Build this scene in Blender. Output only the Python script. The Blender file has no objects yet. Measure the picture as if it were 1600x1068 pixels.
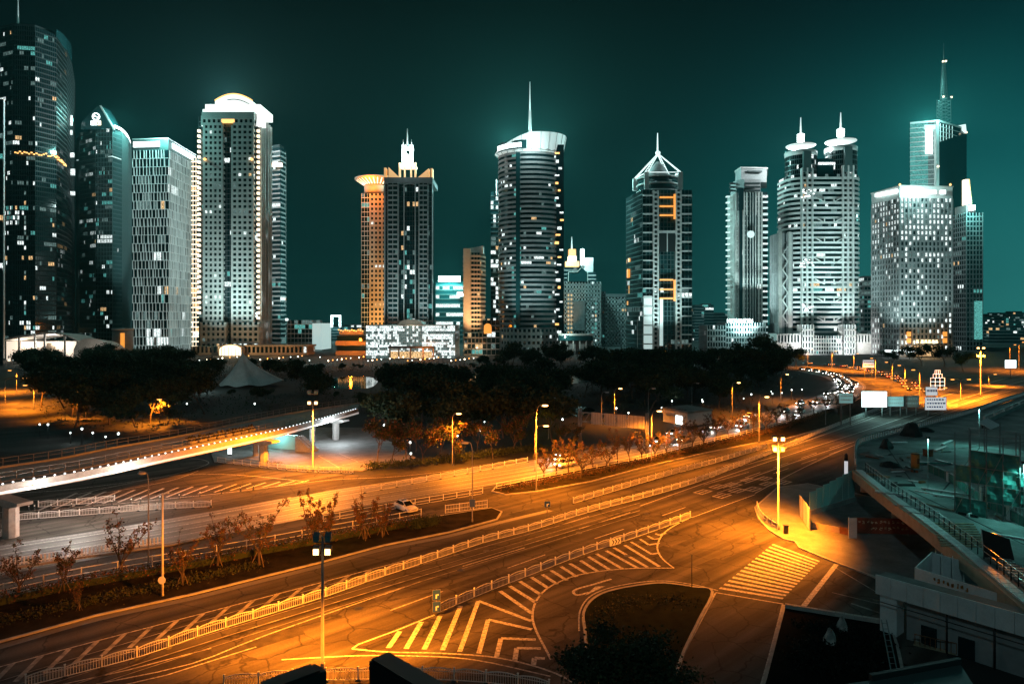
import bpy, math, random
from mathutils import Vector, Matrix
random.seed(7)
# ------------------------------------------------------------------ camera, sky, fill sun, exposure
sc = bpy.context.scene
F, CH, HY = 1067.0, 28.0, 500.0          # focal length in photo pixels, eye height in m, horizon row
cam_d = bpy.data.cameras.new('camera'); cam = bpy.data.objects.new('camera', cam_d)
sc.collection.objects.link(cam); sc.camera = cam
cam.location = (0, 0, CH); cam.rotation_euler = (math.radians(90), 0, 0)
cam_d.sensor_width = 36.0; cam_d.lens = 36.0 * F / 1600.0; cam_d.shift_y = -34.0 / 1600.0
cam_d.clip_start = 0.3; cam_d.clip_end = 6000
w = bpy.data.worlds.new('World'); sc.world = w; w.use_nodes = True
nt = w.node_tree; nt.nodes.clear()
def wn(t, **k):
    n = nt.nodes.new(t)
    for a, b in k.items(): setattr(n, a, b)
    return n
out = wn('ShaderNodeOutputWorld'); bg = wn('ShaderNodeBackground'); add = wn('ShaderNodeAddShader')
sky = wn('ShaderNodeTexSky', sky_type='NISHITA'); sky.sun_disc = False
SUN_EL, SUN_ROT = math.radians(-4.0), math.radians(205)
sky.sun_elevation = SUN_EL; sky.sun_rotation = SUN_ROT; sky.altitude = 20; sky.air_density = 1.5; sky.dust_density = 2.5
nt.links.new(sky.outputs[0], bg.inputs[0]); bg.inputs[1].default_value = 0.05
# light of the city thrown up into the air: teal, strongest low down and towards the centre on the right
tc = wn('ShaderNodeTexCoord'); sep = wn('ShaderNodeSeparateXYZ'); nt.links.new(tc.outputs['Generated'], sep.inputs[0])
rz = wn('ShaderNodeValToRGB'); nt.links.new(sep.outputs['Z'], rz.inputs[0])
rz.color_ramp.interpolation = 'B_SPLINE'
rz.color_ramp.elements[0].position = 0.0; rz.color_ramp.elements[0].color = (0.006, 0.050, 0.048, 1)
rz.color_ramp.elements[1].position = 0.60; rz.color_ramp.elements[1].color = (0.0001, 0.0010, 0.0016, 1)
e = rz.color_ramp.elements.new(0.16); e.color = (0.0012, 0.026, 0.0265, 1)
e = rz.color_ramp.elements.new(0.30); e.color = (0.0001, 0.0065, 0.0075, 1)
e = rz.color_ramp.elements.new(0.44); e.color = (0.0001, 0.0008, 0.0014, 1)
mr = wn('ShaderNodeMapRange', interpolation_type='SMOOTHSTEP'); nt.links.new(sep.outputs['X'], mr.inputs[0])
mr.inputs[1].default_value = 0.05; mr.inputs[2].default_value = 0.80; mr.inputs[3].default_value = 0.55; mr.inputs[4].default_value = 5.0
nz = wn('ShaderNodeTexNoise'); nz.inputs['Scale'].default_value = 2.2; nz.inputs['Detail'].default_value = 3
nt.links.new(tc.outputs['Generated'], nz.inputs['Vector'])
mr2 = wn('ShaderNodeMapRange'); nt.links.new(nz.outputs[0], mr2.inputs[0]); mr2.inputs[3].default_value = 0.72; mr2.inputs[4].default_value = 1.28
mu = wn('ShaderNodeMath', operation='MULTIPLY'); nt.links.new(mr.outputs[0], mu.inputs[0]); nt.links.new(mr2.outputs[0], mu.inputs[1])
bg2 = wn('ShaderNodeBackground'); nt.links.new(rz.outputs[0], bg2.inputs[0]); nt.links.new(mu.outputs[0], bg2.inputs[1])
nt.links.new(bg.outputs[0], add.inputs[0]); nt.links.new(bg2.outputs[0], add.inputs[1]); nt.links.new(add.outputs[0], out.inputs[0])
# added fill light, faint and cold, from behind the viewer
sun_d = bpy.data.lights.new('fill_sun', 'SUN'); sun_d.energy = 0.17; sun_d.angle = math.radians(4); sun_d.color = (0.55, 0.95, 1.0)
sun = bpy.data.objects.new('fill_sun', sun_d); sc.collection.objects.link(sun); sun.rotation_euler = (math.radians(48), 0, math.radians(-25))
sc.view_settings.view_transform = 'Standard'; sc.view_settings.look = 'None'
sc.view_settings.exposure = 0.0; sc.view_settings.gamma = 1.0; sc.view_settings.use_curve_mapping = False
cy = sc.cycles
cy.use_denoising = True; cy.denoiser = 'OPENIMAGEDENOISE'; cy.use_light_tree = True
cy.use_adaptive_sampling = True; cy.adaptive_threshold = 0.02
cy.max_bounces = 5; cy.diffuse_bounces = 2; cy.glossy_bounces = 3; cy.transmission_bounces = 4; cy.volume_bounces = 0; cy.transparent_max_bounces = 8
cy.sample_clamp_indirect = 3.0; cy.caustics_reflective = False; cy.caustics_refractive = False
# ------------------------------------------------------------------ helpers
COL = sc.collection
def G(px, py, z=0.0):                    # a point of a level plane from its place in the picture
    D = (CH - z) * F / (py - HY)
    return Vector(((px - 800.0) / F * D, D, z))
def PX(px, D): return ((px - 800.0) / F * D, D)
def ZZ(py, D): return CH - (py - HY) * D / F
def tag(o, label=None, cat=None, group=None, kind=None):
    if label: o['label'] = label
    if cat: o['category'] = cat
    if group: o['group'] = group
    if kind: o['kind'] = kind
    return o
def empty(name, loc=(0, 0, 0), rz=0.0, parent=None):
    o = bpy.data.objects.new(name, None); COL.objects.link(o); o.location = loc; o.rotation_euler = (0, 0, rz)
    o.empty_display_size = 0.2
    if parent: o.parent = parent
    return o
def copy_tree(o, parent=None):
    c = o.copy(); COL.objects.link(c)
    if parent: c.parent = parent
    for ch in o.children: copy_tree(ch, c)
    return c
def inst(name, me, parent=None, loc=(0, 0, 0), rot=(0, 0, 0), scale=None):
    o = bpy.data.objects.new(name, me); COL.objects.link(o); o.location = loc; o.rotation_euler = rot
    if scale: o.scale = scale
    if parent: o.parent = parent
    return o
class MB:
    def __init__(s): s.v = []; s.f = []; s.m = []; s.sm = []
    def face(s, pts, mi=0, sm=False):
        n = len(s.v); s.v.extend([tuple(p) for p in pts]); s.f.append(tuple(range(n, n + len(pts)))); s.m.append(mi); s.sm.append(sm)
    def hexa(s, b, t, mi=0, caps=True):
        n = len(s.v); k = len(b); s.v.extend([tuple(p) for p in b]); s.v.extend([tuple(p) for p in t])
        for i in range(k):
            j = (i + 1) % k; s.f.append((n + i, n + j, n + k + j, n + k + i)); s.m.append(mi); s.sm.append(False)
        if caps:
            s.f.append(tuple(range(n + k - 1, n - 1, -1))); s.f.append(tuple(range(n + k, n + 2 * k))); s.m += [mi, mi]; s.sm += [False, False]
    def box(s, x0, x1, y0, y1, z0, z1, mi=0):
        q = [(x0, y0), (x1, y0), (x1, y1), (x0, y1)]
        s.hexa([(a, b, z0) for a, b in q], [(a, b, z1) for a, b in q], mi); return s
    def prism(s, poly, z0, z1, mi=0, caps=True):
        s.hexa([(p[0], p[1], z0) for p in poly], [(p[0], p[1], z1) for p in poly], mi, caps); return s
    def bar(s, p, q, wd, h=None, mi=0):
        p = Vector(p); q = Vector(q); h = h or wd; d = (q - p)
        if d.length < 1e-6: return s
        d.normalize(); up = Vector((0, 0, 1)) if abs(d.z) < .95 else Vector((0, 1, 0))
        sd = d.cross(up).normalized(); u = sd.cross(d).normalized()
        o = [(-1, -1), (1, -1), (1, 1), (-1, 1)]
        s.hexa([p + sd * (a * wd / 2) + u * (b * h / 2) for a, b in o][::-1], [q + sd * (a * wd / 2) + u * (b * h / 2) for a, b in o][::-1], mi); return s
    def tube(s, pts, rad, n=8, mi=0, cap=True):
        pts = [Vector(p) for p in pts]; rs = rad if isinstance(rad, (list, tuple)) else [rad] * len(pts)
        n0 = len(s.v); prev = None
        for i, p in enumerate(pts):
            d = (pts[min(i + 1, len(pts) - 1)] - pts[max(i - 1, 0)]).normalized()
            ref = prev if prev is not None else (Vector((1, 0, 0)) if abs(d.x) < .9 else Vector((0, 1, 0)))
            a = (ref - d * ref.dot(d)).normalized(); b = d.cross(a); prev = a
            for k in range(n):
                t = 2 * math.pi * k / n; s.v.append(tuple(p + a * (math.cos(t) * rs[i]) + b * (math.sin(t) * rs[i])))
        for i in range(len(pts) - 1):
            for k in range(n):
                k2 = (k + 1) % n; s.f.append((n0 + i * n + k, n0 + i * n + k2, n0 + (i + 1) * n + k2, n0 + (i + 1) * n + k)); s.m.append(mi); s.sm.append(n > 4)
        if cap:
            s.f.append(tuple(n0 + k for k in range(n - 1, -1, -1))); s.f.append(tuple(n0 + (len(pts) - 1) * n + k for k in range(n))); s.m += [mi, mi]; s.sm += [False, False]
        return s
    def lathe(s, prof, n=16, c=(0, 0), mi=0, sx=1.0, sy=1.0, sm=True):
        n0 = len(s.v)
        for r, z in prof:
            for k in range(n):
                t = 2 * math.pi * k / n; s.v.append((c[0] + r * sx * math.cos(t), c[1] + r * sy * math.sin(t), z))
        for i in range(len(prof) - 1):
            for k in range(n):
                k2 = (k + 1) % n; s.f.append((n0 + i * n + k, n0 + i * n + k2, n0 + (i + 1) * n + k2, n0 + (i + 1) * n + k)); s.m.append(mi); s.sm.append(sm)
        s.f.append(tuple(n0 + k for k in range(n - 1, -1, -1))); s.f.append(tuple(n0 + (len(prof) - 1) * n + k for k in range(n))); s.m += [mi, mi]; s.sm += [False, False]
        return s
    def mesh(s, name, mats):
        me = bpy.data.meshes.new(name); me.from_pydata(s.v, [], s.f)
        for m in (mats if isinstance(mats, (list, tuple)) else [mats]): me.materials.append(m)
        me.polygons.foreach_set('material_index', s.m); me.polygons.foreach_set('use_smooth', s.sm); me.update(); return me
    def build(s, name, mats, parent=None, loc=(0, 0, 0), rz=0.0, kind=None):
        o = inst(name, s.mesh(name, mats), parent, loc, (0, 0, rz))
        if kind: o['kind'] = kind
        return o
def smooth(pts, n=6, closed=False):      # Catmull-Rom through 2-D or 3-D points
    P = [Vector(p) for p in pts]; k = len(P); o = []
    for i in range(k if closed else k - 1):
        a, b, c, d = (P[(i + q) % k] if closed else P[min(max(i + q, 0), k - 1)] for q in (-1, 0, 1, 2))
        for j in range(n):
            t = j / n; o.append(.5 * ((2 * b) + (c - a) * t + (2 * a - 5 * b + 4 * c - d) * t * t + (3 * b - a - 3 * c + d) * t ** 3))
    if not closed: o.append(P[-1])
    return o
def resample(pts, step):
    pts = [Vector(p) for p in pts]; o = [pts[0]]; acc = 0.0
    for a, b in zip(pts, pts[1:]):
        L = (b - a).length; t = step - acc
        while t <= L: o.append(a + (b - a) * (t / L)); t += step
        acc = L - (t - step)
    return o
def ribbon(mb, pts, width, z, mi=0, z1=None):
    pts = [Vector((p[0], p[1], 0)) for p in pts]; L = []; R = []
    for i, p in enumerate(pts):
        d = (pts[min(i + 1, len(pts) - 1)] - pts[max(i - 1, 0)]).normalized(); n = Vector((-d.y, d.x, 0))
        L.append(p + n * width / 2); R.append(p - n * width / 2)
    for i in range(len(pts) - 1):
        if z1 is None: mb.face([(q.x, q.y, z) for q in (R[i], R[i + 1], L[i + 1], L[i])], mi)
        else:
            q = (R[i], R[i + 1], L[i + 1], L[i]); mb.hexa([(a.x, a.y, z) for a in q], [(a.x, a.y, z1) for a in q], mi)
def GP(l, z=0.0): return [G(a, b, z) for a, b in l]
# ------------------------------------------------------------------ materials
MATS = {}
def mat(name, col, rough=.7, metal=0.0, emit=None, es=0.0, noise=None, spec=.5, bump=0.0, streak=None, sample=True):
    m = bpy.data.materials.new(name); m.use_nodes = True; t = m.node_tree; b = t.nodes['Principled BSDF']
    b.inputs['Base Color'].default_value = (*col, 1); b.inputs['Roughness'].default_value = rough; b.inputs['Metallic'].default_value = metal
    b.inputs['Specular IOR Level'].default_value = spec
    if emit is not None:
        b.inputs['Emission Color'].default_value = (*emit, 1); b.inputs['Emission Strength'].default_value = es
        if not sample: m.cycles.emission_sampling = 'NONE'
    if noise:                            # (scale, low, high): mottled colour from low*col to high*col
        c = t.nodes.new('ShaderNodeTexCoord'); n = t.nodes.new('ShaderNodeTexNoise'); n.inputs['Scale'].default_value = noise[0]; n.inputs['Detail'].default_value = 5
        src = c.outputs['Object']
        if streak:                       # (angle, length ratio): stretch the mottling along a direction
            vr = t.nodes.new('ShaderNodeVectorRotate'); vr.rotation_type = 'Z_AXIS'; vr.inputs['Angle'].default_value = -streak[0]
            t.links.new(src, vr.inputs[0]); mp = t.nodes.new('ShaderNodeMapping'); mp.inputs['Scale'].default_value = (streak[1], 1, 1)
            t.links.new(vr.outputs[0], mp.inputs[0]); src = mp.outputs[0]
        t.links.new(src, n.inputs['Vector'])
        r = t.nodes.new('ShaderNodeValToRGB'); r.color_ramp.elements[0].position = .3; r.color_ramp.elements[1].position = .7
        r.color_ramp.elements[0].color = (*[x * noise[1] for x in col], 1); r.color_ramp.elements[1].color = (*[min(1, x * noise[2]) for x in col], 1)
        t.links.new(n.outputs[0], r.inputs[0]); last = r.outputs[0]
        n2 = t.nodes.new('ShaderNodeTexNoise'); n2.inputs['Scale'].default_value = noise[0] * 9; n2.inputs['Detail'].default_value = 4
        t.links.new(c.outputs['Object'], n2.inputs['Vector'])
        mx = t.nodes.new('ShaderNodeMix'); mx.data_type = 'RGBA'; mx.blend_type = 'OVERLAY'; mx.inputs[0].default_value = .35
        t.links.new(last, mx.inputs['A']); t.links.new(n2.outputs[0], mx.inputs['B']); t.links.new(mx.outputs['Result'], b.inputs['Base Color'])
        if bump:
            bp = t.nodes.new('ShaderNodeBump'); bp.inputs['Strength'].default_value = bump; bp.inputs['Distance'].default_value = .05
            t.links.new(n2.outputs[0], bp.inputs['Height']); t.links.new(bp.outputs[0], b.inputs['Normal'])
    MATS[name] = m; return m
def lit_mat(name, col, es, var=.85, scale=.35):   # a lit room behind glass: brightness differs from room to room
    m = mat(name, (.02, .025, .03), .15, emit=col, es=es, sample=False); t = m.node_tree; b = t.nodes['Principled BSDF']
    c = t.nodes.new('ShaderNodeTexCoord'); n = t.nodes.new('ShaderNodeTexNoise'); n.inputs['Scale'].default_value = scale * 3.2; n.inputs['Detail'].default_value = 4; n.inputs['Roughness'].default_value = .7
    t.links.new(c.outputs['Object'], n.inputs['Vector'])
    r = t.nodes.new('ShaderNodeMapRange'); r.inputs[1].default_value = .35; r.inputs[2].default_value = .65; r.inputs[3].default_value = es * (1 - var); r.inputs[4].default_value = es * (1 + var)
    t.links.new(n.outputs[0], r.inputs[0]); t.links.new(r.outputs[0], b.inputs['Emission Strength']); return m
RD = math.radians(43)                    # heading of the main road
mat('asphalt', (.060, .054, .048), .85, spec=.12, noise=(.6, .38, 1.9), streak=(RD, .022), bump=.15)  # streaked along the lanes, for wear and for light trails
mat('asphalt_patch', (.044, .040, .036), .85, spec=.12, noise=(1.0, .7, 1.4), bump=.2)
mat('asphalt_side', (.060, .058, .056), .85, spec=.12, noise=(.3, .65, 1.5), streak=(math.radians(30), .05), bump=.15)
mat('concrete_lane', (.16, .155, .15), .7, noise=(.4, .7, 1.3), streak=(RD, .06), bump=.1)
def crack(name, scale, dark):              # fine cracks and sealed seams over a road surface
    t = MATS[name].node_tree; b = t.nodes['Principled BSDF']; src = b.inputs['Base Color'].links[0].from_socket
    c = t.nodes.new('ShaderNodeTexCoord'); n = t.nodes.new('ShaderNodeTexNoise'); n.inputs['Scale'].default_value = .8; n.inputs['Detail'].default_value = 4; t.links.new(c.outputs['Object'], n.inputs['Vector'])
    mx0 = t.nodes.new('ShaderNodeMix'); mx0.data_type = 'RGBA'; mx0.blend_type = 'LINEAR_LIGHT'; mx0.inputs[0].default_value = .5; t.links.new(c.outputs['Object'], mx0.inputs['A']); t.links.new(n.outputs['Color'], mx0.inputs['B'])
    v = t.nodes.new('ShaderNodeTexVoronoi'); v.feature = 'DISTANCE_TO_EDGE'; v.inputs['Scale'].default_value = scale; t.links.new(mx0.outputs['Result'], v.inputs['Vector'])
    r = t.nodes.new('ShaderNodeMapRange'); r.inputs[1].default_value = .004; r.inputs[2].default_value = .022; r.inputs[3].default_value = dark; r.inputs[4].default_value = 1.0; t.links.new(v.outputs['Distance'], r.inputs[0])
    n2 = t.nodes.new('ShaderNodeTexNoise'); n2.inputs['Scale'].default_value = .12; n2.inputs['Detail'].default_value = 5; t.links.new(c.outputs['Object'], n2.inputs['Vector'])
    r2 = t.nodes.new('ShaderNodeMapRange'); r2.inputs[1].default_value = .35; r2.inputs[2].default_value = .65; r2.inputs[3].default_value = .68; r2.inputs[4].default_value = 1.25; t.links.new(n2.outputs[0], r2.inputs[0])
    mm = t.nodes.new('ShaderNodeMath'); mm.operation = 'MULTIPLY'; t.links.new(r.outputs[0], mm.inputs[0]); t.links.new(r2.outputs[0], mm.inputs[1])
    vm = t.nodes.new('ShaderNodeVectorMath'); vm.operation = 'SCALE'; t.links.new(src, vm.inputs[0]); t.links.new(mm.outputs[0], vm.inputs['Scale']); t.links.new(vm.outputs[0], b.inputs['Base Color'])
crack('asphalt', .22, .45)
mat('trail_lit_road', (.13, .13, .128), .6, noise=(.7, .55, 1.5), streak=(math.radians(38), .02), bump=.1)  # painted pale where passing headlights would brighten the road
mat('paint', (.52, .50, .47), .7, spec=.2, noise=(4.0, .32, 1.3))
mat('worn_and_trail_paint', (.30, .285, .265), .75, spec=.2, noise=(1.3, .35, 1.4))  # worn marks, and thin lines painted for light trails
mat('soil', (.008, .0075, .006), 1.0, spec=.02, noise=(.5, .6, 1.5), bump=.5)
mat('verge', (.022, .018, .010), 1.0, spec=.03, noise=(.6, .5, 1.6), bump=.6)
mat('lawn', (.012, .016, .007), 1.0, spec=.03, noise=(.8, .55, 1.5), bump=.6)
mat('paving', (.17, .165, .16), .75, noise=(.5, .75, 1.25), bump=.1)
mat('kerbstone', (.36, .35, .33), .75, noise=(1.2, .7, 1.15))
mat('concrete', (.34, .335, .32), .8, noise=(.25, .75, 1.15), bump=.1)
mat('concrete_old', (.22, .22, .21), .85, noise=(.2, .6, 1.3), bump=.15)
mat('far_ground', (.014, .015, .015), .9, noise=(.02, .6, 1.5))
mat('water', (.004, .012, .014), .06, spec=.6)
mat('white_metal', (.72, .72, .70), .45, noise=(2.0, .8, 1.08))
mat('grey_metal', (.34, .35, .36), .4, .6, noise=(2.0, .8, 1.15))
mat('dark_metal', (.03, .032, .035), .5, .3)
mat('pole_paint', (.19, .19, .19), .45, noise=(2.0, .8, 1.1))
mat('bark', (.075, .055, .042), .95, noise=(3, .6, 1.4), bump=.5)
mat('bark_pale', (.16, .12, .085), .9, noise=(3, .6, 1.4), bump=.5)
def leaf_mat(name, c):
    m = mat(name, c, .7, noise=(.9, .6, 1.5)); m.node_tree.nodes['Principled BSDF'].inputs['Specular IOR Level'].default_value = .2; return m
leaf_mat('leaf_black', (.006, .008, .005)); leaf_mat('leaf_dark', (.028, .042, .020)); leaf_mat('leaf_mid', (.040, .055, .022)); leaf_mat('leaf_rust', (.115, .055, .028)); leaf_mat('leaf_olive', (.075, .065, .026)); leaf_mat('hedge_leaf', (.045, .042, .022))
SOD = (1.0, .245, .012)
mat('lamp_sodium', (.8, .7, .5), .4, emit=(1.0, .50, .15), es=9, sample=False)
mat('lamp_sodium_far', (.8, .7, .5), .4, emit=(1.0, .38, .07), es=2.6, sample=False)
mat('lamp_white', (.8, .8, .8), .4, emit=(.86, 1.0, .98), es=4.5, sample=False)
mat('lamp_off', (.5, .5, .5), .3)
def light(name, kind, loc, power, col, parent=None, target=None, radius=.3, angle=None, blend=.6):
    d = bpy.data.lights.new(name, kind); d.energy = power; d.color = col
    if kind in ('POINT', 'SPOT'): d.shadow_soft_size = radius
    o = bpy.data.objects.new(name, d); COL.objects.link(o); o.location = loc
    if kind == 'SPOT': d.spot_size = angle; d.spot_blend = blend
    if target is not None: o.rotation_euler = (Vector(target) - Vector(loc)).to_track_quat('-Z', 'Y').to_euler()
    if parent: o.parent = parent
    return o
# ------------------------------------------------------------------ ground, roads, islands, markings
M = MATS
g = MB(); g.face([(-2600, -60, -.03), (2600, -60, -.03), (2600, 4200, -.03), (-2600, 4200, -.03)])
tag(g.build('ground', M['far_ground']), 'dark ground under the park and the city', kind='structure')
road_px = [(-220, 1300), (-220, 800), (60, 762), (200, 738), (300, 713), (322, 716), (330, 728), (452, 738), (565, 742), (700, 733), (840, 713), (1000, 683), (1100, 664),
           (1180, 648), (1250, 628), (1290, 612), (1303, 600), (1290, 591), (1256, 582), (1256, 572), (1320, 566), (1400, 582), (1450, 590), (1530, 578), (1640, 556), (1720, 548), (1720, 580),
           (1600, 607), (1500, 640), (1420, 672), (1345, 692), (1320, 704), (1280, 790), (1400, 890), (1480, 990), (1480, 1300)]
g = MB(); g.face([(p.x, p.y, 0) for p in GP(road_px)])
road = tag(g.build('road', M['asphalt']), 'orange lit asphalt road with wear and light trail streaks', kind='structure')
# loop road on the left behind the bridge
loop_px = [(-160, 590), (-40, 592), (30, 596), (52, 604), (46, 618), (24, 634), (30, 654), (80, 676), (150, 690), (230, 705), (180, 722), (100, 716), (0, 705), (-160, 720)]
g = MB(); g.face([(p.x, p.y, -.01) for p in GP(loop_px)])
loop = tag(g.build('loop_road', M['asphalt_side']), 'orange lit slip road curling behind the footbridge', kind='structure')
# open paved square under and beyond the bridge
sq_px = [(335, 722), (452, 732), (565, 736), (600, 728), (650, 715), (610, 690), (570, 668), (470, 668), (400, 690), (330, 708)]
g = MB(); g.prism([(p.x, p.y) for p in GP(sq_px)], -.02, .1)
square = tag(g.build('paved_square', M['paving']), 'pale paved square below the footbridge', kind='structure')
for a, b in (((497, 712), (545, 707)), ((505, 722), (562, 712)), ((525, 730), (585, 716)), ((497, 712), (530, 731)), ((530, 709), (560, 722))):
    g = MB(); ribbon(g, GP([a, b]), .18, .108); g.build('bay_line', M['paint'], square)
def island(name, px, top, label, h=.13, sm=None, kerb=True):
    pts = GP(px)
    if sm: pts = smooth(pts, sm, True)
    ctr = sum(((p.x * q.y - q.x * p.y) for p, q in zip(pts, pts[1:] + pts[:1])))
    if ctr < 0: pts = pts[::-1]
    m = MB(); m.prism([(p.x, p.y) for p in pts], -.02, h)
    o = tag(m.build(name, M[top]), label, kind='structure')
    if kerb:
        k = MB(); ribbon(k, pts + [pts[0]], .26, -.01, 0, h + .03); k.build('kerb', M['kerbstone'], o)
    return o
vergeA = island('verge', [(-220, 990), (0, 936), (130, 908), (270, 884), (400, 861), (520, 838), (620, 820), (690, 806), (768, 794), (784, 800), (776, 812), (700, 832), (600, 852), (500, 879), (400, 904), (300, 929), (150, 962), (0, 1003), (-220, 1065)],
                'verge', 'planted verge with hedge and young trees beside the main road')
g = MB(); ribbon(g, smooth(GP([(-220, 1072), (0, 1010), (150, 967), (300, 934), (400, 909), (500, 884), (600, 857), (700, 837), (784, 815), (860, 797)]), 5), 1.0, .006); g.build('gutter_strip', M['concrete_lane'], road)
vergeB = island('verge', [(769, 768), (776, 760), (840, 747), (1000, 717), (1100, 692), (1200, 668), (1265, 648), (1330, 630), (1352, 618), (1385, 622), (1398, 630), (1350, 651), (1233, 684), (1185, 691), (1100, 708), (1000, 732), (925, 752), (838, 768), (790, 773)],
                'verge', 'bare tree strip between the white lit carriageway and the main road')
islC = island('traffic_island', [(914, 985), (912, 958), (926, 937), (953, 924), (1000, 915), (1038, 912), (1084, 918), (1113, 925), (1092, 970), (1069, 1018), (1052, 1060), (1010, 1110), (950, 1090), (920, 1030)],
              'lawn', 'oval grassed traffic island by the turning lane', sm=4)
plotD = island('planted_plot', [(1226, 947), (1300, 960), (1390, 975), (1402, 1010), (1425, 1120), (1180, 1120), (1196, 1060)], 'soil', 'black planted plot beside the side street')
plaza = island('pavement', [(1180, 793), (1186, 811), (1201, 828), (1226, 843), (1243, 847), (1249, 856), (1275, 867), (1305, 879), (1362, 900), (1420, 930), (1530, 985), (1640, 1050), (1750, 1010), (1640, 860), (1460, 800), (1330, 770), (1262, 756), (1215, 762)],
               'paving', 'orange lit corner pavement beside the building site')
far_side = island('pavement', [(-220, 1090 - 190), (0, 852 + 32), (120, 868), (268, 849), (330, 838), (268, 852), (120, 872), (0, 891), (-220, 925)], 'paving', 'narrow kerb strip under the white post fence')
# ---- markings
Z1 = .012
def line(px, wd=.15, m='paint', name='lane_and_trail_line', sm=0, z=Z1):
    pts = GP(px)
    if sm: pts = smooth(pts, sm)
    g = MB(); ribbon(g, pts, wd, z); return g.build(name, M[m], road)
for px in ([(-220, 1108), (0, 1041), (300, 962), (515, 906), (700, 857), (800, 828), (900, 801), (1000, 772), (1100, 744), (1215, 712)],
           [(150, 1068), (300, 1036), (420, 990), (656, 908)], [(600, 928), (657, 908)], [(610, 953), (692, 923)], [(723, 884), (820, 855)], [(793, 887), (852, 866)],
           [(929, 841), (975, 826)], [(866, 823), (920, 806)], [(1035, 805), (1071, 792)], [(1081, 808), (1130, 790), (1180, 772)], [(905, 826), (985, 800)], [(1100, 757), (1170, 737)], [(1120, 776), (1160, 764)],
           [(0, 1090), (200, 1046), (330, 1012)], [(60, 1100), (260, 1054), (400, 1010)]):
    line(px, .16, sm=3 if len(px) > 3 else 0)
# long lines out to the far right, painted as lane lines and light trails
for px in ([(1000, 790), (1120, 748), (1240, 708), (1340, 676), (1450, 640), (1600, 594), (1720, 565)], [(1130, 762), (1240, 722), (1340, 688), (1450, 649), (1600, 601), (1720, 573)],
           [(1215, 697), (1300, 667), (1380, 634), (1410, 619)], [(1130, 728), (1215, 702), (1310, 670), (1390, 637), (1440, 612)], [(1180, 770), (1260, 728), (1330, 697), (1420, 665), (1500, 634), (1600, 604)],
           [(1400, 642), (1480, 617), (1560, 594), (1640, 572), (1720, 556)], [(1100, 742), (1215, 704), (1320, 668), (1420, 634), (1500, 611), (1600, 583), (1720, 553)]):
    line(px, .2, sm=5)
# thin pale lines along the near main road, painted for light trails
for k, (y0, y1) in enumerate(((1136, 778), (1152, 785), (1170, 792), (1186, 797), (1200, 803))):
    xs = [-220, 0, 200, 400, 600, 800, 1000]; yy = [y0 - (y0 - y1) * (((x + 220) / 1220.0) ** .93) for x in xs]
    line(list(zip(xs, yy)), (.10, .14, .09, .16, .10)[k], 'worn_and_trail_paint', 'trail_line', 4)
# dashes on the far main road
for i in range(9):
    for off in (0, 1):
        t = i / 9; x0 = 1120 + i * 44; y0 = 770 - i * 15.2 - off * 9
        line([(x0, y0), (x0 + 24, y0 - 8.3)], .17)
# carriageway painted pale for headlight light, its many lines for light trails
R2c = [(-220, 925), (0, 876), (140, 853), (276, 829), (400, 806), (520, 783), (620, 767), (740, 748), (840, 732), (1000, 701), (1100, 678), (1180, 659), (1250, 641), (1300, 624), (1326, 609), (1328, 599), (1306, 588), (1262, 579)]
def off_line(px, d):
    pts = smooth(GP(px), 4); o = []
    for i, p in enumerate(pts):
        t = (pts[min(i + 1, len(pts) - 1)] - pts[max(i - 1, 0)]).normalized(); o.append(Vector((p.x - t.y * d, p.y + t.x * d, 0)))
    return o
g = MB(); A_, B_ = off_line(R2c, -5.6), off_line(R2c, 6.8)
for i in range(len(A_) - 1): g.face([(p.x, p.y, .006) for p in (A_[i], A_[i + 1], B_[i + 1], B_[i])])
tag(g.build('carriageway', M['trail_lit_road']), 'carriageway painted pale for headlight light, with many white light trail lines', kind='structure')
for d, wd, m in ((-4.6, .22, 'paint'), (-3.4, .12, 'worn_and_trail_paint'), (-2.3, .2, 'paint'), (-1.2, .12, 'worn_and_trail_paint'), (0, .24, 'paint'), (1.1, .14, 'worn_and_trail_paint'), (2.4, .22, 'paint'), (3.6, .12, 'worn_and_trail_paint'), (5.0, .24, 'paint'), (6.2, .14, 'paint')):
    g = MB(); ribbon(g, off_line(R2c, d), wd, Z1); g.build('lane_and_trail_line', M[m], road)
# gore hatching along the median fence
for i in range(16):
    t = i / 15.0; x = 20 + i * 45 - i * i * .35; y0 = 1041 - (x / 700.0) * 184 - 0; 
    x1 = x - 42 + 1.55 * i; y1 = min(1078, y0 + 42 - 1.9 * i)
    line([(x, y0), (x1, y1)], .42, 'worn_and_trail_paint', 'hatch_stripe')
# white hatched gore by the ramp
for i in range(17):
    x = 60 + i * 25.0; y = 797 - i * 2.6; ln = 52 - i * 2.0
    line([(x, y), (x + ln * 1.15, y - ln * .52 + i * .3)], .5 - i * .008, 'paint', 'hatch_stripe')
line([(0, 800), (100, 794), (250, 780), (390, 765), (480, 752)], .2, sm=3); line([(120, 772), (260, 744), (360, 741), (480, 752)], .2, sm=3)
line([(0, 772), (120, 763), (250, 745), (322, 726), (318, 718), (296, 716)], .2, sm=4); line([(0, 785), (130, 774), (260, 752), (310, 735)], .16, sm=4)
line([(430, 760), (520, 749), (620, 744), (740, 731)], .18, sm=4)
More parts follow.
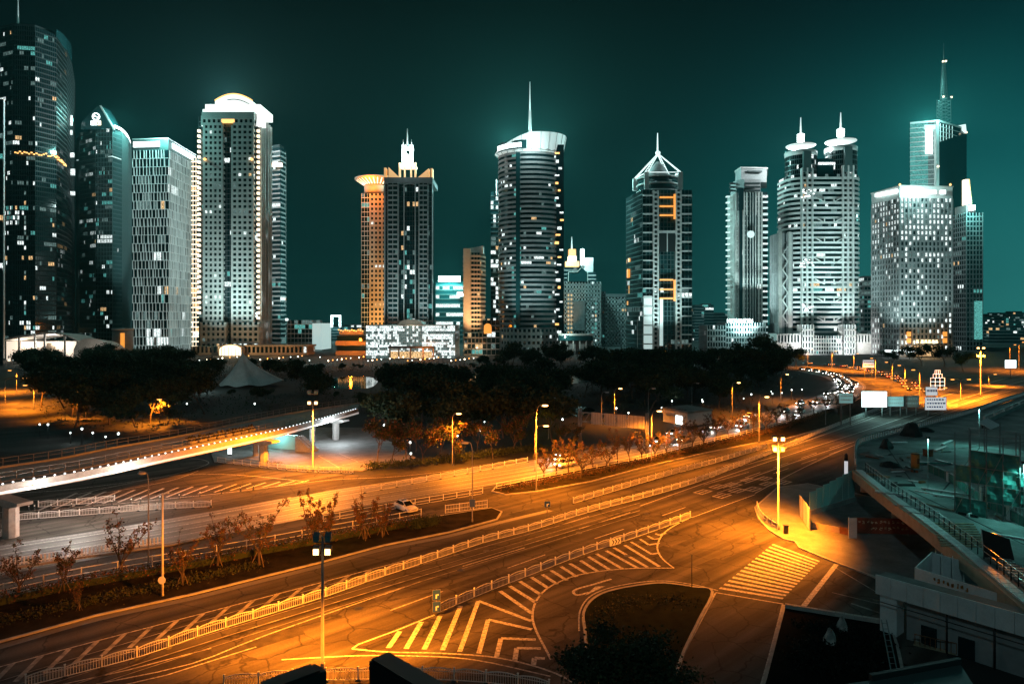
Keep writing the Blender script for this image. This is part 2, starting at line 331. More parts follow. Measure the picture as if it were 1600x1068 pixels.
# U-shaped gore with chevrons
K5 = lambda x, y: (600 + x / 3.255, 740 + y / 3.255)
K6 = lambda x, y: (900 + x / 3.255, 740 + y / 3.255)
line([(550, 1013), (607, 1018), (692, 1020), (784, 1028), (870, 1052), (930, 1090)], .2, 'paint', 'gore_line', 4)
line([(440, 1030), (550, 1024), (640, 1024), (740, 1030), (860, 1056)], .16, 'paint', 'gore_line', 4)
line([(550, 1013), (560, 1006), (620, 984), (679, 960)], .2, 'paint', 'gore_line')
line([(861, 1030), (855, 1018), (837, 983), (832, 961), (837, 940), (852, 921), (877, 907), (907, 897), (953, 890), (1000, 887), (1053, 887)], .22, 'paint', 'gore_line', 5)
line([(1053, 887), (1034, 871), (1027, 854), (1035, 835), (1053, 821), (1081, 807)], .2, 'paint', 'gore_line', 5)
for a, b in (((590, 595), (752, 708)), ((640, 570), (775, 655)), ((690, 545), (800, 615)), ((750, 525), (835, 580)), ((805, 510), (880, 560)), ((850, 490), (930, 540)), ((900, 470), (980, 522)), ((945, 455), (1035, 508)),
             ((1000, 440), (1090, 497)), ((1040, 420), (1150, 488)), ((1080, 405), (1215, 483)), ((1130, 390), (1290, 478)), ((1170, 375), (1340, 474)), ((1225, 362), (1400, 470)), ((390, 670), (297, 895)), ((285, 722), (204, 892)), ((190, 752), (112, 888)), ((80, 800), (22, 884))):
    line([K5(*a), K5(*b)], .45, 'paint', 'hatch_stripe')
for l in (((480, 645), (385, 903), (750, 748)), ((530, 740), (482, 912), (752, 790)), ((595, 835), (572, 930), (772, 842)), ((675, 885), (665, 950), (798, 887)), ((765, 935), (760, 972), (818, 938))):
    line([K5(*l[0]), K5(*l[1])], .42, 'paint', 'chevron_stripe'); line([K5(*l[0]), K5(*l[2])], .42, 'paint', 'chevron_stripe', z=Z1 + .004)
for l in (((280, 345), (385, 408), (425, 400)), ((325, 330), (370, 360), (425, 352)), ((365, 315), (395, 332), (430, 328)), ((405, 303), (425, 312), (455, 300))):
    line([K6(*l[0]), K6(*l[1])], .36, 'paint', 'chevron_stripe'); line([K6(*l[1]), K6(*l[2])], .36, 'paint', 'chevron_stripe', z=Z1 + .004)
# turning arrow
g = MB(); ribbon(g, smooth(GP([(955, 904), (925, 913), (903, 919), (896, 924), (902, 929), (920, 925)]), 5), .3, Z1)
tri = GP([(914, 930), (946, 915), (930, 916)]); g.face([(p.x, p.y, Z1 + .004) for p in tri]); g.build('turn_arrow', M['paint'], road)
# double edge line round the island, side street lines, stop line, zebra
line([(905, 985), (906, 955), (921, 932), (952, 918), (1000, 909), (1040, 907), (1085, 913), (1122, 922)], .16, 'paint', 'edge_line', 5)
line([(1118, 926), (1092, 975), (1066, 1024), (1044, 1068), (1020, 1120)], .18, 'paint', 'edge_line', 3); line([(1223, 944), (1206, 1010), (1188, 1075), (1172, 1130)], .18, 'paint', 'edge_line', 3)
line([(1307, 881), (1255, 947)], .5, 'paint', 'stop_line'); line([(1300, 925), (1395, 948)], .14, 'worn_and_trail_paint'); line([(1330, 942), (1390, 962)], .3, 'worn_and_trail_paint'); line([(1305, 886), (1392, 938)], .14, 'worn_and_trail_paint'); line([(1118, 925), (1224, 943)], .2, 'paint', 'edge_line')
nzb = 15
for i in range(nzb):
    t = (i + .3) / nzb; a = G(1121, 921).lerp(G(1209, 848), t); b = G(1221, 937).lerp(G(1282, 875), t); a2 = G(1121, 921).lerp(G(1209, 848), t + .45 / nzb); b2 = G(1221, 937).lerp(G(1282, 875), t + .45 / nzb)
    g = MB(); g.face([(p.x, p.y, Z1) for p in (a, b, b2, a2)]); g.build('zebra_stripe', M['paint'], road)
# lane lettering, boxed characters painted across four lanes
for r in range(2):
    for c in range(5):
        p = G(1098 + c * 24 + r * 30, 768 - c * 5.2 + r * 6 - (c % 2) * 3); q = Matrix.Rotation(RD, 3, 'Z')
        g = MB()
        for x0, x1, y0, y1 in ((-1.6, 1.6, -.9, -.6), (-1.6, 1.6, .6, .9), (-1.6, -1.3, -.6, .6), (1.3, 1.6, -.6, .6), (-1.3, 1.3, -.14, .14)):
            g.face([p + q @ Vector((a, b, Z1)) for a, b in ((x0, y0), (x1, y0), (x1, y1), (x0, y1))])
        g.build('lane_lettering', M['paint'], road)
# repair patches and joints in the asphalt
rgp = random.Random(21)
for x, y, l, wd_ in ((420, 1000, 6, 1.6), (560, 940, 3, 1.2), (640, 985, 2.2, 1.4), (740, 905, 7, 1.0), (860, 880, 3.4, 1.6), (250, 1040, 8, 1.2), (960, 815, 8, 1.1), (1040, 860, 3, 2.4), (1110, 880, 4, 1.5), (1080, 845, 5, 1.0), (900, 950, 2.4, 1.6), (700, 790, 6, 1.3), (820, 800, 5, 1.8), (480, 770, 6, 2.0), (1180, 745, 8, 1.4), (340, 965, 5, .8), (880, 1005, 2.0, 1.0)):
    p = G(x, y); q = Matrix.Rotation(RD + rgp.uniform(-.06, .06), 3, 'Z'); g = MB(); g.face([p + q @ Vector((a * l / 2 + rgp.uniform(-.1, .1), b * wd_ / 2 + rgp.uniform(-.08, .08), .0075)) for a, b in ((-1, -1), (1, -1), (1, 1), (-1, 1))]); g.build('asphalt_patch', M['asphalt_patch'], road)
for x, y in ((470, 985), (600, 945), (760, 880), (900, 842), (1010, 812)):
    a = G(x, y); n_ = Vector((-math.sin(RD), math.cos(RD), 0)); pts = [a + n_ * (t - 4) + Vector((rgp.gauss(0, .12), rgp.gauss(0, .12), 0)) for t in range(0, 9)]; g = MB(); ribbon(g, pts, .07, .0085); g.build('tar_seam', M['asphalt_patch'], road)
# small manholes
for x, y in ((720, 890), (905, 832), (980, 868), (560, 950), (760, 860), (1010, 802)):
    g = MB(); p = G(x, y); g.lathe([(.42, .004), (.42, .014)], 12, (p.x, p.y)); g.build('manhole_cover', M['dark_metal'], road)
# pond and canal water in the park
for px, lb in (([(520, 606), (575, 606), (590, 594), (570, 588), (530, 589), (512, 597)], 'small dark pond in the park reflecting tower lights'),
               ([(700, 584), (800, 582), (905, 586), (930, 592), (900, 599), (800, 601), (715, 597)], 'long dark pond glinting between the park trees'),
               ([(860, 652), (905, 650), (930, 640), (900, 634), (860, 640)], 'round pool beside the park lamps')):
    g = MB(); g.face([(p.x, p.y, .02) for p in smooth(GP(px), 4, True)]); tag(g.build('pond', M['water']), lb, kind='structure')
# ------------------------------------------------------------------ fences
def arch_panel(L, H=1.0, bars=13, arch=.16):
    m = MB(); top = lambda x: H - arch + arch * (1 - (2 * x / L - 1) ** 2)
    n = 6
    for i in range(n): m.bar((L * i / n, 0, top(L * i / n)), (L * (i + 1) / n, 0, top(L * (i + 1) / n)), .05, .06)
    m.bar((0, 0, .14), (L, 0, .14), .04, .05); m.bar((0, 0, H - arch - .10), (L, 0, H - arch - .10), .03, .035)
    for i in range(1, bars):
        x = L * i / bars; m.tube([(x, 0, .14), (x, 0, top(x))], .016, 4, cap=False)
    return m.mesh('panel', M['white_metal'])
def fence_post(H=1.02):
    m = MB(); m.box(-.05, .05, -.05, .05, .06, H); m.box(-.07, .07, -.07, .07, H, H + .05); return m.mesh('post', M['white_metal'])
def post_base():
    m = MB(); m.hexa([(-.26, -.16, 0), (.26, -.16, 0), (.26, .16, 0), (-.26, .16, 0)], [(-.14, -.1, .14), (.14, -.1, .14), (.14, .1, .14), (-.14, .1, .14)]); return m.mesh('base', M['dark_metal'])
def rail_panel(L, H=1.0, pk=0):
    m = MB(); m.bar((0, 0, H), (L, 0, H), .07, .07); m.bar((0, 0, .5 * H), (L, 0, .5 * H), .05, .06); m.bar((0, 0, .12), (L, 0, .12), .05, .05)
    for i in range(1, pk): m.tube([(L * i / pk, 0, .12), (L * i / pk, 0, H)], .018, 4, cap=False)
    return m.mesh('panel', M['white_metal'])
def picket_panel(L, H=1.1, n=4):
    m = MB(); m.bar((0, 0, .3), (L, 0, .3), .04, .06)
    for i in range(n): x = L * (i + .5) / n; m.box(x - .06, x + .06, -.03, .03, .02, H)
    return m.mesh('panel', M['white_metal'])
STY = {}
def fence(label, pts, style='arch', L=2.5, H=1.0, z=0.0, name='road_fence', kind_post=True, base=True, pk=0, mat_=None):
    key = (style, L, H, pk)
    if key not in STY:
        STY[key] = ({'arch': lambda: arch_panel(L, H), 'rail': lambda: rail_panel(L, H, pk), 'picket': lambda: picket_panel(L, H)}[style](), fence_post(H + .02), post_base())
    pm, po, pb = STY[key]
    ps = resample(pts, L); root = empty(name, (ps[0].x, ps[0].y, z)); tag(root, label, 'fence', 'white railings along the roads')
    for i, p in enumerate(ps):
        l = (p.x - ps[0].x, p.y - ps[0].y, (p.z - ps[0].z)); nx = ps[min(i + 1, len(ps) - 1)]; pv = ps[i - 1] if i == len(ps) - 1 else p
        a = math.atan2((nx - pv).y, (nx - pv).x)
        if i < len(ps) - 1:
            sl = math.asin(max(-1, min(1, (nx.z - p.z) / max(.01, (nx - p).length)))); inst('panel', pm, root, l, (0, -sl, a))
        if style != 'picket':
            inst('post', po, root, l, (0, 0, a))
            if base: inst('base', pb, root, l, (0, 0, a))
    return root
med = [(40, 1074), (134, 1050), (224, 1026), (311, 995), (387, 971), (455, 950), (518, 930), (573, 910), (627, 892), (696, 869), (758, 848), (832, 829), (896, 808), (953, 792), (1000, 780), (1080, 757), (1140, 735), (1215, 705)]
fence('long white arched railing along the middle of the main road', smooth(GP(med), 4))
fence('white arched railing on the far part of the main road median', smooth(GP([(1218, 704), (1300, 669), (1370, 641), (1398, 625)]), 4))
fence('second white arched railing just behind the long median railing', smooth(GP([(896, 787), (1000, 756), (1060, 739), (1120, 723), (1200, 699)]), 4))
fence('white arched railing between main road and striped turning lane', smooth(GP([(684, 959), (760, 926), (835, 897), (915, 866), (1000, 838), (1081, 809)]), 4))
fence('white arched railing at the bottom edge of the picture', smooth(GP([(350, 1076), (440, 1068), (520, 1064), (640, 1062), (720, 1065), (800, 1072), (860, 1084)]), 4), H=1.05)
fence('white arched railing under the footbridge pillar', smooth(GP([(28, 813), (80, 809), (160, 803), (230, 797), (330, 792)]), 3))
fence('white arched railing between the two lit carriageways', smooth(GP([(60, 793), (130, 788), (200, 781)]), 3))
fence('short white picket fence beside the empty car lane', smooth(GP([(-20, 890), (60, 879), (150, 866), (267, 848)]), 3), 'picket', 1.6, 1.0)
fence('white post rail fence behind the parked white car', smooth(GP([(505, 816), (560, 806), (640, 791), (700, 781), (769, 769)]), 3), 'rail', 2.4, 1.0)
fence('white rail fence between carriageway and bare tree strip', smooth(GP([(776, 764), (900, 739), (1000, 719), (1100, 694), (1200, 670), (1290, 643)]), 4), 'rail', 3.0, 1.0)
fence('white arched railing on the far edge of the bright carriageway', smooth(GP([(570, 770), (640, 757), (740, 738), (840, 719)]), 3), 'arch', 3.0)
fence('low railing round the paved square under the bridge', smooth(GP([(340, 722), (452, 735), (565, 740)]), 3), 'rail', 2.2, 1.0, pk=7)
fence('wire fence along the planted verge hedge', smooth(GP([(-60, 948), (0, 932), (130, 904), (270, 880), (400, 857), (520, 834), (620, 816), (690, 802)]), 3), 'rail', 3.4, 1.25, base=False)
fence('low rail at the end of the planted verge', smooth(GP([(696, 802), (735, 797), (772, 792)]), 3), 'rail', 2.2, 1.2, base=False, pk=9)
fence('dark kerbside railing beside the corner lamp mast', smooth(GP([(1183, 794), (1188, 808), (1203, 822), (1222, 834)]), 3), 'rail', 1.6, 1.0, base=False, pk=6)
# black and white chevron plate fixed to the railing
def plate(name, label, cat, c, wd, ht, rz, face_mat, back='grey_metal', group=None, th=.05):
    root = empty(name, c, rz); tag(root, label, cat, group)
    m = MB(); m.box(-wd / 2, wd / 2, 0, th, -ht / 2, ht / 2); m.build('backing', M[back], root)
    m = MB(); m.face([(-wd / 2 + .02, -.004, -ht / 2 + .02), (wd / 2 - .02, -.004, -ht / 2 + .02), (wd / 2 - .02, -.004, ht / 2 - .02), (-wd / 2 + .02, -.004, ht / 2 - .02)]); m.build('face', M[face_mat], root)
    return root
mat('sign_white', (.75, .78, .78), .4); mat('sign_black', (.012, .012, .013), .5); mat('sign_blue', (.02, .07, .30), .4); mat('sign_green', (.03, .20, .18), .4)
p = G(961, 853); cs = plate('chevron_sign', 'white plate with three black chevrons on the turning lane railing', 'sign', (p.x, p.y - .12, .62), 2.0, .85, math.radians(38), 'sign_white')
for i in range(3):
    m = MB(); x = -.62 + i * .5
    for s in (1, -1): m.face([(x, -.01, s * .32), (x + .2, -.01, s * .32), (x + .48, -.01, 0), (x + .28, -.01, 0)][::s])
    m.build('chevron', M['sign_black'], cs)
def post_sign(name, label, px, py, ytop, wd, ht, n, face, rz=0.3, pole_h=None):
    p = G(px, py); H = ZZ(ytop, p.y); r = empty(name, p, rz); tag(r, label, 'sign')
    m = MB(); m.tube([(0, 0, 0), (0, 0, H)], .05, 8); m.build('post', M['pole_paint'], r)
    for i in range(n):
        z = H - ht / 2 - i * (ht + .12)
        m = MB(); m.box(-wd / 2, wd / 2, -.09, -.055, z - ht / 2, z + ht / 2); b = m.build('plate', M['grey_metal'], r)
        m = MB(); m.box(-wd / 2 + .03, wd / 2 - .03, -.096, -.092, z - ht / 2 + .03, z + ht / 2 - .03); m.build('plate_face', M[face], b)
        m = MB()
        m.box(-wd * .12, wd * .05, -.102, -.099, z - ht * .34, z + ht * .05); m.box(wd * .05, wd * .28, -.102, -.099, z - ht * .05, z + ht * .08)
        m.build('arrow_mark', M['sign_white'], b)
    return r
post_sign('road_sign', 'stacked blue and white keep side plates at the railing end', 682, 961, 920, .75, 1.0, 2, 'sign_blue', .2)
post_sign('road_sign', 'small blue square plate on thin post by the driveway', 855, 806, 782, .9, .9, 1, 'sign_blue', .2)
# ------------------------------------------------------------------ street lamps
LAMPK = 4.8
LAMPG = 'street lamps'
def street_lamp(bx, by, ty, hx, label, lit=True, power=4500, double=False, col=SOD, name='street_lamp', far=False, r=.085, z0=0.0, low=None, white=False):
    p = G(bx, by, z0); D = p.y; H = ZZ(ty, D) - z0; ax = (hx - bx) * D / F
    root = empty(name, p); tag(root, label, 'street lamp', LAMPG)
    m = MB(); m.tube([(0, 0, 0), (0, 0, .5), (0, 0, .55), (0, 0, H * .86)], [r * 1.5, r * 1.5, r, r * .72], 8); m.build('pole', M['pole_paint'], root)
    sides = (1, -1) if double else (1,)
    for s in sides:
        a = ax * s
        m = MB(); m.tube(smooth([(0, 0, H * .85), (a * .06, 0, H * .93), (a * .3, 0, H * .985), (a * .75, 0, H)], 4), r * .55, 6); m.build('arm', M['pole_paint'], root)
        m = MB(); hw = .16; x0, x1 = sorted((a * .7, a * 1.15 + math.copysign(.35, a)))
        m.hexa([(x0, -hw, H - .06), (x1, -hw * .7, H - .04), (x1, hw * .7, H - .04), (x0, hw, H - .06)], [(x0, -hw * .6, H + .12), (x1, -hw * .3, H + .06), (x1, hw * .3, H + .06), (x0, hw * .6, H + .12)])
        hd = m.build('lamp_head', M['pole_paint'], root)
        lm = ('lamp_sodium_far' if far else 'lamp_sodium') if lit and not white else ('lamp_white' if white else 'lamp_off')
        m = MB(); xc = (x0 + x1) / 2; q = .40 if not far else .55
        m.lathe([(.05, H - .30), (q * .8, H - .25), (q, H - .14), (q * .8, H - .03), (.1, H)], 10, (xc, 0), sx=1.3, sy=.8); m.build('lens', M[lm], hd)
        if lit: light('lamp_light', 'SPOT', (xc, 0, H - .4), power * LAMPK, col, root, target=(xc, 0, 0), radius=.25, angle=math.radians(150), blend=.5)
    return root
for a in ((707, 727, 645, 716, 'lit sodium lamp among the young trees left of the paired lamps', 7000), (838, 767, 632, 851, 'tall lit sodium lamp in front of the bare tree strip tip', 14000), (836, 736, 664, 853, 'lit sodium lamp just behind the tall strip tip lamp', 6000),
          (960, 661, 606, 969, 'lit sodium lamp behind the sign gantry', 5000), (1018, 722, 641, 1030, 'lit sodium lamp at the gantry foot among bare trees', 13000), (1144, 648, 597, 1154, 'lit sodium lamp beyond the flat roofed kiosk', 5000),
          (1186, 692, 619, 1198, 'lit sodium lamp over the tree strip, near the corner mast', 14000), (1220, 626, 584, 1230, 'lit sodium lamp where the white carriageway bends', 5000)):
    street_lamp(*a[:5], power=a[5])
for a in ((1368, 592, 559, 1362, 'lit lamp beside the white panel board on the bend'), (1394, 599, 565, 1385, 'second lit lamp past the bend'), (1414, 608, 570, 1405, 'third lit lamp past the bend'),
          (1437, 622, 577, 1427, 'nearest lit lamp above the small junction'), (1464, 632, 605, 1477, 'lit lamp behind the white traffic board'), (1545, 603, 584, 1555, 'lit lamp beyond the tall far mast'),
          (1578, 580, 538, 1586, 'far lit lamp at the edge of the distant road'), (1592, 578, 534, 1599, 'farthest lit lamp at the right border'),
          (1300, 577, 548, 1306, 'lit lamp over the queue below the twin towers'), (1262, 574, 545, 1268, 'lit lamp in front of the white podium'), (1334, 580, 552, 1340, 'lit lamp over the bend queue')):
    street_lamp(*a, power=13000, far=True)
street_lamp(1501, 626, 592, 1514, 'double headed lit lamp on the flyover verge', power=9000, double=True, far=True)
for a in ((134, 652, 611, 119, 'lit lamp left of the park, first along the slip road'), (263, 662, 623, 249, 'lit lamp beside the glowing orange shrubs'), (53, 640, 601, 39, 'lit lamp on the bend of the slip road'), (26, 612, 578, 15, 'lit lamp in front of the shell roofed pavilion'), (8, 630, 590, 40, 'lit lamp with long arm at the left border')):
    street_lamp(*a, power=13000, far=True)
for a in ((738, 816, 690, 728, 'tall unlit lamp with blue plate beside the parked car lane'), (232, 890, 737, 224, 'unlit curved lamp on the left carriageway'), (1013, 680, 606, 1021, 'unlit lamp before the kiosk'), (940, 655, 612, 948, 'unlit lamp left of the gantry lamp'),
          (857, 686, 621, 865, 'unlit lamp among park trees by the pool'), (1081, 634, 598, 1090, 'unlit lamp rising above the kiosk roof'), (1392, 648, 594, 1399, 'unlit lamp beside the glowing billboard'), (1290, 664, 612, 1300, 'unlit lamp at the overhead bend sign')):
    street_lamp(*a, lit=False)
p = G(738, 816); plate('lane_plate', 'blue direction plate on the tall unlit lamp', 'sign', (p.x, p.y - .2, ZZ(785, p.y)), .8, 1.1, 0, 'sign_blue')
p = G(254, 932); r = empty('white_pole', p); tag(r, 'plain white pole with round plate on the planted verge', 'pole'); H = ZZ(770, p.y)
m = MB(); m.tube([(0, 0, 0), (0, 0, H)], [.12, .08], 10); m.build('shaft', M['white_metal'], r)
m = MB(); m.tube([(0, -.14, ZZ(905, p.y)), (0, -.18, ZZ(905, p.y))], .38, 16); m.build('round_plate', M['sign_white'], r)
m = MB(); m.tube([(0, 0, H - .1), (.5, 0, H + .05)], .05, 6); m.lathe([(.02, H - .05), (.16, H + .02), (.02, H + .2)], 8, (.55, 0)); m.build('lamp_cap', M['white_metal'], r)
def flood_mast(bx, by, tops, label, lit, power, wd=1.0, target=None, tilt=0.35, cone=152):
    p = G(bx, by); D = p.y; H = ZZ(tops[0], D); root = empty('flood_mast', p); tag(root, label, 'lamp mast', 'flood lamp masts')
    m = MB(); m.tube([(0, 0, 0), (0, 0, .6), (0, 0, .62), (0, 0, H)], [.2, .2, .14, .09], 10); m.build('pole', M['pole_paint'], root)
    for k, ty in enumerate(tops):
        z = ZZ(ty, D); m = MB(); m.bar((-wd * .95, 0, z - .42), (wd * .95, 0, z - .42), .07, .09); m.build('cross_arm', M['pole_paint'], root)
        for s in (-1, 1):
            x = s * wd * .62; m = MB(); q = math.sin(tilt) * .42
            m.hexa([(x - wd * .3, -.22, z - .34), (x + wd * .3, -.22, z - .34), (x + wd * .3, .34, z - .34 + q), (x - wd * .3, .34, z - .34 + q)],
                   [(x - wd * .34, -.26, z + .16), (x + wd * .34, -.26, z + .16), (x + wd * .34, .12, z + .36), (x - wd * .34, .12, z + .36)])
            h = m.build('flood_head', M['grey_metal'], root)
            m = MB(); on = lit and k == lit - 1
            m.hexa([(x - wd * .27, -.25, z - .36), (x + wd * .27, -.25, z - .36), (x + wd * .27, -.27, z + .12), (x - wd * .27, -.27, z + .12)],
                   [(x - wd * .27, -.30, z - .34), (x + wd * .27, -.30, z - .34), (x + wd * .27, -.31, z + .10), (x - wd * .27, -.31, z + .10)])
            m.build('lens', M['lamp_sodium' if on else 'lens_glass'], h)
            if on: light('lamp_light', 'SPOT', (x, 2.2 if target and target[1] > 0 else -2.0, z - .7), power * LAMPK, SOD, root, target=(x * 1.5 + (target[0] if target else 0), (target[1] if target else -2), 0), radius=.3, angle=math.radians(cone), blend=.5)
    return root
mat('lens_glass', (.10, .22, .24), .12, spec=.8)
flood_mast(489, 736, (628, 612), 'blazing sodium flood mast beside the footbridge', 1, 11000, 1.0, (-2, -4), cone=154)
flood_mast(1216, 828, (684, 700), 'blazing sodium flood mast at the corner pavement', 1, 11500, .85, (-8, 0.0), cone=146)
flood_mast(504, 1047, (838, 858), 'grey flood mast in front of the main road with its lower lamps lit', 2, 7500, .75, (-1, 10), cone=156)
flood_mast(1532, 619, (543, 556), 'tall lit flood mast beside the distant flyover', 1, 26000, 1.6)
p = G(996, 580); r = empty('flag_pole', p); tag(r, 'thin white flagpole standing in the park', 'pole'); m = MB(); H = ZZ(500, p.y); m.tube([(0, 0, 0), (0, 0, H)], [.25, .12], 8); m.build('shaft', M['white_metal'], r); m = MB(); m.lathe([(.05, H), (.22, H + .2), (.05, H + .4)], 8); m.build('finial', M['white_metal'], r)
p = G(1081, 919); r = empty('dark_post', p); tag(r, 'thin dark post on the edge of the oval island', 'post'); m = MB(); H = ZZ(867, p.y); m.tube([(0, 0, 0), (0, 0, H)], .05, 8); m.build('shaft', M['dark_metal'], r); m = MB(); m.box(-.07, .07, -.07, .07, H, H + .06); m.build('cap', M['dark_metal'], r)
mat('lamp_cream', (.8, .7, .5), .4, emit=(1, .8, .52), es=12, sample=False)
# bollards along the hatched ramp gore
mb = MB(); mb.lathe([(.2, 0), (.2, .06), (.09, .12), (.07, .85), (.085, .87), (.085, .95), (.02, 1.0)], 8); bm_ = mb.mesh('bollard', M['dark_metal']); mb = MB(); mb.lathe([(.088, .6), (.088, .75)], 8); bs_ = mb.mesh('band', M['sign_white'])
for i in range(14):
    q = smooth(GP([(45, 797), (160, 790), (280, 779), (396, 765)]), 8); k = i * (len(q) - 1) // 13
    b = inst('bollard', bm_, None, q[k]); tag(b, 'black bollard with pale band edging the hatched ramp', 'bollard', 'bollards along the ramp'); inst('reflective_band', bs_, b)
# park lamps: small white globes
mb = MB(); mb.tube([(0, 0, 0), (0, 0, 3.1)], [.07, .05], 6); pl_ = mb.mesh('pole', M['dark_metal']); mb = MB(); mb.lathe([(.05, 3.1), (.16, 3.2), (.21, 3.35), (.15, 3.5), (.04, 3.55)], 10); pg_ = mb.mesh('globe', M['lamp_white'])
for i, (x, y) in enumerate([(757, 656), (879, 660), (982, 645), (1005, 652), (963, 641), (1034, 637), (1066, 633), (1098, 630), (1050, 626), (1097, 621), (1205, 604), (1237, 607), (1253, 604), (1162, 617), (1174, 616), (1207, 612), (1222, 608), (880, 634), (641, 700), (642, 715), (715, 680), (750, 680), (182, 594), (240, 594), (257, 606), (292, 630), (315, 590), (398, 634), (75, 668), (62, 664), (110, 675), (128, 677), (145, 680), (165, 683), (185, 687), (855, 575), (905, 582), (940, 576), (1010, 578), (690, 640), (730, 625), (600, 670), (617, 672)]):
    p = G(x, y + 3.4 * F / 180 * .9); r = empty('park_lamp', p); tag(r, 'small white globe lamp glowing among the park trees', 'park lamp', 'globe lamps in the park'); inst('pole', pl_, r); inst('globe', pg_, r)
    r.scale = (.75 + .5 * ((i * 37) % 10) / 10,) * 3
    if i % 2 == 0: light('lamp_light', 'POINT', (0, 0, 3.4), 160, (.85, 1, .95), r, radius=.3)

# promenade lamps along the waterfront
for i, (px, py, wm) in enumerate([(300 + 9.5 * k + (k * 37 % 5), 560 + (k * 53 % 9), k % 3) for k in range(20)] + [(500 + 8 * k + (k * 29 % 6), 562 + (k * 31 % 8), (k + 1) % 3) for k in range(32)] + [(880, 553, 0), (905, 554, 0), (935, 553, 2), (1000, 553, 0), (1040, 552, 0), (1060, 552, 0), (1085, 553, 0), (1105, 552, 2), (1120, 551, 0), (1150, 552, 2), (170, 556, 0), (215, 553, 0), (228, 556, 0), (243, 552, 0), (262, 554, 2), (285, 556, 0)]):
    D = CH * F / (py + 6 - HY); r = tag(empty('promenade_lamp', (*PX(px, D), 0)), 'small glowing lamp in the waterfront row below the towers', 'lamp', 'waterfront lamps')
    q = MB(); q.tube([(0, 0, 0), (0, 0, 4.0)], [.12, .08], 5); q.build('pole', M['dark_metal'], r); q = MB(); s_ = (.42, .3, .36)[wm]; q.lathe([(.05, 4.0), (s_, 4.0 + s_ * .6), (s_ * .9, 4.0 + s_ * 1.4), (.05, 4.0 + s_ * 2)], 8); q.build('globe', M[('lamp_sodium_far', 'lamp_white', 'lamp_cream')[wm]], r)
    if i % 4 == 0: light('lamp_light', 'POINT', (0, 0, 5.4), 1500, SOD if wm != 1 else (.8, 1, .95), r, radius=.4)
# ------------------------------------------------------------------ trees and planting
def leaf_quad(m, c, s, rnd, mi=0):
    a = Vector((rnd.gauss(0, 1), rnd.gauss(0, 1), rnd.gauss(0, .7))).normalized(); b = a.orthogonal().normalized()
    b = Matrix.Rotation(rnd.uniform(0, 6.28), 3, a) @ b; l = a.cross(b)
    m.face([c + b * s * .1, c + l * s * .45 + b * s * .5, c + b * s * 1.1, c - l * s * .4 + b * s * .45], mi)
def grow(rnd, h, levels, spread, r0, up=.35, trunk_frac=.35, nb=(3, 4)):
    segs = []; tips = []
    def br(p, d, L, r, lv):
        pts = [p]; rs = [r]; q = p.copy(); dd = d.copy(); n = 3
        for i in range(n):
            dd = (dd + Vector((rnd.gauss(0, .13), rnd.gauss(0, .13), rnd.gauss(0, .08) + up * .10))).normalized(); q = q + dd * L / n; pts.append(q.copy()); rs.append(r * (1 - .45 * (i + 1) / n))
        segs.append((pts, rs))
        if lv == 0: tips.extend(pts[1:]); return
        if lv <= 1: tips.append(pts[-1])
        for i in range(rnd.randint(*nb)):
            t = rnd.uniform(.45, 1.0); k = min(n - 1, int(t * n)); b = pts[k].lerp(pts[k + 1], t * n - k)
            ang = rnd.uniform(0, 6.28); side = Vector((math.cos(ang), math.sin(ang), 0))
            nd = (dd * rnd.uniform(.5, .9) + side * spread * rnd.uniform(.6, 1.1) + Vector((0, 0, up * .5))).normalized()
            br(b, nd, L * rnd.uniform(.55, .8), r * .5, lv - 1)
    br(Vector((0, 0, 0)), Vector((rnd.gauss(0, .03), rnd.gauss(0, .03), 1)), h * trunk_frac, r0, levels); return segs, tips
def tree_meshes(seed, h, levels, spread, r0, nleaf, ls, jit, leafm, barkm='bark', up=.35, tf=.35, nb=(3, 4)):
    rnd = random.Random(seed); segs, tips = grow(rnd, h, levels, spread, r0, up, tf, nb)
    top = max(t.z for t in tips); k = h / top
    m = MB()
    for pts, rs in segs: m.tube([p * k for p in pts], [max(.012, r) for r in rs], 6 if rs[0] > .08 else 4, cap=False)
    tm = m.mesh('trunk', M[barkm]); m = MB()
    for i in range(nleaf):
        t = rnd.choice(tips) * k; leaf_quad(m, t + Vector((rnd.gauss(0, jit), rnd.gauss(0, jit), rnd.gauss(0, jit * .8))), ls * rnd.uniform(.6, 1.3), rnd, rnd.randint(0, len(leafm) - 1))
    return tm, m.mesh('crown', [M[l] for l in leafm])
def put_tree(tm, p, rz, s, label, group=None, name='tree'):
    r = empty(name, p, rz); r.scale = (s[0], s[0], s[1]); tag(r, label, 'tree', group); inst('trunk', tm[0], r); inst('crown', tm[1], r); return r
DENSE = [tree_meshes(20 + i, 9.5, 3, .95, .20, 2100, .62, .75, ['leaf_dark', 'leaf_dark', 'leaf_mid'], up=.25, tf=.32, nb=(3, 5)) for i in range(5)]
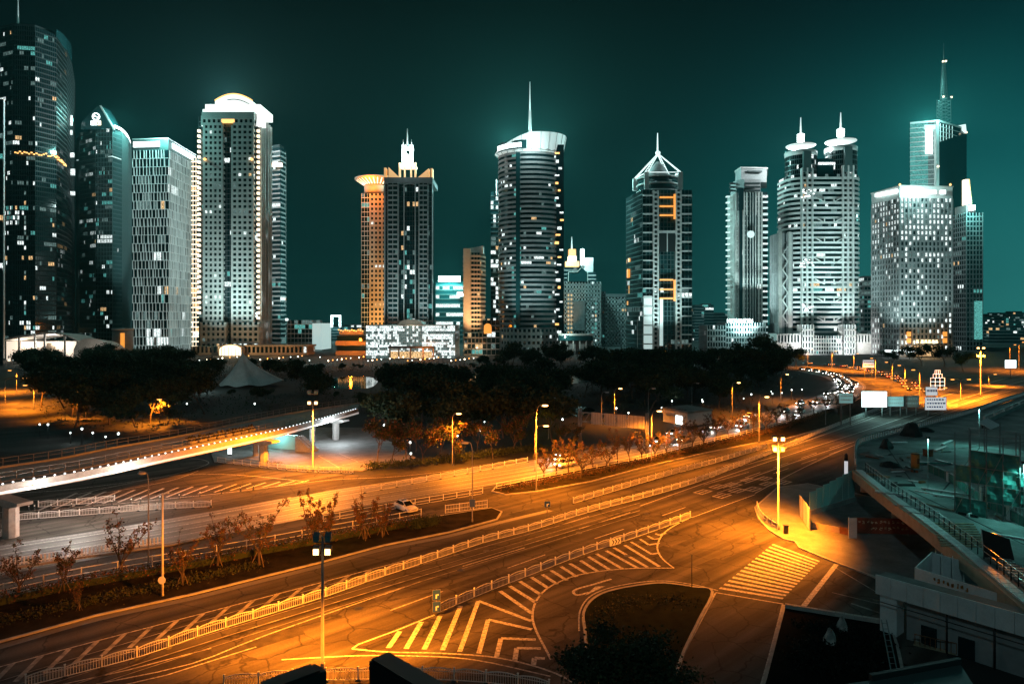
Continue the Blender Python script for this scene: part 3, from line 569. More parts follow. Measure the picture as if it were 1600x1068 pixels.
def vase_meshes(seed, h, nl, ls, dens=1.0):
    rnd = random.Random(seed); t, c = MB(), MB(); th = h * rnd.uniform(.20, .30); lean = Vector((rnd.gauss(0, .12), rnd.gauss(0, .12), 0)); top = lean * th + Vector((0, 0, th)); t.tube([(0, 0, 0), tuple(lean * th * .4 + Vector((0, 0, th * .5))), tuple(top)], [.13, .10, .09], 7, cap=False); nlm = rnd.randint(5, 7)
    for k in range(nlm):
        a = k * 6.28 / nlm + rnd.uniform(-.4, .4); sp = rnd.uniform(.30, .85); L = h * rnd.uniform(.5, .82); p = top - Vector((0, 0, rnd.uniform(0, th * .25))); d = Vector((math.cos(a) * sp, math.sin(a) * sp, 1)).normalized(); pts = [p]
        for i in range(5): d = (d + Vector((rnd.gauss(0, .16), rnd.gauss(0, .16), .06))).normalized(); pts.append(pts[-1] + d * L / 5)
        t.tube(pts, [.06, .05, .04, .03, .02, .01], 5, cap=False)
        for j in range(11):
            u = rnd.uniform(.25, 1.0) * 4.99; i = int(u); q = pts[i].lerp(pts[i + 1], u - i); b = Vector((rnd.gauss(0, 1), rnd.gauss(0, 1), rnd.uniform(.2, 1.3))).normalized() * rnd.uniform(.35, .95) * (1.25 - u * .14); m_ = q + b * .5 + Vector((rnd.gauss(0, .06), rnd.gauss(0, .06), .05)); e = q + b; t.tube([q, m_, e], [.018, .012, .006], 4, cap=False)
            for _ in range(int(nl * dens * rnd.uniform(.3, 1.5))): leaf_quad(c, q.lerp(e, rnd.uniform(.25, 1.1)) + Vector((rnd.gauss(0, .10), rnd.gauss(0, .10), rnd.gauss(0, .09))), ls * rnd.uniform(.6, 1.3), rnd, rnd.randint(0, 3))
    return t.mesh('trunk', M['bark']), c.mesh('crown', [M[x] for x in ('leaf_rust', 'leaf_dark', 'leaf_rust', 'leaf_olive')])
SPARSE = [vase_meshes(40 + i, 6.0, 17, .17) for i in range(6)]
BARE = [vase_meshes(50 + i, 5.6, 12, .20) for i in range(5)]
YOUNG = [tree_meshes(60 + i, 6.5, 3, .7, .09, 1100, .30, .35, ['leaf_mid', 'leaf_rust', 'leaf_dark'], 'bark', up=.5, tf=.36) for i in range(4)]
def plume_meshes(seed):
    rnd = random.Random(seed); t, c = MB(), MB()
    for k in range(rnd.randint(3, 4)):
        a = rnd.uniform(0, 6.28); ln = rnd.uniform(.15, .45); h = rnd.uniform(3.6, 5.6); b = Vector((math.cos(a) * .15, math.sin(a) * .15, 0)); pts = [b + Vector((math.cos(a) * ln * h * u * (.5 + .5 * u) + rnd.gauss(0, .05), math.sin(a) * ln * h * u * (.5 + .5 * u), h * u)) for u in (0, .25, .5, .75, 1)]
        t.tube(pts, [.07, .055, .04, .03, .012], 5, cap=False)
        for _ in range(14):
            u = rnd.uniform(.3, .95); i = int(u * 4); q = pts[i].lerp(pts[min(4, i + 1)], u * 4 - i); e = q + Vector((rnd.gauss(0, .35), rnd.gauss(0, .35), rnd.uniform(.1, .5))) * (1.15 - u); t.tube([q, e], [.018, .008], 4, cap=False)
            for _ in range(26): leaf_quad(c, q.lerp(e, rnd.uniform(.2, 1.15)) + Vector((rnd.gauss(0, .09), rnd.gauss(0, .09), rnd.gauss(0, .09))), rnd.uniform(.10, .2), rnd, rnd.randint(0, 2))
    return t.mesh('trunk', M['bark']), c.mesh('crown', [M['leaf_rust'], M['leaf_dark'], M['leaf_rust']])
PLUME = [plume_meshes(80 + i) for i in range(4)]
rnd = random.Random(5)
# the park: rows of dense trees from the street to the waterfront
def inpoly(x, y, poly):
    c = False; j = len(poly) - 1
    for i in range(len(poly)):
        if (poly[i][1] > y) != (poly[j][1] > y) and x < (poly[j][0] - poly[i][0]) * (y - poly[i][1]) / (poly[j][1] - poly[i][1]) + poly[i][0]: c = not c
        j = i
    return c
park = [(40, 600), (20, 572), (170, 563), (320, 566), (470, 566), (560, 572), (720, 566), (800, 562), (900, 564), (1000, 566), (1120, 565), (1190, 562), (1246, 570), (1250, 588), (1235, 600), (1215, 612), (1150, 640), (1120, 655), (1035, 640), (930, 648), (880, 690), (760, 706), (660, 716), (620, 700), (590, 668), (560, 640), (470, 638), (330, 655), (240, 672), (140, 676), (60, 660)]
nogo = [[(505, 612), (600, 612), (600, 584), (505, 584)], [(335, 618), (460, 618), (460, 596), (335, 596)], [(1020, 676), (1125, 676), (1125, 640), (1020, 640)], [(690, 606), (930, 606), (930, 580), (690, 580)], [(895, 700), (1025, 700), (1025, 655), (895, 655)], [(855, 665), (935, 665), (935, 632), (855, 632)]]
spots = []
Y = 160.0
while Y < 480:
    st = 10.5 + (Y - 160) * .022; X = -420 + rnd.uniform(0, st)
    while X < 260:
        x, y = X + rnd.uniform(-.36, .36) * st, Y + rnd.uniform(-.36, .36) * st; px, py = 800 + x / y * F, HY + CH * F / y
        if inpoly(px, py, park) and not any(inpoly(px, py, q) for q in nogo): spots.append((x, y))
        X += st
    Y += st * .95
rnd.shuffle(spots); spots = spots[:295]
for i, (x, y) in enumerate(spots):
    s = rnd.uniform(.85, 1.25); px = 800 + x / y * F; yl = 546 if px < 285 else (562 if px < 480 else (567 if px < 740 else (556 if px < 780 else 546)))
    if 330 < px < 460 and y < 296: yl = 604
    if 500 < px < 605 and y < 300: yl = 607
    zt = CH - (yl - HY) * y / F - rnd.uniform(0, 1.2)
    if zt < 2.2: continue
    s = min(s, zt / 11.0 + .02) if y > 230 else min(s, max(.3, zt / 10.5))
    put_tree(DENSE[i % 5], (x, y, 0), rnd.uniform(0, 6.28), (s * 1.1, s * (1.05 if y < 300 else 1.2)), 'dark leafy park tree in the black grove below the towers', 'park trees', 'park_tree')
# larger dark tree masses that stand out against the lit podiums
for px, py, s, lb in ((1195, 575, 2.0, 'largest round black tree left of the twin tower podium'), (1165, 574, 1.7, 'broad black tree beside the largest round tree'), (1232, 580, 1.5, 'black tree at the end of the grove by the bend'), (800, 572, 1.5, 'tall black tree before the round glass tower'), (860, 570, 1.45, 'second tall black tree before the round glass tower'),
                      (930, 570, 1.3, 'black tree before the arcade building'), (160, 570, 1.4, 'spiky dark tree by the pavilion roof'), (250, 570, 1.3, 'dark tree before the fin clad block'), (1440, 572, 1.3, 'round dark tree before the lit window block'), (1475, 573, 1.4, 'second round dark tree before the lit window block'), (1390, 570, 1.0, 'small dark tree by the canopy of the window block'), (1505, 580, 1.1, 'dark tree by the far flood mast')):
    put_tree(DENSE[int(px) % 5], G(px, py), px * .7, (s, s * .95), lb, 'park trees', 'park_tree')
# sodium-lit shrubs
for px, py, s, lb in ((118, 650, .55, 'orange glowing shrub below the first slip road lamp'), (135, 654, .5, 'small orange shrub right of the lamp pole'), (222, 668, .55, 'orange glowing shrub left of the lit lamp'), (250, 664, .62, 'brightest orange shrub right under the lit lamp'), (278, 668, .6, 'orange shrub right of the lit lamp'), (955, 640, .6, 'orange lit tree behind the gantry')):
    put_tree(YOUNG[int(px) % 4], G(px, py), px, (s * 1.7, s * 1.25), lb, 'sodium lit shrubs', 'shrub_tree')
# young trees between square and carriageway
for i, (px, py, s) in enumerate([(590, 728, 1.3), (612, 724, 1.25), (635, 720, 1.2), (662, 727, 1.2), (685, 716, 1.2), (710, 722, 1.15), (722, 710, 1.1), (770, 716, 1.05), (800, 708, 1.1), (815, 704, 1.2), (745, 706, 1.0), (650, 706, 1.1), (880, 704, .8), (905, 700, .75)]):
    put_tree(YOUNG[i % 4], G(px, py), i * 1.3, (s, s), 'thin young tree with rusty leaves beside the bright carriageway', 'young trees along the carriageway', 'young_tree')
# bare tree strip
for i in range(26):
    t = i / 25.0; px = 850 + 480 * t; py = 753 - 105 * t + rnd.uniform(-6, 6) - 18 * t * t + 9 * t
    put_tree(BARE[i % 5], G(px, py), i * 2.1, (rnd.uniform(.95, 1.25), rnd.uniform(1.0, 1.3)), 'nearly bare street tree in the strip beside the bright carriageway', 'bare street trees', 'bare_tree')
# propped trees on the near verge
for i, (px, py, s, k, lb) in enumerate([(30, 935, 1.0, 'S', 'teal tinted propped tree at the left border'), (100, 925, .9, 'S', 'propped tree between the left border tree and the fence posts'), (192, 905, 1.25, 'S', 'large propped tree before the picket fence'), (124, 955, .5, 'S', 'tiny staked sapling on the dark verge'), (286, 915, 1.0, 'S', 'staked tree right of the white pole'), (340, 885, 1.15, 'S', 'broad rusty tree on the verge middle'),
                                        (405, 884, 1.3, 'S', 'tallest bare rusty tree left of the flood mast'), (488, 850, 1.25, 'P', 'plume shaped tree behind the flood mast'), (512, 846, 1.1, 'P', 'second plume shaped tree behind the flood mast'), (570, 843, 1.2, 'P', 'leaning plume tree left of the parked car'), (598, 838, 1.15, 'P', 'plume tree next to the parked car')]):
    r = put_tree((SPARSE if k == 'S' else PLUME)[i % (6 if k == 'S' else 4)], G(px, py), i * 1.9, (s, s), lb, 'propped verge trees', 'verge_tree')
    for j in range(3):
        a = j * 2.09 + .5; m = MB(); m.tube([(math.cos(a) * .75, math.sin(a) * .75, 0), (math.cos(a) * .06, math.sin(a) * .06, 1.5)], .035, 5); m.build('prop_stake', M['bark_pale'], r)
# hedge on the verge: one clipped line of shrubs
def hedge(name, label, pts, wd, ht, dens, ls=.16, lm=('hedge_leaf', 'leaf_olive'), seed=3):
    r_ = random.Random(seed); m = MB(); ps = resample(pts, .5)
    for a_, b_ in zip(ps, ps[1:]):
        if ht > 1.22: m.bar(a_ + Vector((0, 0, ht * .34)), b_ + Vector((0, 0, ht * .34)), wd * .5, ht * .6, len(lm) - 1)
    for p in ps:
        for _ in range(dens): leaf_quad(m, Vector((p.x + r_.gauss(0, wd * .36), p.y + r_.gauss(0, wd * .36), abs(r_.uniform(.05, 1) ** .7) * ht * r_.uniform(.75, 1.12))), ls * r_.uniform(.6, 1.4), r_, r_.randint(0, len(lm) - 1))
    return tag(m.build(name, [M[l] for l in lm]), label, 'hedge', kind='stuff')
hedge('hedge', 'low reddish brown hedge along the verge fence', smooth(GP([(-80, 962), (0, 946), (130, 917), (270, 893), (400, 868), (520, 845), (620, 826), (665, 817)]), 4), 1.2, 1.25, 70, .19, ('hedge_leaf', 'leaf_rust', 'leaf_dark'))
hedge('hedge', 'ragged ground cover along the near edge of the verge', smooth(GP([(-80, 992), (0, 974), (150, 940), (300, 908), (400, 884)]), 4), 1.9, .5, 90, .16, ('hedge_leaf', 'leaf_mid'), 9)
hedge('hedge', 'clipped dark shrub at the end of the verge hedge', GP([(650, 826), (684, 819)]), 1.3, 1.35, 260, .15, ('leaf_dark',), 4)
hedge('hedge', 'low brown planting under the bare street trees', smooth(GP([(790, 766), (900, 746), (1000, 725), (1100, 700), (1200, 676), (1300, 642)]), 4), 1.6, .8, 30, .24, ('hedge_leaf', 'leaf_rust'), 6)
hedge('hedge', 'shrubs between the square and the carriageway', smooth(GP([(575, 733), (640, 728), (720, 718), (800, 708), (850, 702)]), 4), 2.4, 1.2, 60, .3, ('leaf_dark', 'leaf_mid'), 8)
hedge('hedge', 'dark planting on the oval traffic island', smooth(GP([(940, 975), (955, 950), (990, 940), (1040, 938), (1080, 945)]), 3), 2.4, .3, 40, .14, ('leaf_dark', 'leaf_olive'), 12)
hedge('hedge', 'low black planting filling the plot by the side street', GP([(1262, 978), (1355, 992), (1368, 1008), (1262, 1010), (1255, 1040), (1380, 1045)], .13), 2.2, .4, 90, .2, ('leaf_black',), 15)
# big tree in the foreground
fg = tree_meshes(99, 7.2, 4, 1.15, .2, 11000, .22, .38, ['leaf_dark', 'leaf_dark', 'leaf_mid'], up=.12, tf=.30, nb=(3, 5))
put_tree(fg, (7.9, 48.5, 0), .4, (1.06, .80), 'large black leafy tree in front of the oval island', None, 'park_tree')
# undergrowth of the park
m = MB(); r_ = random.Random(2)
for i in range(22000):
    while True:
        x, y = r_.uniform(-300, 170), r_.uniform(155, 440); px, py = 800 + x / y * F, HY + CH * F / y
        if inpoly(px, py, park) and not any(inpoly(px, py, q) for q in nogo): break
    leaf_quad(m, Vector((x, y, r_.uniform(.05, 1.0))), r_.uniform(.25, .6), r_)
tag(m.build('undergrowth', M['leaf_dark']), 'black undergrowth between the park trees', 'undergrowth', kind='stuff')
# ------------------------------------------------------------------ towers: shared pieces
mat('glass_dark', (.008, .022, .026), .07, spec=.75); mat('glass_teal', (.012, .05, .055), .10, spec=.8)
lit_mat('room_dim', (.62, 1.0, .95), .16); lit_mat('room_white', (.88, 1.0, .98), 1.15); lit_mat('room_warm', (1.0, .62, .28), .8); lit_mat('room_teal', (.22, .9, .82), .40); lit_mat('room_bright', (.9, 1.0, 1.0), 2.6)
PANES = [M[k] for k in ('glass_dark', 'room_dim', 'room_white', 'room_warm', 'room_teal', 'room_bright', 'glass_teal')]
mat('stone', (.46, .455, .44), .8, noise=(.12, .85, 1.12)); mat('stone_grey', (.27, .275, .28), .8, noise=(.12, .8, 1.15)); mat('stone_dark', (.09, .095, .10), .75, noise=(.12, .8, 1.2))
mat('stone_tan', (.42, .33, .24), .8, noise=(.12, .85, 1.12)); mat('frame_dark', (.03, .04, .042), .45, .3); mat('frame_teal', (.09, .15, .15), .45, .3); mat('frame_white', (.60, .61, .60), .55, noise=(.2, .88, 1.08)); mat('steel', (.42, .44, .45), .4, .5)
mat('led_white', (.7, .7, .7), .4, emit=(.84, 1.0, .98), es=3.0, sample=False); mat('led_soft', (.6, .6, .6), .4, emit=(.72, 1.0, .97), es=.55, sample=False); mat('glow_fin', (.55, .56, .56), .5, emit=(.72, 1.0, .96), es=.22, sample=False)  # the fin material glows faintly in place of wash light on the fins
mat('led_amber', (.7, .5, .3), .4, emit=(1.0, .50, .14), es=1.8, sample=False); mat('led_orange', (.7, .4, .2), .4, emit=(1.0, .36, .05), es=1.0, sample=False); mat('led_cream', (.7, .6, .5), .4, emit=(1.0, .80, .55), es=2.2, sample=False)
mat('led_red', (.6, .1, .05), .4, emit=(1.0, .22, .06), es=3.0, sample=False)
FLOODK = .47; GLOWK = 2.3  # flood scale, and scale of the lamps added for haze halos
class Lit:
    def __init__(s, seed, p=.08, run=3, warm=.08, bright=.35, teal=.12, rows=None, zones=None, base=0):
        s.r = random.Random(seed); s.p = p; s.run = run; s.warm = warm; s.bright = bright; s.teal = teal; s.rows = rows or {}; s.c = {}; s.zones = zones; s.base = base
    def kind(s):
        u = s.r.random()
        if u < s.warm: return 3
        if u < s.warm + s.teal: return 4
        return 2 if s.r.random() < s.bright else 1
    def row(s, g, j, n):
        k = (g, j)
        if k not in s.c:
            o = [s.base] * n; p = s.rows.get(j, s.p); i = 0
            while i < n:
                if s.r.random() < p / max(1, s.run * .6):
                    L = max(1, int(s.r.expovariate(1.0 / s.run)) + 1); kd = s.kind()
                    for q in range(i, min(n, i + L)): o[q] = kd if s.r.random() < .82 else 0
                    i += L
                i += 1
            s.c[k] = o
        return s.c[k]
    def __call__(s, g, i, j, nc, nf):
        if s.zones:
            z = s.zones(g, i, j, nc, nf)
            if z is not None: return z if isinstance(z, int) else (s.kind() if s.r.random() < z else 0)
        return s.row(g, j, nc)[i]
def ccw(poly):
    a = sum(p[0] * q[1] - q[0] * p[1] for p, q in zip(poly, poly[1:] + poly[:1])); return poly if a > 0 else poly[::-1]
def skin(root, poly, z0, z1, fh, cw, frame='frame_dark', band=(.9, .25), pier=(.3, .3), lit=None, every=1, wall=None, roof=True, names=('window', 'floor_band', 'pier'), c=None, top=None, base_pane=0):
    c = c or root.location; P = ccw([(p[0] - c[0], p[1] - c[1]) for p in poly]); n = len(P); wall = wall or frame
    mw, mp, mbd, mpr = MB(), MB(), MB(), MB(); nf = max(1, round((z1 - z0) / fh)); f = (z1 - z0) / nf; lit = lit or (lambda *a: base_pane)
    for g in range(n):
        a = Vector((*P[g], 0)); b = Vector((*P[(g + 1) % n], 0)); d = b - a; L = d.length
        if L < .05: continue
        d /= L; nr = Vector((d.y, -d.x, 0)); mid = (a + b) / 2 + Vector((c[0], c[1], 0))
        if nr.dot(-mid) < -.03 * mid.length:
            mw.face([(a.x, a.y, z0), (b.x, b.y, z0), (b.x, b.y, z1), (a.x, a.y, z1)]); continue
        nc = max(1, round(L / cw)); w_ = L / nc
        for j in range(nf):
            za = z0 + j * f; zb = za + f
            for i in range(nc):
                q0 = a + d * (i * w_); q1 = a + d * ((i + 1) * w_); mp.face([(q0.x, q0.y, za), (q1.x, q1.y, za), (q1.x, q1.y, zb), (q0.x, q0.y, zb)], lit(g, i, j, nc, nf))
            if band:
                h, dp = band; e0 = a - d * dp * .5 + nr * dp; e1 = b + d * dp * .5 + nr * dp; zt = za + h
                mbd.face([(e0.x, e0.y, za), (e1.x, e1.y, za), (e1.x, e1.y, zt), (e0.x, e0.y, zt)]); mbd.face([(e0.x, e0.y, zt), (e1.x, e1.y, zt), (b.x, b.y, zt), (a.x, a.y, zt)]); mbd.face([(a.x, a.y, za), (b.x, b.y, za), (e1.x, e1.y, za), (e0.x, e0.y, za)])
        if pier:
            wd, dp = pier
            for i in range(0, nc + 1, every):
                q = a + d * (i * w_); s0 = q - d * wd / 2; s1 = q + d * wd / 2; o0 = s0 + nr * dp; o1 = s1 + nr * dp
                mpr.face([(o0.x, o0.y, z0), (o1.x, o1.y, z0), (o1.x, o1.y, z1), (o0.x, o0.y, z1)]); mpr.face([(s0.x, s0.y, z0), (o0.x, o0.y, z0), (o0.x, o0.y, z1), (s0.x, s0.y, z1)]); mpr.face([(o1.x, o1.y, z0), (s1.x, s1.y, z0), (s1.x, s1.y, z1), (o1.x, o1.y, z1)])
    if roof: mw.face([(p[0], p[1], z1) for p in P])
    if mw.f: mw.build('wall', M[wall], root)
    mp.build(names[0], PANES, root, kind='stuff')
    if mbd.f: mbd.build(names[1], M[frame], root, kind='stuff')
    if mpr.f: mpr.build(names[2], M[frame], root, kind='stuff')
def W(l): return [PX(*p) for p in l]
def box2(L, N, R):
    a, b, c_ = PX(*L), PX(*N), PX(*R); return [a, b, c_, (a[0] + c_[0] - b[0], a[1] + c_[1] - b[1])]
def slab(x0, x1, D, dep): return [PX(x0, D), PX(x1, D), (PX(x1, D)[0], D + dep), (PX(x0, D)[0], D + dep)]
def troot(poly, name, label, cat='tower', group=None):
    c = (sum(p[0] for p in poly) / len(poly), sum(p[1] for p in poly) / len(poly), 0); return tag(empty(name, c), label, cat, group)
def loc(root, p): return (p[0] - root.location.x, p[1] - root.location.y)
def lbox(root, name, px0, px1, py0, py1, D, dep, m, kind=None):   # a block by its picture rows and columns at distance D
    a = loc(root, PX(px0, D)); b = loc(root, PX(px1, D)); q = MB(); q.box(a[0], b[0], a[1], a[1] + dep, ZZ(py1, D), ZZ(py0, D)); return q.build(name, M[m], root, kind=kind)
def cap(root, poly, z0, z1, m, grow_=0.0, name='parapet'):
    P = ccw([loc(root, p) for p in poly]); cx = sum(p[0] for p in P) / len(P); cy_ = sum(p[1] for p in P) / len(P); q = MB()
    q.prism([(cx + (x - cx) * (1 + grow_), cy_ + (y - cy_) * (1 + grow_)) for x, y in P], z0, z1); return q.build(name, M[m], root)
def mast(root, px, D, y0, y1, r0, r1, m='frame_white', name='spire', n=8):
    x, y = loc(root, PX(px, D)); q = MB(); q.tube([(x, y, ZZ(y0, D)), (x, y, (ZZ(y0, D) + ZZ(y1, D)) / 2), (x, y, ZZ(y1, D))], [r0, (r0 + r1) / 2, r1], n); return q.build(name, M[m], root)
def flood(root, px, D, tx, ty, TD, power, col=(.66, 1.0, .97), ang=60, z=3.0, blend=.9):
    a = PX(px, D); b = PX(tx, TD); return light('facade_floodlight', 'SPOT', (*loc(root, a), z), power * FLOODK, col, root, target=(*loc(root, b), ZZ(ty, TD)), radius=1.5, angle=math.radians(ang), blend=blend)
def dots(root, name, pts, s, m, kind='stuff'):
    q = MB()
    for x, y, z in pts: q.box(x - s / 2, x + s / 2, y - s / 2, y + s / 2, z - s / 2, z + s / 2)
    return q.build(name, M[m], root, kind=kind)
# ---- sliver at the left border
P = W([(-60, 420), (4.5, 420), (4.5, 444), (-60, 444)]); r = troot(P, 'office_tower', 'dark banded tower cut by the left border'); zt = ZZ(155, 420)
skin(r, P, 0, zt, 4.2, 3.0, 'frame_dark', (1.2, .3), None, Lit(1, .03)); lbox(r, 'edge_fin', 4.5, 5.6, 155, 560, 419, 1.2, 'steel')
# ---- 1 tall curved dark glass tower
P = W([(-60, 575), (-25, 548), (20, 535), (55, 538), (88, 552), (104, 582), (112, 615), (117, 665), (60, 720), (-40, 710)]); r = troot(P, 'glass_tower', 'tallest curved dark glass tower with scattered lit floors at the left'); H1 = ZZ(44, 540)
L1 = Lit(11, .085, 3.2, .08, .42, .16, rows={29: .8, 42: .5, 50: .6, 60: .4, 18: .4, 34: .42, 11: .4, 38: .3, 5: .3, 54: .4},
         zones=lambda g, i, j, nc, nf: (.72 if 26 <= j <= 29 and i > nc * .35 else None) if g == 1 else ((.6 if 26 <= j <= 29 and i < nc * .25 else (.5 if j < 36 and i == nc // 2 else None)) if g == 2 else None))
skin(r, P, 0, H1, 3.9, 1.6, 'frame_dark', (1.0, .22), (.22, .28), L1)
q = MB(); cr = [loc(r, PX(*p)) for p in ((88, 551), (96, 565), (104, 581), (112, 614))]; tz = [ZZ(46, 552), ZZ(52, 566), ZZ(60, 582), ZZ(72, 615)]
for i in range(3):
    a, b = cr[i], cr[i + 1]; q.hexa([(a[0], a[1], H1 - 2), (b[0], b[1], H1 - 2), (b[0] - .8, b[1] + .8, H1 - 2), (a[0] - .8, a[1] + .8, H1 - 2)], [(a[0], a[1], tz[i]), (b[0], b[1], tz[i + 1]), (b[0] - .8, b[1] + .8, tz[i + 1]), (a[0] - .8, a[1] + .8, tz[i])])
q.build('glass_screen', M['glass_teal'], r); cap(r, P, H1, H1 + 3.5, 'frame_dark', -.06)
mast(r, 28, 560, 42, -20, .9, .25); am = smooth([(*loc(r, PX(*p)), 0) for p in ((25, 533), (55, 536.5), (88, 550), (104, 580))], 8)
dots(r, 'amber_lamp_string', [(p.x + .1, p.y - .9, ZZ(239, 536) + random.uniform(-1.3, 1.1)) for p in resample(am, 1.6)], .95, 'led_amber')
q = MB()
for px, y0, y1 in ((104, 145, 154), (108, 177, 192), (112, 182, 198), (112, 205, 212), (115, 240, 247), (116, 265, 275), (116, 300, 306)):
    x, y = loc(r, PX(px, 606)); q.box(x - 1.2, x + 2.4, y - 3.5, y - 2.5, ZZ(y1, 606), ZZ(y0, 606))
q.build('lit_panel', M['room_white'], r, kind='stuff')
# ---- 2 curved tower with rooftop sign
P = W([(119, 690), (125, 655), (150, 642), (176, 640), (190, 652), (200, 675), (205, 705), (160, 740)]); r = troot(P, 'glass_tower', 'curved teal glass tower with glowing round rooftop logo'); H2 = ZZ(203, 645)
skin(r, P, 0, H2, 4.0, 1.5, 'frame_teal', (.8, .22), (.28, .5), Lit(21, .10, 3, .02, .4, .3, rows={41: .35, 46: .75, 47: .4, 34: .35, 30: .4, 27: .4}, zones=lambda g, i, j, nc, nf: (6 if g in (3, 4, 5, 6) and random.random() > .05 else None)))
q = MB(); y0 = loc(r, PX(150, 641))[1]; gp = [(loc(r, PX(px, 641))[0], ZZ(py, 641)) for px, py in ((126, 202), (128, 190), (152, 166), (157, 165), (179, 203))]
q.hexa([(x, y0, z) for x, z in gp][::-1], [(x, y0 + 16, z) for x, z in gp][::-1]); q.build('gable', M['glass_teal'], r)
for k in (0, 1.6):
    a, b = PX(156 + k, 640), PX(178 + k, 640); q = MB(); q.bar((*loc(r, a), ZZ(165, 640)), (*loc(r, b), ZZ(203, 640)), .6); q.build('roof_rail', M['frame_white'], r)
q = MB()
for i in range(18):
    a0, a1 = (i / 18 * 6.283, (i + 1) / 18 * 6.283); cx, cz = loc(r, PX(149.5, 640))[0], ZZ(182, 640); R_ = 3.1; q.bar((cx + R_ * math.cos(a0), y0 - .6, cz + R_ * math.sin(a0)), (cx + R_ * math.cos(a1), y0 - .6, cz + R_ * math.sin(a1)), .8, .8)
q.bar((cx - 2, y0 - .6, cz + .8), (cx + 2, y0 - .6, cz - .8), .8, .8); sg = q.build('rooftop_sign', M['led_white'], r)
for i in range(3):
    q = MB(); x = cx - 4.6 + i * 3.3; z = cz - 8.0
    for b in ((0, .6, 0, 4), (0, 2.4, 3.3, 4), (0, 2.4, 0, .7), (.2, 2.2, 1.7, 2.3), (1.9, 2.5, 0, 4))[: (5 if i != 1 else 4)]: q.box(x + b[0], x + b[1], y0 - .9, y0 - .3, z + b[2], z + b[3])
    q.build('character', M['led_cream' if i == 2 else 'led_white'], sg)
pts = smooth([(*loc(r, PX(*p)), 0) for p in ((179, 641), (190, 651), (199, 672), (204, 700))], 5); zr = [ZZ(196, 645), ZZ(221, 690)]
q = MB()
for i in range(len(pts) - 1):
    a, b = pts[i], pts[i + 1]; z = H2 + 1; q.bar((a.x, a.y - .6, z + 1), (b.x, b.y - .6, z + 1), 1.0, 2.2)
q.build('crown_light', M['led_white'], r)
light('crown_glow', 'POINT', (*loc(r, PX(192, 640)), H2 + 8), 60000 * GLOWK, (.35, 1, .92), r, radius=2)
q = MB(); a, b = loc(r, PX(121, 665)), loc(r, PX(176, 639)); q.bar((a[0], a[1] - .8, ZZ(245, 650)), (b[0], b[1] - .8, ZZ(245, 640)), .7); b2 = loc(r, PX(190, 651)); q.bar((b[0], b[1] - .8, ZZ(245, 640)), (b2[0], b2[1] - .9, ZZ(247, 645)), .7); q.build('light_line', M['led_soft'], r)
flood(r, 230, 600, 198, 320, 668, 900000, ang=42)
# ---- 3 fin-clad block
P = box2((207, 563), (263, 560), (306, 616)); r = troot(P, 'office_block', 'pale fin clad office block with white lit roof band'); H3 = ZZ(217, 560)
skin(r, P, 0, H3 - 9, 7.1, 3.0, 'glow_fin', (.42, .35), None, Lit(31, .06, 2, .1, .3, .1, rows={2: .3, 4: .5, 6: .3, 7: .3}, zones=lambda g, i, j, nc, nf: None), wall='frame_teal')
PL = ccw([loc(r, p) for p in P]); q = MB(); rr = random.Random(3)
for g in range(4):
    a = Vector((*PL[g], 0)); b = Vector((*PL[(g + 1) % 4], 0)); d = (b - a); L = d.length; d /= L; nr = Vector((d.y, -d.x, 0))
    if nr.dot(-(a + b) / 2 - r.location) < 0: continue
    nf = round((H3 - 9) / 7.1); f = (H3 - 9) / nf
    for j in range(nf):
        x = (1.2 if j % 2 else .2)
        while x < L - .5:
            wd = rr.choice((.32, .45, .6, 1.1)); p0 = a + d * x; p1 = p0 + d * wd; o = nr * .7
            q.hexa([p0 + Vector((0, 0, j * f)), p1 + Vector((0, 0, j * f)), p1 + o + Vector((0, 0, j * f)), p0 + o + Vector((0, 0, j * f))][::-1], [p0 + Vector((0, 0, (j + 1) * f)), p0 + d * wd * .4 + Vector((0, 0, (j + 1) * f)), p0 + d * wd * .4 + o + Vector((0, 0, (j + 1) * f)), p0 + o + Vector((0, 0, (j + 1) * f))][::-1], 0, False); x += rr.uniform(2.2, 3.4)
q.build('fin', M['glow_fin'], r, kind='stuff'); cap(r, P, H3 - 9, H3, 'frame_teal'); cap(r, P, H3, H3 + .8, 'frame_white', .01)
q = MB()
for g, (t0, t1) in ((0, (.04, .78)), (1, (.1, .95))):
    a, b = (Vector((*loc(r, P[0]), 0)), Vector((*loc(r, P[1]), 0))) if g == 0 else (Vector((*loc(r, P[1]), 0)), Vector((*loc(r, P[2]), 0)))
    off = Vector((0, -.8, 0)) if g == 0 else Vector((.9, 0, 0)); n_ = 10
    for i in range(n_): u0 = t0 + (t1 - t0) * i / n_; u1 = u0 + (t1 - t0) / n_ * .86; q.bar(a.lerp(b, u0) + off + Vector((0, 0, H3 - 4.2)), a.lerp(b, u1) + off + Vector((0, 0, H3 - 4.2)), .6, 4.4)
q.build('roof_light', M['led_white'], r, kind='stuff'); light('crown_glow', 'POINT', (*loc(r, PX(250, 552)), H3 + 4), 40000 * GLOWK, (.35, 1, .92), r, radius=2)
# ---- amber-edged slim slab beside it
P = slab(297, 311, 606, 26); r = troot(P, 'slim_tower', 'slim tower of stacked amber and white lit balconies', 'tower'); skin(r, P, 0, ZZ(246, 606), 4.3, 2.6, 'led_cream', (.9, .5), (.3, .2), Lit(5, .3, 2, .4, .4), wall='stone_dark')
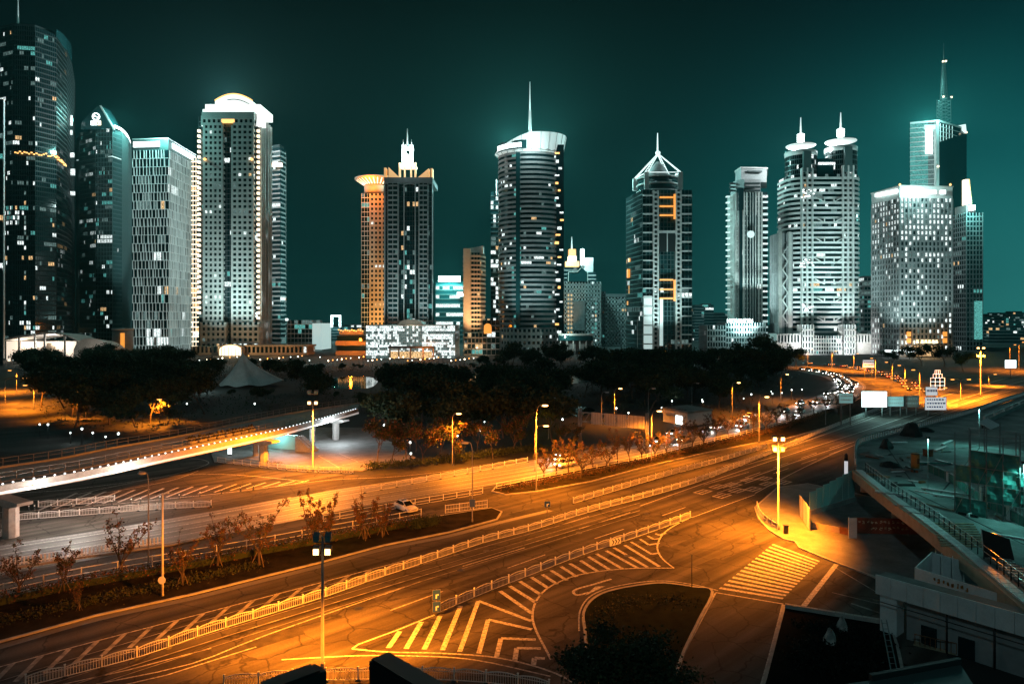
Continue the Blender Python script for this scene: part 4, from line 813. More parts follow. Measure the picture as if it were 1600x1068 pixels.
# ---- 4 tower with white domed crown
D4 = 566; P = W([(311, D4), (403, D4), (421, 606), (330, 606)]); r = troot(P, 'domed_tower', 'grey stone tower with square windows and blazing white domed crown'); H4 = ZZ(175, D4)
skin(r, P, 0, H4 - 4, 4.3, 2.6, 'stone_dark', (.5, .2), (.25, .25), Lit(41, .12, 3, .05, .5, rows={28: .5, 18: .4, 37: .6}), wall='stone')
def grid_wing(x0, x1, y0, y1, D, dep, nx, seed, rows=None, p=.03, fr='stone', pw=1.75, bh=2.0, fh=4.35):
    Q = slab(x0, x1, D, dep); cw = (PX(x1, D)[0] - PX(x0, D)[0]) / nx; skin(r, Q, ZZ(y1, D), ZZ(y0, D), fh, cw, fr, (bh, .55), (pw, .56), Lit(seed, p, 3, .03, .6, 0, rows=rows or {}), wall=fr, c=r.location, names=('window', 'spandrel', 'pier'))
RW = {27: .7, 25: .45, 30: .35, 39: .25, 35: .5, 20: .5, 15: .15, 8: .4, 3: .35, 4: .3}
grid_wing(319, 347.5, 196, 503, 562, 5, 4, 42, RW); grid_wing(363, 395, 196, 503, 562, 5, 4, 43, RW); grid_wing(315, 352, 503, 545, 560, 7, 5, 44, {0: .6}); grid_wing(363, 404, 503, 545, 560, 7, 5, 45, {0: .6})
lbox(r, 'cornice', 315, 397, 175, 186, 561, 8, 'stone'); grid_wing(316, 346, 181, 196, 562, 5, 4, 46, fh=8, bh=2.2, p=.15); grid_wing(366, 396, 181, 196, 562, 5, 4, 47, fh=8, bh=2.2, p=.2)
lbox(r, 'amber_window_band', 346, 366, 186, 191, 561, 3, 'led_amber')
grid_side = [PX(404.5, 567.5), PX(421.5, 606), PX(400, 607), PX(390, 568)]
q = MB(); a, b = Vector((*loc(r, PX(403.4, 566)), 0)), Vector((*loc(r, PX(421.4, 606)), 0)); nrm = Vector(((b - a).y, -(b - a).x, 0)).normalized()
for u in (.06, .22, .38, .62, .78, .94): p_ = a.lerp(b, u); q.bar(p_ + nrm * .4 + Vector((0, 0, 0)), p_ + nrm * .4 + Vector((0, 0, ZZ(180 + 20 * u, 566 + 40 * u))), 4.2, .9)
q.build('side_pier', M['stone'], r, kind='stuff')
for px in (311.5, 404): dots(r, 'corner_lamp', [(loc(r, PX(px, 564))[0], loc(r, PX(px, 564))[1] - .5, ZZ(205 + 8.1 * k, 564)) for k in range(37 if px > 400 else 36)], 2.0, 'led_cream')
cr = lbox(r, 'crown_block', 320, 407, 163, 175, 568, 30, 'crown_white') if 'crown_white' in M else None
mat('crown_white', (.75, .74, .70), .6, emit=(.92, 1.0, .97), es=1.15); cr = lbox(r, 'crown_block', 320.5, 406.5, 163, 175.2, 568, 30, 'crown_white')  # crown glows by itself, in place of floodlight on its walls
q = MB(); pr = []
for i in range(13):
    u = i / 12; px = 336 + 58.5 * u; py = 164 - 17.5 * math.sin(math.pi * (.12 + .76 * u)) ** .9 + 1.5; pr.append((loc(r, PX(px, 566))[0], ZZ(py, 566)))
pr = [(pr[0][0], ZZ(164, 566))] + pr + [(pr[-1][0], ZZ(164, 566))]; y0 = loc(r, PX(350, 566))[1]
q.hexa([(x, y0, z) for x, z in pr][::-1], [(x, y0 + 30, z) for x, z in pr][::-1]); dm = q.build('dome', M['crown_white'], r)
q = MB()
for i in range(1, len(pr) - 2): q.bar((pr[i][0], y0 - .3, pr[i][1] + .5), (pr[i + 1][0], y0 - .3, pr[i + 1][1] + .5), .8, 1.0)
q.build('dome_rim', M['led_amber'], r); q = MB()
for i in range(5, len(pr) - 3): q.bar((pr[i][0], y0 - .5, pr[i][1] - 4.0), (pr[i + 1][0], y0 - .5, pr[i + 1][1] - 4.0), .5, .6)
q.build('dome_rib', M['stone_grey'], r)
for px in (320.5, 406): x, y = loc(r, PX(px, 565)); q = MB(); q.hexa([(x - 3, y, H4 - 12), (x + 3, y, H4 - 12), (x + 3, y + 6, H4 - 12), (x - 3, y + 6, H4 - 12)], [(x - 2, y, H4 + 2), (x + 2, y, H4 + 2), (x + 2, y + 5, H4 + 2), (x - 2, y + 5, H4 + 2)]); q.build('corner_turret', M['crown_white'], r)
for px in (320, 393): x, y = loc(r, PX(px, 560)); q = MB(); q.lathe([(.2, ZZ(251, 560)), (1.4, ZZ(249.5, 560)), (1.4, ZZ(248, 560)), (.2, ZZ(246.5, 560))], 10, (x, y)); q.build('beacon_lamp', M['led_amber'], r)
light('crown_glow', 'POINT', (*loc(r, PX(358, 604)), ZZ(156, 604)), 300000 * GLOWK, (.75, .95, 1.0), r, radius=3); light('crown_glow', 'POINT', (*loc(r, PX(384, 604)), ZZ(160, 604)), 60000 * GLOWK, (1.0, .5, .2), r, radius=3)  # lamps added out of sight behind the crown for a halo
flood(r, 335, 520, 335, 430, 562, 520000, ang=62); flood(r, 380, 520, 380, 430, 562, 620000, ang=62); flood(r, 440, 560, 412, 400, 590, 500000, ang=60)
# ---- 5 dark banded tower behind it
P = W([(405, 690), (438, 680), (446, 692), (447, 720), (410, 730)]); r = troot(P, 'banded_tower', 'dark banded tower behind the domed tower'); skin(r, P, 0, ZZ(232, 685), 4.6, 3, 'stone_grey', (1.6, .4), None, Lit(51, .08, 4, .05, .4, rows={9: .7, 10: .7, 56: .6}), wall='stone_dark'); cap(r, P, ZZ(232, 685), ZZ(226, 685), 'frame_dark', -.15); lbox(r, 'sky_lobby_light', 421, 440, 254, 260, 676, 3, 'led_cream'); flood(r, 455, 640, 432, 440, 684, 600000, ang=50)
# ---- 6 low glass block, 7 lit frame, 8 amber block
P = slab(449, 488, 600, 30); r = troot(P, 'glass_block', 'low teal glass block with stacked lit floors', 'building'); skin(r, P, 0, ZZ(500, 600), 4.0, 3, 'frame_white', (.5, .3), (.2, .2), Lit(61, .4, 5, .05, .2, .4)); lbox(r, 'white_side_wall', 488, 503, 505, 546, 596, 30, 'led_soft'); dots(r, 'corner_lamp', [(*loc(r, PX(448, 596)), ZZ(499, 596))], 1.8, 'led_white')
P = slab(508, 548, 900, 30); r = troot(P, 'far_building', 'dark far building topped by a glowing white portal frame', 'building'); skin(r, P, 0, ZZ(511, 900), 4, 4, 'stone_dark', (1, .3), None, Lit(62, .1))
for a in ((517, 519.2, 492, 511), (529.8, 532, 492, 511), (519.2, 529.8, 492, 494.2)): lbox(r, 'portal_bar', *a, 898, 3, 'led_white')
light('portal_glow', 'POINT', (*loc(r, PX(524, 892)), ZZ(500, 892)), 25000 * GLOWK, (.5, 1, .95), r, radius=2)
P = slab(526, 571, 545, 24); r = troot(P, 'terraced_block', 'amber lit terraced low block', 'building'); skin(r, P, 0, ZZ(524, 545), 7, 50, 'stone_tan', (3.6, 1.2), None, None); lbox(r, 'terrace', 530, 568, 516, 523, 549, 16, 'stone_tan')
dots(r, 'terrace_lamp', [(loc(r, PX(530 + 3.4 * k, 545))[0], loc(r, PX(530, 545))[1] - 1.5, ZZ(515 + (k % 3), 545)) for k in range(12)], .9, 'led_amber'); light('terrace_light', 'POINT', (*loc(r, PX(548, 528)), 12), 20000, SOD, r, radius=1); light('terrace_light', 'POINT', (*loc(r, PX(548, 540)), ZZ(512, 540)), 4000, SOD, r, radius=1)
# ---- 9 amber-washed tower with disc
P = slab(578.5, 603, 620, 28); r = troot(P, 'amber_tower', 'amber washed stone tower with cantilevered roof disc'); skin(r, P, 0, ZZ(302, 620), 4.3, 3.45, 'stone_tan', (2.1, .5), (1.6, .52), Lit(91, .08, 2, .5, .5, 0)); Q = slab(565, 578.5, 624, 22); skin(r, Q, 0, ZZ(302, 624), 4.3, 2.6, 'frame_white', (.5, .4), (.25, .2), Lit(92, .10, 2, .2, .3), wall='stone_grey')
cx, cy_ = loc(r, PX(588, 632)); q = MB(); q.lathe([(11, ZZ(303, 632)), (11, ZZ(290, 632))], 24, (cx, cy_)); q.build('drum', M['stone_tan'], r); q = MB(); q.lathe([(11, ZZ(291, 632)), (16, ZZ(286.5, 632)), (20.5, ZZ(282, 632)), (20.5, ZZ(280, 632)), (12, ZZ(278.5, 632)), (2, ZZ(278, 632))], 32, (cx + 1, cy_)); q.build('roof_disc', M['stone_tan'], r)
q = MB()
for k in range(15): t = math.pi * (1.05 + .9 * k / 14); q.bar((cx + 1 + 12 * math.cos(t), cy_ + 12 * math.sin(t), ZZ(290, 632)), (cx + 1 + 19 * math.cos(t), cy_ + 19 * math.sin(t), ZZ(282.5, 632)), .9, 1.0)
q.build('disc_rib', M['led_cream'], r, kind='stuff'); light('crown_glow', 'POINT', (cx - 4, cy_ - 27, ZZ(296, 632)), 26000 * GLOWK, SOD, r, radius=2)
for px, pw in ((590, 500000), ): flood(r, px, 585, 590, 480, 620, pw, (1.0, .5, .13), 56)
flood(r, 590, 590, 590, 330, 620, 650000, (1.0, .55, .2), 40)
# ---- 10 spire tower
D = 590; P = W([(600, D), (676, D), (677, D + 36), (606, D + 36)]); r = troot(P, 'spire_tower', 'grey glass tower with amber crown fins and white lantern spire'); H = ZZ(285, D); skin(r, P, 0, H, 4.2, 2.5, 'frame_dark', (.5, .2), (.2, .3), Lit(101, .07, 3, .1, .4, .3, rows={47: .5, 41: .5, 40: .3}, zones=lambda g, i, j, nc, nf: (.3 if abs(i - nc * .42) < 1.5 and j < 26 else (.35 if abs(i - nc * .58) < 1 and j < 22 else None)) if g == 0 else None), wall='stone_grey')
for x0, x1 in ((606, 621.5), (654.5, 668)):
    Q = slab(x0, x1, 586, 6); skin(r, Q, 0, H, 4.2, 2.1, 'stone_grey', (1.5, .5), (.5, .5), Lit(int(x0), .03), every=2)
for px in (600.6, 621.5, 631, 648.5, 654.5, 675.4): lbox(r, 'corner_rib', px - .6, px + .6, 285, 505, 583.5, 3, 'stone_grey')
for x0, x1 in ((629, 651),):
    q = MB(); y = loc(r, PX(640, 584))[1]; c0 = loc(r, PX(640, 584))[0]; R_ = 5.6
    for i in range(10): t0, t1 = math.pi * i / 10, math.pi * (i + 1) / 10; q.bar((c0 + R_ * math.cos(t0), y, ZZ(292, 584) + 3 * math.sin(t0)), (c0 + R_ * math.cos(t1), y, ZZ(292, 584) + 3 * math.sin(t1)), .7, .8)
    q.build('arch', M['stone_grey'], r)
lbox(r, 'roof_band', 600, 676, 277, 285, 583, 40, 'stone_dark')
for x0, x1, ya, yb in ((600, 603, 262, 262), (607, 625, 261, 278), (652, 670, 278, 263), (673, 676, 263, 263)):
    q = MB(); a, b = loc(r, PX(x0, 584)), loc(r, PX(x1, 584)); z = ZZ(279, 584); q.hexa([(a[0], a[1], z), (b[0], a[1], z), (b[0], a[1] + 7, z), (a[0], a[1] + 7, z)], [(a[0], a[1], ZZ(ya, 584)), (b[0], a[1], ZZ(yb, 584)), (b[0], a[1] + 7, ZZ(yb, 584)), (a[0], a[1] + 7, ZZ(ya, 584))]); q.build('crown_fin', M['crown_amber'] if 'crown_amber' in M else mat('crown_amber', (.6, .42, .25), .6, emit=(1.0, .45, .12), es=.55), r)
for x0, x1, y0, y1 in ((623, 625.5, 254, 279), (647.5, 650, 254, 279), (631, 633, 256, 279), (641, 643, 256, 279)): lbox(r, 'lantern_column', x0, x1, y0, y1, 585, 3, 'crown_amber')
lbox(r, 'lantern_floor', 624, 649, 257, 260, 586, 12, 'led_cream')
for x0 in (628, 632.5, 640, 643.5): lbox(r, 'lantern_column', x0, x0 + 1.4, 226, 257, 588, 2.5, 'led_white')
lbox(r, 'lantern_light', 629.5, 637, 240, 254, 589, 4, 'led_white'); lbox(r, 'lantern_ring', 628, 645, 229, 232, 588, 8, 'led_soft'); mast(r, 636.5, 590, 232, 201, .9, .2); mast(r, 630, 590, 228, 218, .4, .15); mast(r, 643, 590, 228, 218, .4, .15)
light('crown_glow', 'POINT', (*loc(r, PX(636, 580)), ZZ(244, 580)), 14000 * GLOWK, (.8, 1, 1), r, radius=2); flood(r, 612, 552, 612, 420, 586, 420000, ang=56); flood(r, 662, 552, 662, 420, 586, 420000, ang=56)
# ---- 11 glazed podium hall
D = 500; P = slab(572, 711, D, 40); r = troot(P, 'glazed_hall', 'long white lit glazed hall with small barrel dome', 'building'); skin(r, P, 0, ZZ(509, D), 2.05, 1.42, 'steel', (.22, .2), (.12, .25), Lit(111, .5, zones=lambda g, i, j, nc, nf: ((1 if random.random() < .75 else 2) if (j % 3 == 0 or abs(i - nc / 2) < nc * .13) else (5 if random.random() < .05 else (2 if random.random() < .86 else 1))) if g == 0 else None)); cap(r, P, ZZ(509, D), ZZ(507.5, D), 'stone')
q = MB(); y = loc(r, PX(641, 506))[1]; x0, x1 = loc(r, PX(622, 506))[0], loc(r, PX(661, 506))[0]; pr = [(x0 + (x1 - x0) * (1 - math.cos(math.pi * i / 12)) / 2, ZZ(510, 506) + 5.4 * math.sin(math.pi * i / 12) ** .6) for i in range(13)]; q.hexa([(x, y, z) for x, z in pr], [(x, y + 20, z) for x, z in pr]); q.build('barrel_dome', M['stone'], r)
q = MB()
for px in range(585, 712, 16): x, y = loc(r, PX(px, 503)); q.tube([(x, y, ZZ(508, 503)), (x, y, ZZ(501, 503))], .12, 5)
a, b = loc(r, PX(585, 503)), loc(r, PX(710, 503)); q.bar((*a, ZZ(501, 503)), (*b, ZZ(501, 503)), .25); q.build('roof_railing', M['stone_grey'], r, kind='stuff')
light('dome_floodlight', 'POINT', (*loc(r, PX(641, 492)), ZZ(508, 492)), 2500, (1, .85, .6), r, radius=1)
Q = slab(606, 678, 488, 8); p2 = troot(Q, 'entrance_canopy', 'amber lit entrance canopy before the glazed hall', 'canopy'); lbox(p2, 'roof_slab', 606, 678, 541, 544, 488, 9, 'stone_dark')
for px in (608, 622, 640, 660, 676): lbox(p2, 'column', px, px + 2, 544, 561, 488, .9, 'stone_tan')
lbox(p2, 'lit_front', 609, 675, 549, 559, 494, 1, 'room_warm'); light('canopy_light', 'POINT', (*loc(p2, PX(663, 482)), 9), 5000, SOD, p2, radius=.5)
# ---- 12 far teal block with glowing roof sign
P = slab(681, 724, 800, 30); r = troot(P, 'office_block', 'distant teal block with glowing white roof band', 'tower'); skin(r, P, 0, ZZ(440, 800), 5.2, 4, 'frame_teal', (1.4, .4), None, Lit(121, .0, zones=lambda g, i, j, nc, nf: (2 if i < nc * .9 and random.random() < .75 else 6) if j % 2 == 0 and j > 2 else 6)); lbox(r, 'roof_sign', 685, 719, 431, 440, 798, 4, 'led_white'); lbox(r, 'wall_screen', 714, 724, 456, 463, 797, 2, 'led_white')
light('sign_glow', 'POINT', (*loc(r, PX(702, 790)), ZZ(433, 790)), 90000 * GLOWK, (.3, 1, .92), r, radius=3)
# ---- 13 amber balcony tower
P = W([(725, 606), (736, 600), (750, 602), (757, 612), (757, 630), (726, 632)]); r = troot(P, 'balcony_tower', 'amber lit tower of curved balconies with slanted white top'); skin(r, P, 0, ZZ(395, 604), 4.0, 3, 'stone_tan', (1.7, 1.0), (.4, .3), Lit(131, .08, 2, .5, .3)); q = MB(); a, b = loc(r, PX(725, 604)), loc(r, PX(755, 604)); q.hexa([(a[0], a[1], ZZ(396, 604)), (b[0], a[1], ZZ(396, 604)), (b[0], a[1] + 20, ZZ(396, 604)), (a[0], a[1] + 20, ZZ(396, 604))], [(a[0], a[1], ZZ(389, 604)), (b[0], a[1], ZZ(384, 604)), (b[0], a[1] + 20, ZZ(384, 604)), (a[0], a[1] + 20, ZZ(389, 604))]); q.build('slanted_roof', M['stone'], r)
lbox(r, 'stair_core', 724, 735, 388, 545, 598, 6, 'stone_tan'); flood(r, 745, 570, 742, 470, 602, 800000, (1, .58, .28), 52)
# ---- 14 sliver behind the round tower
P = slab(767, 790, 650, 20); r = troot(P, 'slim_tower', 'narrow tower with lit stair edge behind the round glass tower'); skin(r, P, 0, ZZ(300, 650), 4.3, 2.5, 'frame_dark', (1.0, .4), None, Lit(141, .5, 2, .05, .8, .0)); lbox(r, 'edge_light', 775, 776.4, 280, 304, 648, 2, 'led_soft')
# ---- 15 round glass tower with white crown
D = 575; cx, cy_ = PX(829, D + 24)[0], D + 24; RX, RY = 28.0, 24.0; P = [(cx + RX * math.cos(2 * math.pi * k / 40), cy_ + RY * math.sin(2 * math.pi * k / 40)) for k in range(40)]; r = troot(P, 'round_tower', 'round glass tower with flaring white crown and tall spire'); H = ZZ(232, D)
skin(r, P, ZZ(515, D), H, 4.1, 2.2, 'stone_grey', (1.9, .5), None, Lit(151, .09, 2, .15, .5, .15, rows={13: .8, 14: .5, 41: .3}, zones=lambda g, i, j, nc, nf: (6 if random.random() < .85 else 4) if g in (26, 27) else None), wall='frame_teal')
Q = [(cx + 29.5 * math.cos(2 * math.pi * k / 24), cy_ + 25.5 * math.sin(2 * math.pi * k / 24)) for k in range(24)]; skin(r, Q, 0, ZZ(514, D), 5, 3.2, 'stone', (2.6, .5), (1.5, .5), Lit(152, .1, 1, .2, .6))
lbox(r, 'teal_shaft', 806, 812.5, 238, 512, 573.6, 2.5, 'glass_teal'); lbox(r, 'dark_shaft', 869, 881, 226, 540, 583, 14, 'glass_dark')
q = MB(); rg = random.Random(8)
for k in range(26):
    py = 238 + k * 11.6; x, y = loc(r, PX(rg.uniform(870, 879), 582)); q.box(x - rg.uniform(.6, 3), x + 1.2, y - .2, y + .4, ZZ(py + rg.uniform(2, 5), 582), ZZ(py, 582), 0 if rg.random() < .7 else 1)
q.build('lit_panel', [M['room_white'], M['led_amber']], r, kind='stuff')
q = MB(); n = 48; ring = []
for k in range(n):
    t = 2 * math.pi * k / n; x, y = math.cos(t), math.sin(t); zt = ZZ(213 - 12 * (x * .75) + 10 * max(0, -x) ** 2 - 6 * (1 - abs(x)), D); ring.append((x, y, zt))
cw_ = mat('crown_lit', (.7, .72, .72), .5, emit=(.80, 1.0, .97), es=.34)  # crown ring glows by itself, in place of light falling on it
for k in range(n):
    a, b = ring[k], ring[(k + 1) % n]; zb = H - 2
    for s0, s1, fl in ((1.0, 1.12, 1), (.93, 1.05, -1)):
        q.face([(a[0] * RX * s0, a[1] * RY * s0, zb), (b[0] * RX * s0, b[1] * RY * s0, zb), (b[0] * RX * s1, b[1] * RY * s1, b[2]), (a[0] * RX * s1, a[1] * RY * s1, a[2])][::fl])
    q.face([(a[0] * RX * 1.12, a[1] * RY * 1.12, a[2]), (b[0] * RX * 1.12, b[1] * RY * 1.12, b[2]), (b[0] * RX * 1.05, b[1] * RY * 1.05, b[2]), (a[0] * RX * 1.05, a[1] * RY * 1.05, a[2])])
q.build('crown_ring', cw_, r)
q = MB()
for k in range(0, n, 2): a = ring[k]; q.bar((a[0] * RX * 1.008, a[1] * RY * 1.008, H - 2), (a[0] * RX * 1.127, a[1] * RY * 1.127, a[2]), .35)
q.build('crown_rib', M['stone_grey'], r, kind='stuff')
light('crown_uplight', 'POINT', (0, -38, ZZ(232, D)), 26000, (.7, 1, .97), r, radius=1.5)
q = MB()
for k in range(26, 38):
    if k < 35:
        a, b = 2 * math.pi * k / 48, 2 * math.pi * (k + 1) / 48; q.hexa([(RX * f * math.cos(t), RY * f * math.sin(t), ZZ(232, D)) for f, t in ((1.0, a), (1.09, a), (1.09, b), (1.0, b))], [(RX * f * math.cos(t), RY * f * math.sin(t), ZZ(219, D)) for f, t in ((1.0, a), (1.10, a), (1.10, b), (1.0, b))])
q.build('crown_glass', M['glass_teal'], r); q = MB()
for k in range(27, 34):
    a, b = 2 * math.pi * (k + .1) / 48, 2 * math.pi * (k + .9) / 48; q.hexa([(RX * f * math.cos(t), RY * f * math.sin(t), ZZ(230, D)) for f, t in ((1.05, a), (1.115, a), (1.115, b), (1.05, b))], [(RX * f * math.cos(t), RY * f * math.sin(t), ZZ(223, D)) for f, t in ((1.05, a), (1.125, a), (1.125, b), (1.05, b))])
q.build('crown_light', M['led_white'], r, kind='stuff')
mast(r, 828, D + 24, 206, 172, 1.3, .9, 'led_soft'); mast(r, 828, D + 24, 172, 128, .7, .25, 'led_soft'); q = MB(); x, y = loc(r, PX(828, D + 24))
for k in range(4): t = k * 1.57 + .6; q.tube([(x + 6 * math.cos(t), y + 6 * math.sin(t), ZZ(208, D)), (x, y, ZZ(188, D))], .4, 5)
q.build('mast_stay', M['frame_white'], r); q = MB(); q.prism([(RX * 1.02 * math.cos(2 * math.pi * k / 24), RY * 1.02 * math.sin(2 * math.pi * k / 24)) for k in range(24)], H - 1, H + 2); q.build('roof_deck', M['stone'], r)
for dx, pw in ((-20, 170000), (20, 110000)): light('crown_glow', 'POINT', (dx * .8, 33, ZZ(200, D)), pw * 2.9 * GLOWK, (.45, 1, .94), r, radius=3)  # added unseen behind the crown so the haze shows a halo
flood(r, 800, 545, 815, 380, 578, 480000, ang=54); flood(r, 850, 545, 850, 380, 578, 300000, ang=54)
# ---- 16 cluster between the round tower and the pyramid tower
P = slab(882, 906, 820, 24); r = troot(P, 'cupola_tower', 'distant tower with stepped golden cupola', 'tower'); skin(r, P, 0, ZZ(417, 820), 4.5, 3, 'stone_grey', (1.2, .3), None, Lit(161, .12))
for x0, x1, y0, y1, m_ in ((884, 905, 408, 416, 'led_amber'), (888, 901, 400, 408, 'led_cream'), (889, 900, 389, 400, 'led_orange')): lbox(r, 'cupola_tier', x0, x1, y0, y1, 818, 12, m_)
mast(r, 893.5, 824, 389, 370, 1.2, .3, 'led_soft')
P = slab(905, 931, 780, 26); r = troot(P, 'stepped_tower', 'stepped tower with a vertical white light bar'); skin(r, P, 0, ZZ(425, 780), 4.3, 2.6, 'stone_grey', (1.2, .4), None, Lit(162, .12, 3, .02, .7, rows={20: .9, 21: .9, 22: .7})); lbox(r, 'upper_step', 911, 927, 402, 425, 782, 14, 'stone_grey'); lbox(r, 'light_bar', 907, 913, 389, 414, 778, 3, 'led_white'); light('bar_glow', 'POINT', (*loc(r, PX(910, 768)), ZZ(400, 768)), 40000 * GLOWK, (.55, 1, .95), r, radius=2)
P = slab(881, 938, 700, 26); r = troot(P, 'stone_block', 'grey stone block with dark recess and gabled glass attic'); skin(r, P, 0, ZZ(440, 700), 4.2, 3.2, 'stone_grey', (2.0, .4), (1.6, .4), Lit(163, .03, zones=lambda g, i, j, nc, nf: (.75 if i in (nc - 3, nc - 2) and j < 12 else (3 if i in (1, 2) and j < 13 else (0 if nc * .25 < i < nc * .6 and j < 14 else None))) if g == 0 else None)); lbox(r, 'recess_panel', 896, 914, 470, 516, 698.5, 2, 'stone_dark')
q = MB(); y = loc(r, PX(900, 699))[1]; pr = [(loc(r, PX(a, 699))[0], ZZ(b, 699)) for a, b in ((888, 440), (888, 425), (902, 425), (909, 417), (918, 426), (918, 440))]; q.hexa([(x, y, z) for x, z in pr], [(x, y + 14, z) for x, z in pr]); q.build('glass_attic', M['glass_teal'], r)
q = MB()
for i in range(len(pr) - 1): q.bar((pr[i][0], y - .3, pr[i][1]), (pr[i + 1][0], y - .3, pr[i + 1][1]), .6)
q.build('attic_frame', M['frame_white'], r); flood(r, 890, 670, 890, 480, 699, 160000, (1, .6, .3), 40)
P = slab(931, 945, 712, 22); r = troot(P, 'stone_block', 'narrow blue grey block beside the dark recess'); skin(r, P, 0, ZZ(455, 712), 4.2, 3.2, 'stone_dark', (2.0, .4), (1.6, .4), Lit(164, .03))
P = slab(945, 986, 730, 24); r = troot(P, 'stone_block', 'wide dim stone block left of the pyramid roofed tower'); skin(r, P, 0, ZZ(463, 730), 4.6, 3.6, 'stone_grey', (2.0, .4), (1.7, .4), Lit(165, .03)); lbox(r, 'roof_parapet', 944.5, 986, 459, 464, 729, 20, 'stone_dark')
P = slab(873, 927, 560, 16); r = troot(P, 'arcade_building', 'low colonnaded building with teal glass roof edge', 'building'); lbox(r, 'back_wall', 873, 927, 524, 552, 566, 8, 'stone_grey'); lbox(r, 'glass_cornice', 873, 926, 524, 532, 559, 12, 'glass_teal'); lbox(r, 'roof_slab', 872.5, 927, 521, 524, 558.5, 14, 'stone')
for px in range(875, 927, 10): lbox(r, 'column', px, px + 1.8, 532, 552, 560, 1.4, 'stone')
light('arcade_light', 'POINT', (*loc(r, PX(885, 552)), 14), 6000, (.7, 1, .9), r, radius=.5)
# ---- 17 pyramid-roofed tower
P = box2((979, 612), (1004, 570), (1081, 572)); r = troot(P, 'pyramid_tower', 'white latticed glass tower with open pyramid roof and mast'); H = ZZ(296, 570); skin(r, P, 0, H, 3.87, 3.0, 'frame_teal', (.4, .35), (.35, .4), Lit(171, .04, 2, .15, .5, .2, zones=lambda g, i, j, nc, nf: (6 if random.random() < .75 else 0) if g == 1 and j > 16 else None), wall='stone_grey')
D = 567
for x0 in (1020.5, 1027.5, 1056, 1063): lbox(r, 'ladder_rail', x0, x0 + 2.2, 297, 545, D, 2.5, 'frame_white')
q = MB()
for k in range(34):
    for x0, x1 in ((1022, 1028), (1057, 1063)): a, b = loc(r, PX(x0, D)), loc(r, PX(x1, D)); z = ZZ(300 + 7.25 * k, D); q.box(a[0], b[0], a[1] + .3, a[1] + 2, z - .75, z + .75)
q.build('ladder_rung', M['frame_white'], r, kind='stuff')
for k in range(17):
    py = 305 + 14.5 * k
    for x0, x1 in ((1005, 1020), (1065, 1081)): lbox(r, 'balcony_rail', x0, x1, py - 1.0, py + 1.0, D + 1.2, 1.5, 'frame_white')
for py in (308, 322, 336, 437, 452, 466): lbox(r, 'amber_strip', 1031, 1052, py - 1.2, py + 1.2, D + 1, 1.2, 'led_orange')
for y0, y1 in ((303, 342), (437, 470)): lbox(r, 'amber_column', 1053, 1056, y0, y1, D + .5, 1.4, 'led_orange')
for k, (py, h) in enumerate(((403, 9), (420, 22), (445, 22), (470, 10), (480, 8))): a = PX(985 - (k % 2) * 2, 602 + 2 * k); x, y = loc(r, a); q = MB(); q.box(x - 1.5, x + 2.5, y - 1.6, y + 3, ZZ(py + h * .6, 600), ZZ(py, 600)); q.build('amber_panel', M['led_orange'], r)
lbox(r, 'dark_opening', 1031, 1055, 364, 393, D - .2, 1, 'frame_dark'); lbox(r, 'sill_bar', 1030, 1056, 360, 364, D - .5, 1.6, 'frame_white'); lbox(r, 'mullion_bar', 1042, 1043.5, 364, 393, D - .6, 1, 'frame_white')
lbox(r, 'lit_wall', 1006, 1019, 462, 545, D + 2, 1, 'led_soft'); lbox(r, 'lit_strip', 1031, 1036, 466, 540, D + 2, 1, 'led_soft')
cx, cy_ = loc(r, PX(1028, 592)); q = MB(); RR = 17.5; q.lathe([(RR, H - 1), (RR, ZZ(274, 575))], 32, (cx, cy_)); q.build('crown_drum', M['glass_teal'], r)
for py in (274, 285, 296): q = MB(); q.lathe([(RR + .2, ZZ(py + 1.3, 575)), (RR + 1.1, ZZ(py + 1.3, 575)), (RR + 1.1, ZZ(py - 1.3, 575)), (RR + .2, ZZ(py - 1.3, 575))], 32, (cx, cy_)); q.build('drum_ring', M['frame_white'], r)
co = []
for px, DD, yb, yt in ((992, 600, 298, 279), (1010, 574, 297, 269), (1063, 574, 296, 269), (1046, 615, 298, 279)):
    x, y = loc(r, PX(px, DD)); z0, z1 = ZZ(yb, DD), ZZ(yt, DD); q = MB(); q.box(x - 1.8, x + 1.8, y - 1.5, y + 1.5, z0, z1); q.build('corner_pillar', M['frame_white'], r); co.append(Vector((x, y, z1)))
ap = Vector((cx, cy_, ZZ(240, 592))); q = MB()
for c_ in co:
    d = ap - c_; s = d.cross(Vector((0, 0, 1))).normalized() * 1.6
    for w_ in (s, -s): q.bar(c_ + w_, ap + w_ * .3, .55)
    for k in range(9): u0, u1 = k / 9, (k + 1) / 9; q.bar(c_ + d * u0 + s * (1 - .7 * u0) * (1 if k % 2 else -1), c_ + d * u1 + s * (1 - .7 * u1) * (-1 if k % 2 else 1), .4)
for a, b in zip(co, co[1:] + co[:1]): q.bar(a, b, .7)
q.build('pyramid_frame', M['frame_glow'] if 'frame_glow' in M else mat('frame_glow', (.7, .72, .72), .5, emit=(.84, 1, .98), es=.9), r); q = MB(); q.lathe([(11, ZZ(272, 575)), (6, ZZ(258, 580)), (1.5, ZZ(250, 585))], 16, (cx, cy_)); q.build('roof_cone', M['stone_grey'], r)  # frame glows by itself, in place of light falling on it
q = MB(); q.lathe([(1.8, ap.z - 2), (2.2, ap.z + 1), (1.4, ap.z + 2)], 10, (cx, cy_)); q.build('apex_cap', M['frame_glow'], r); mast(r, 1027.5, 592, 240, 208, .8, .35, 'frame_glow')
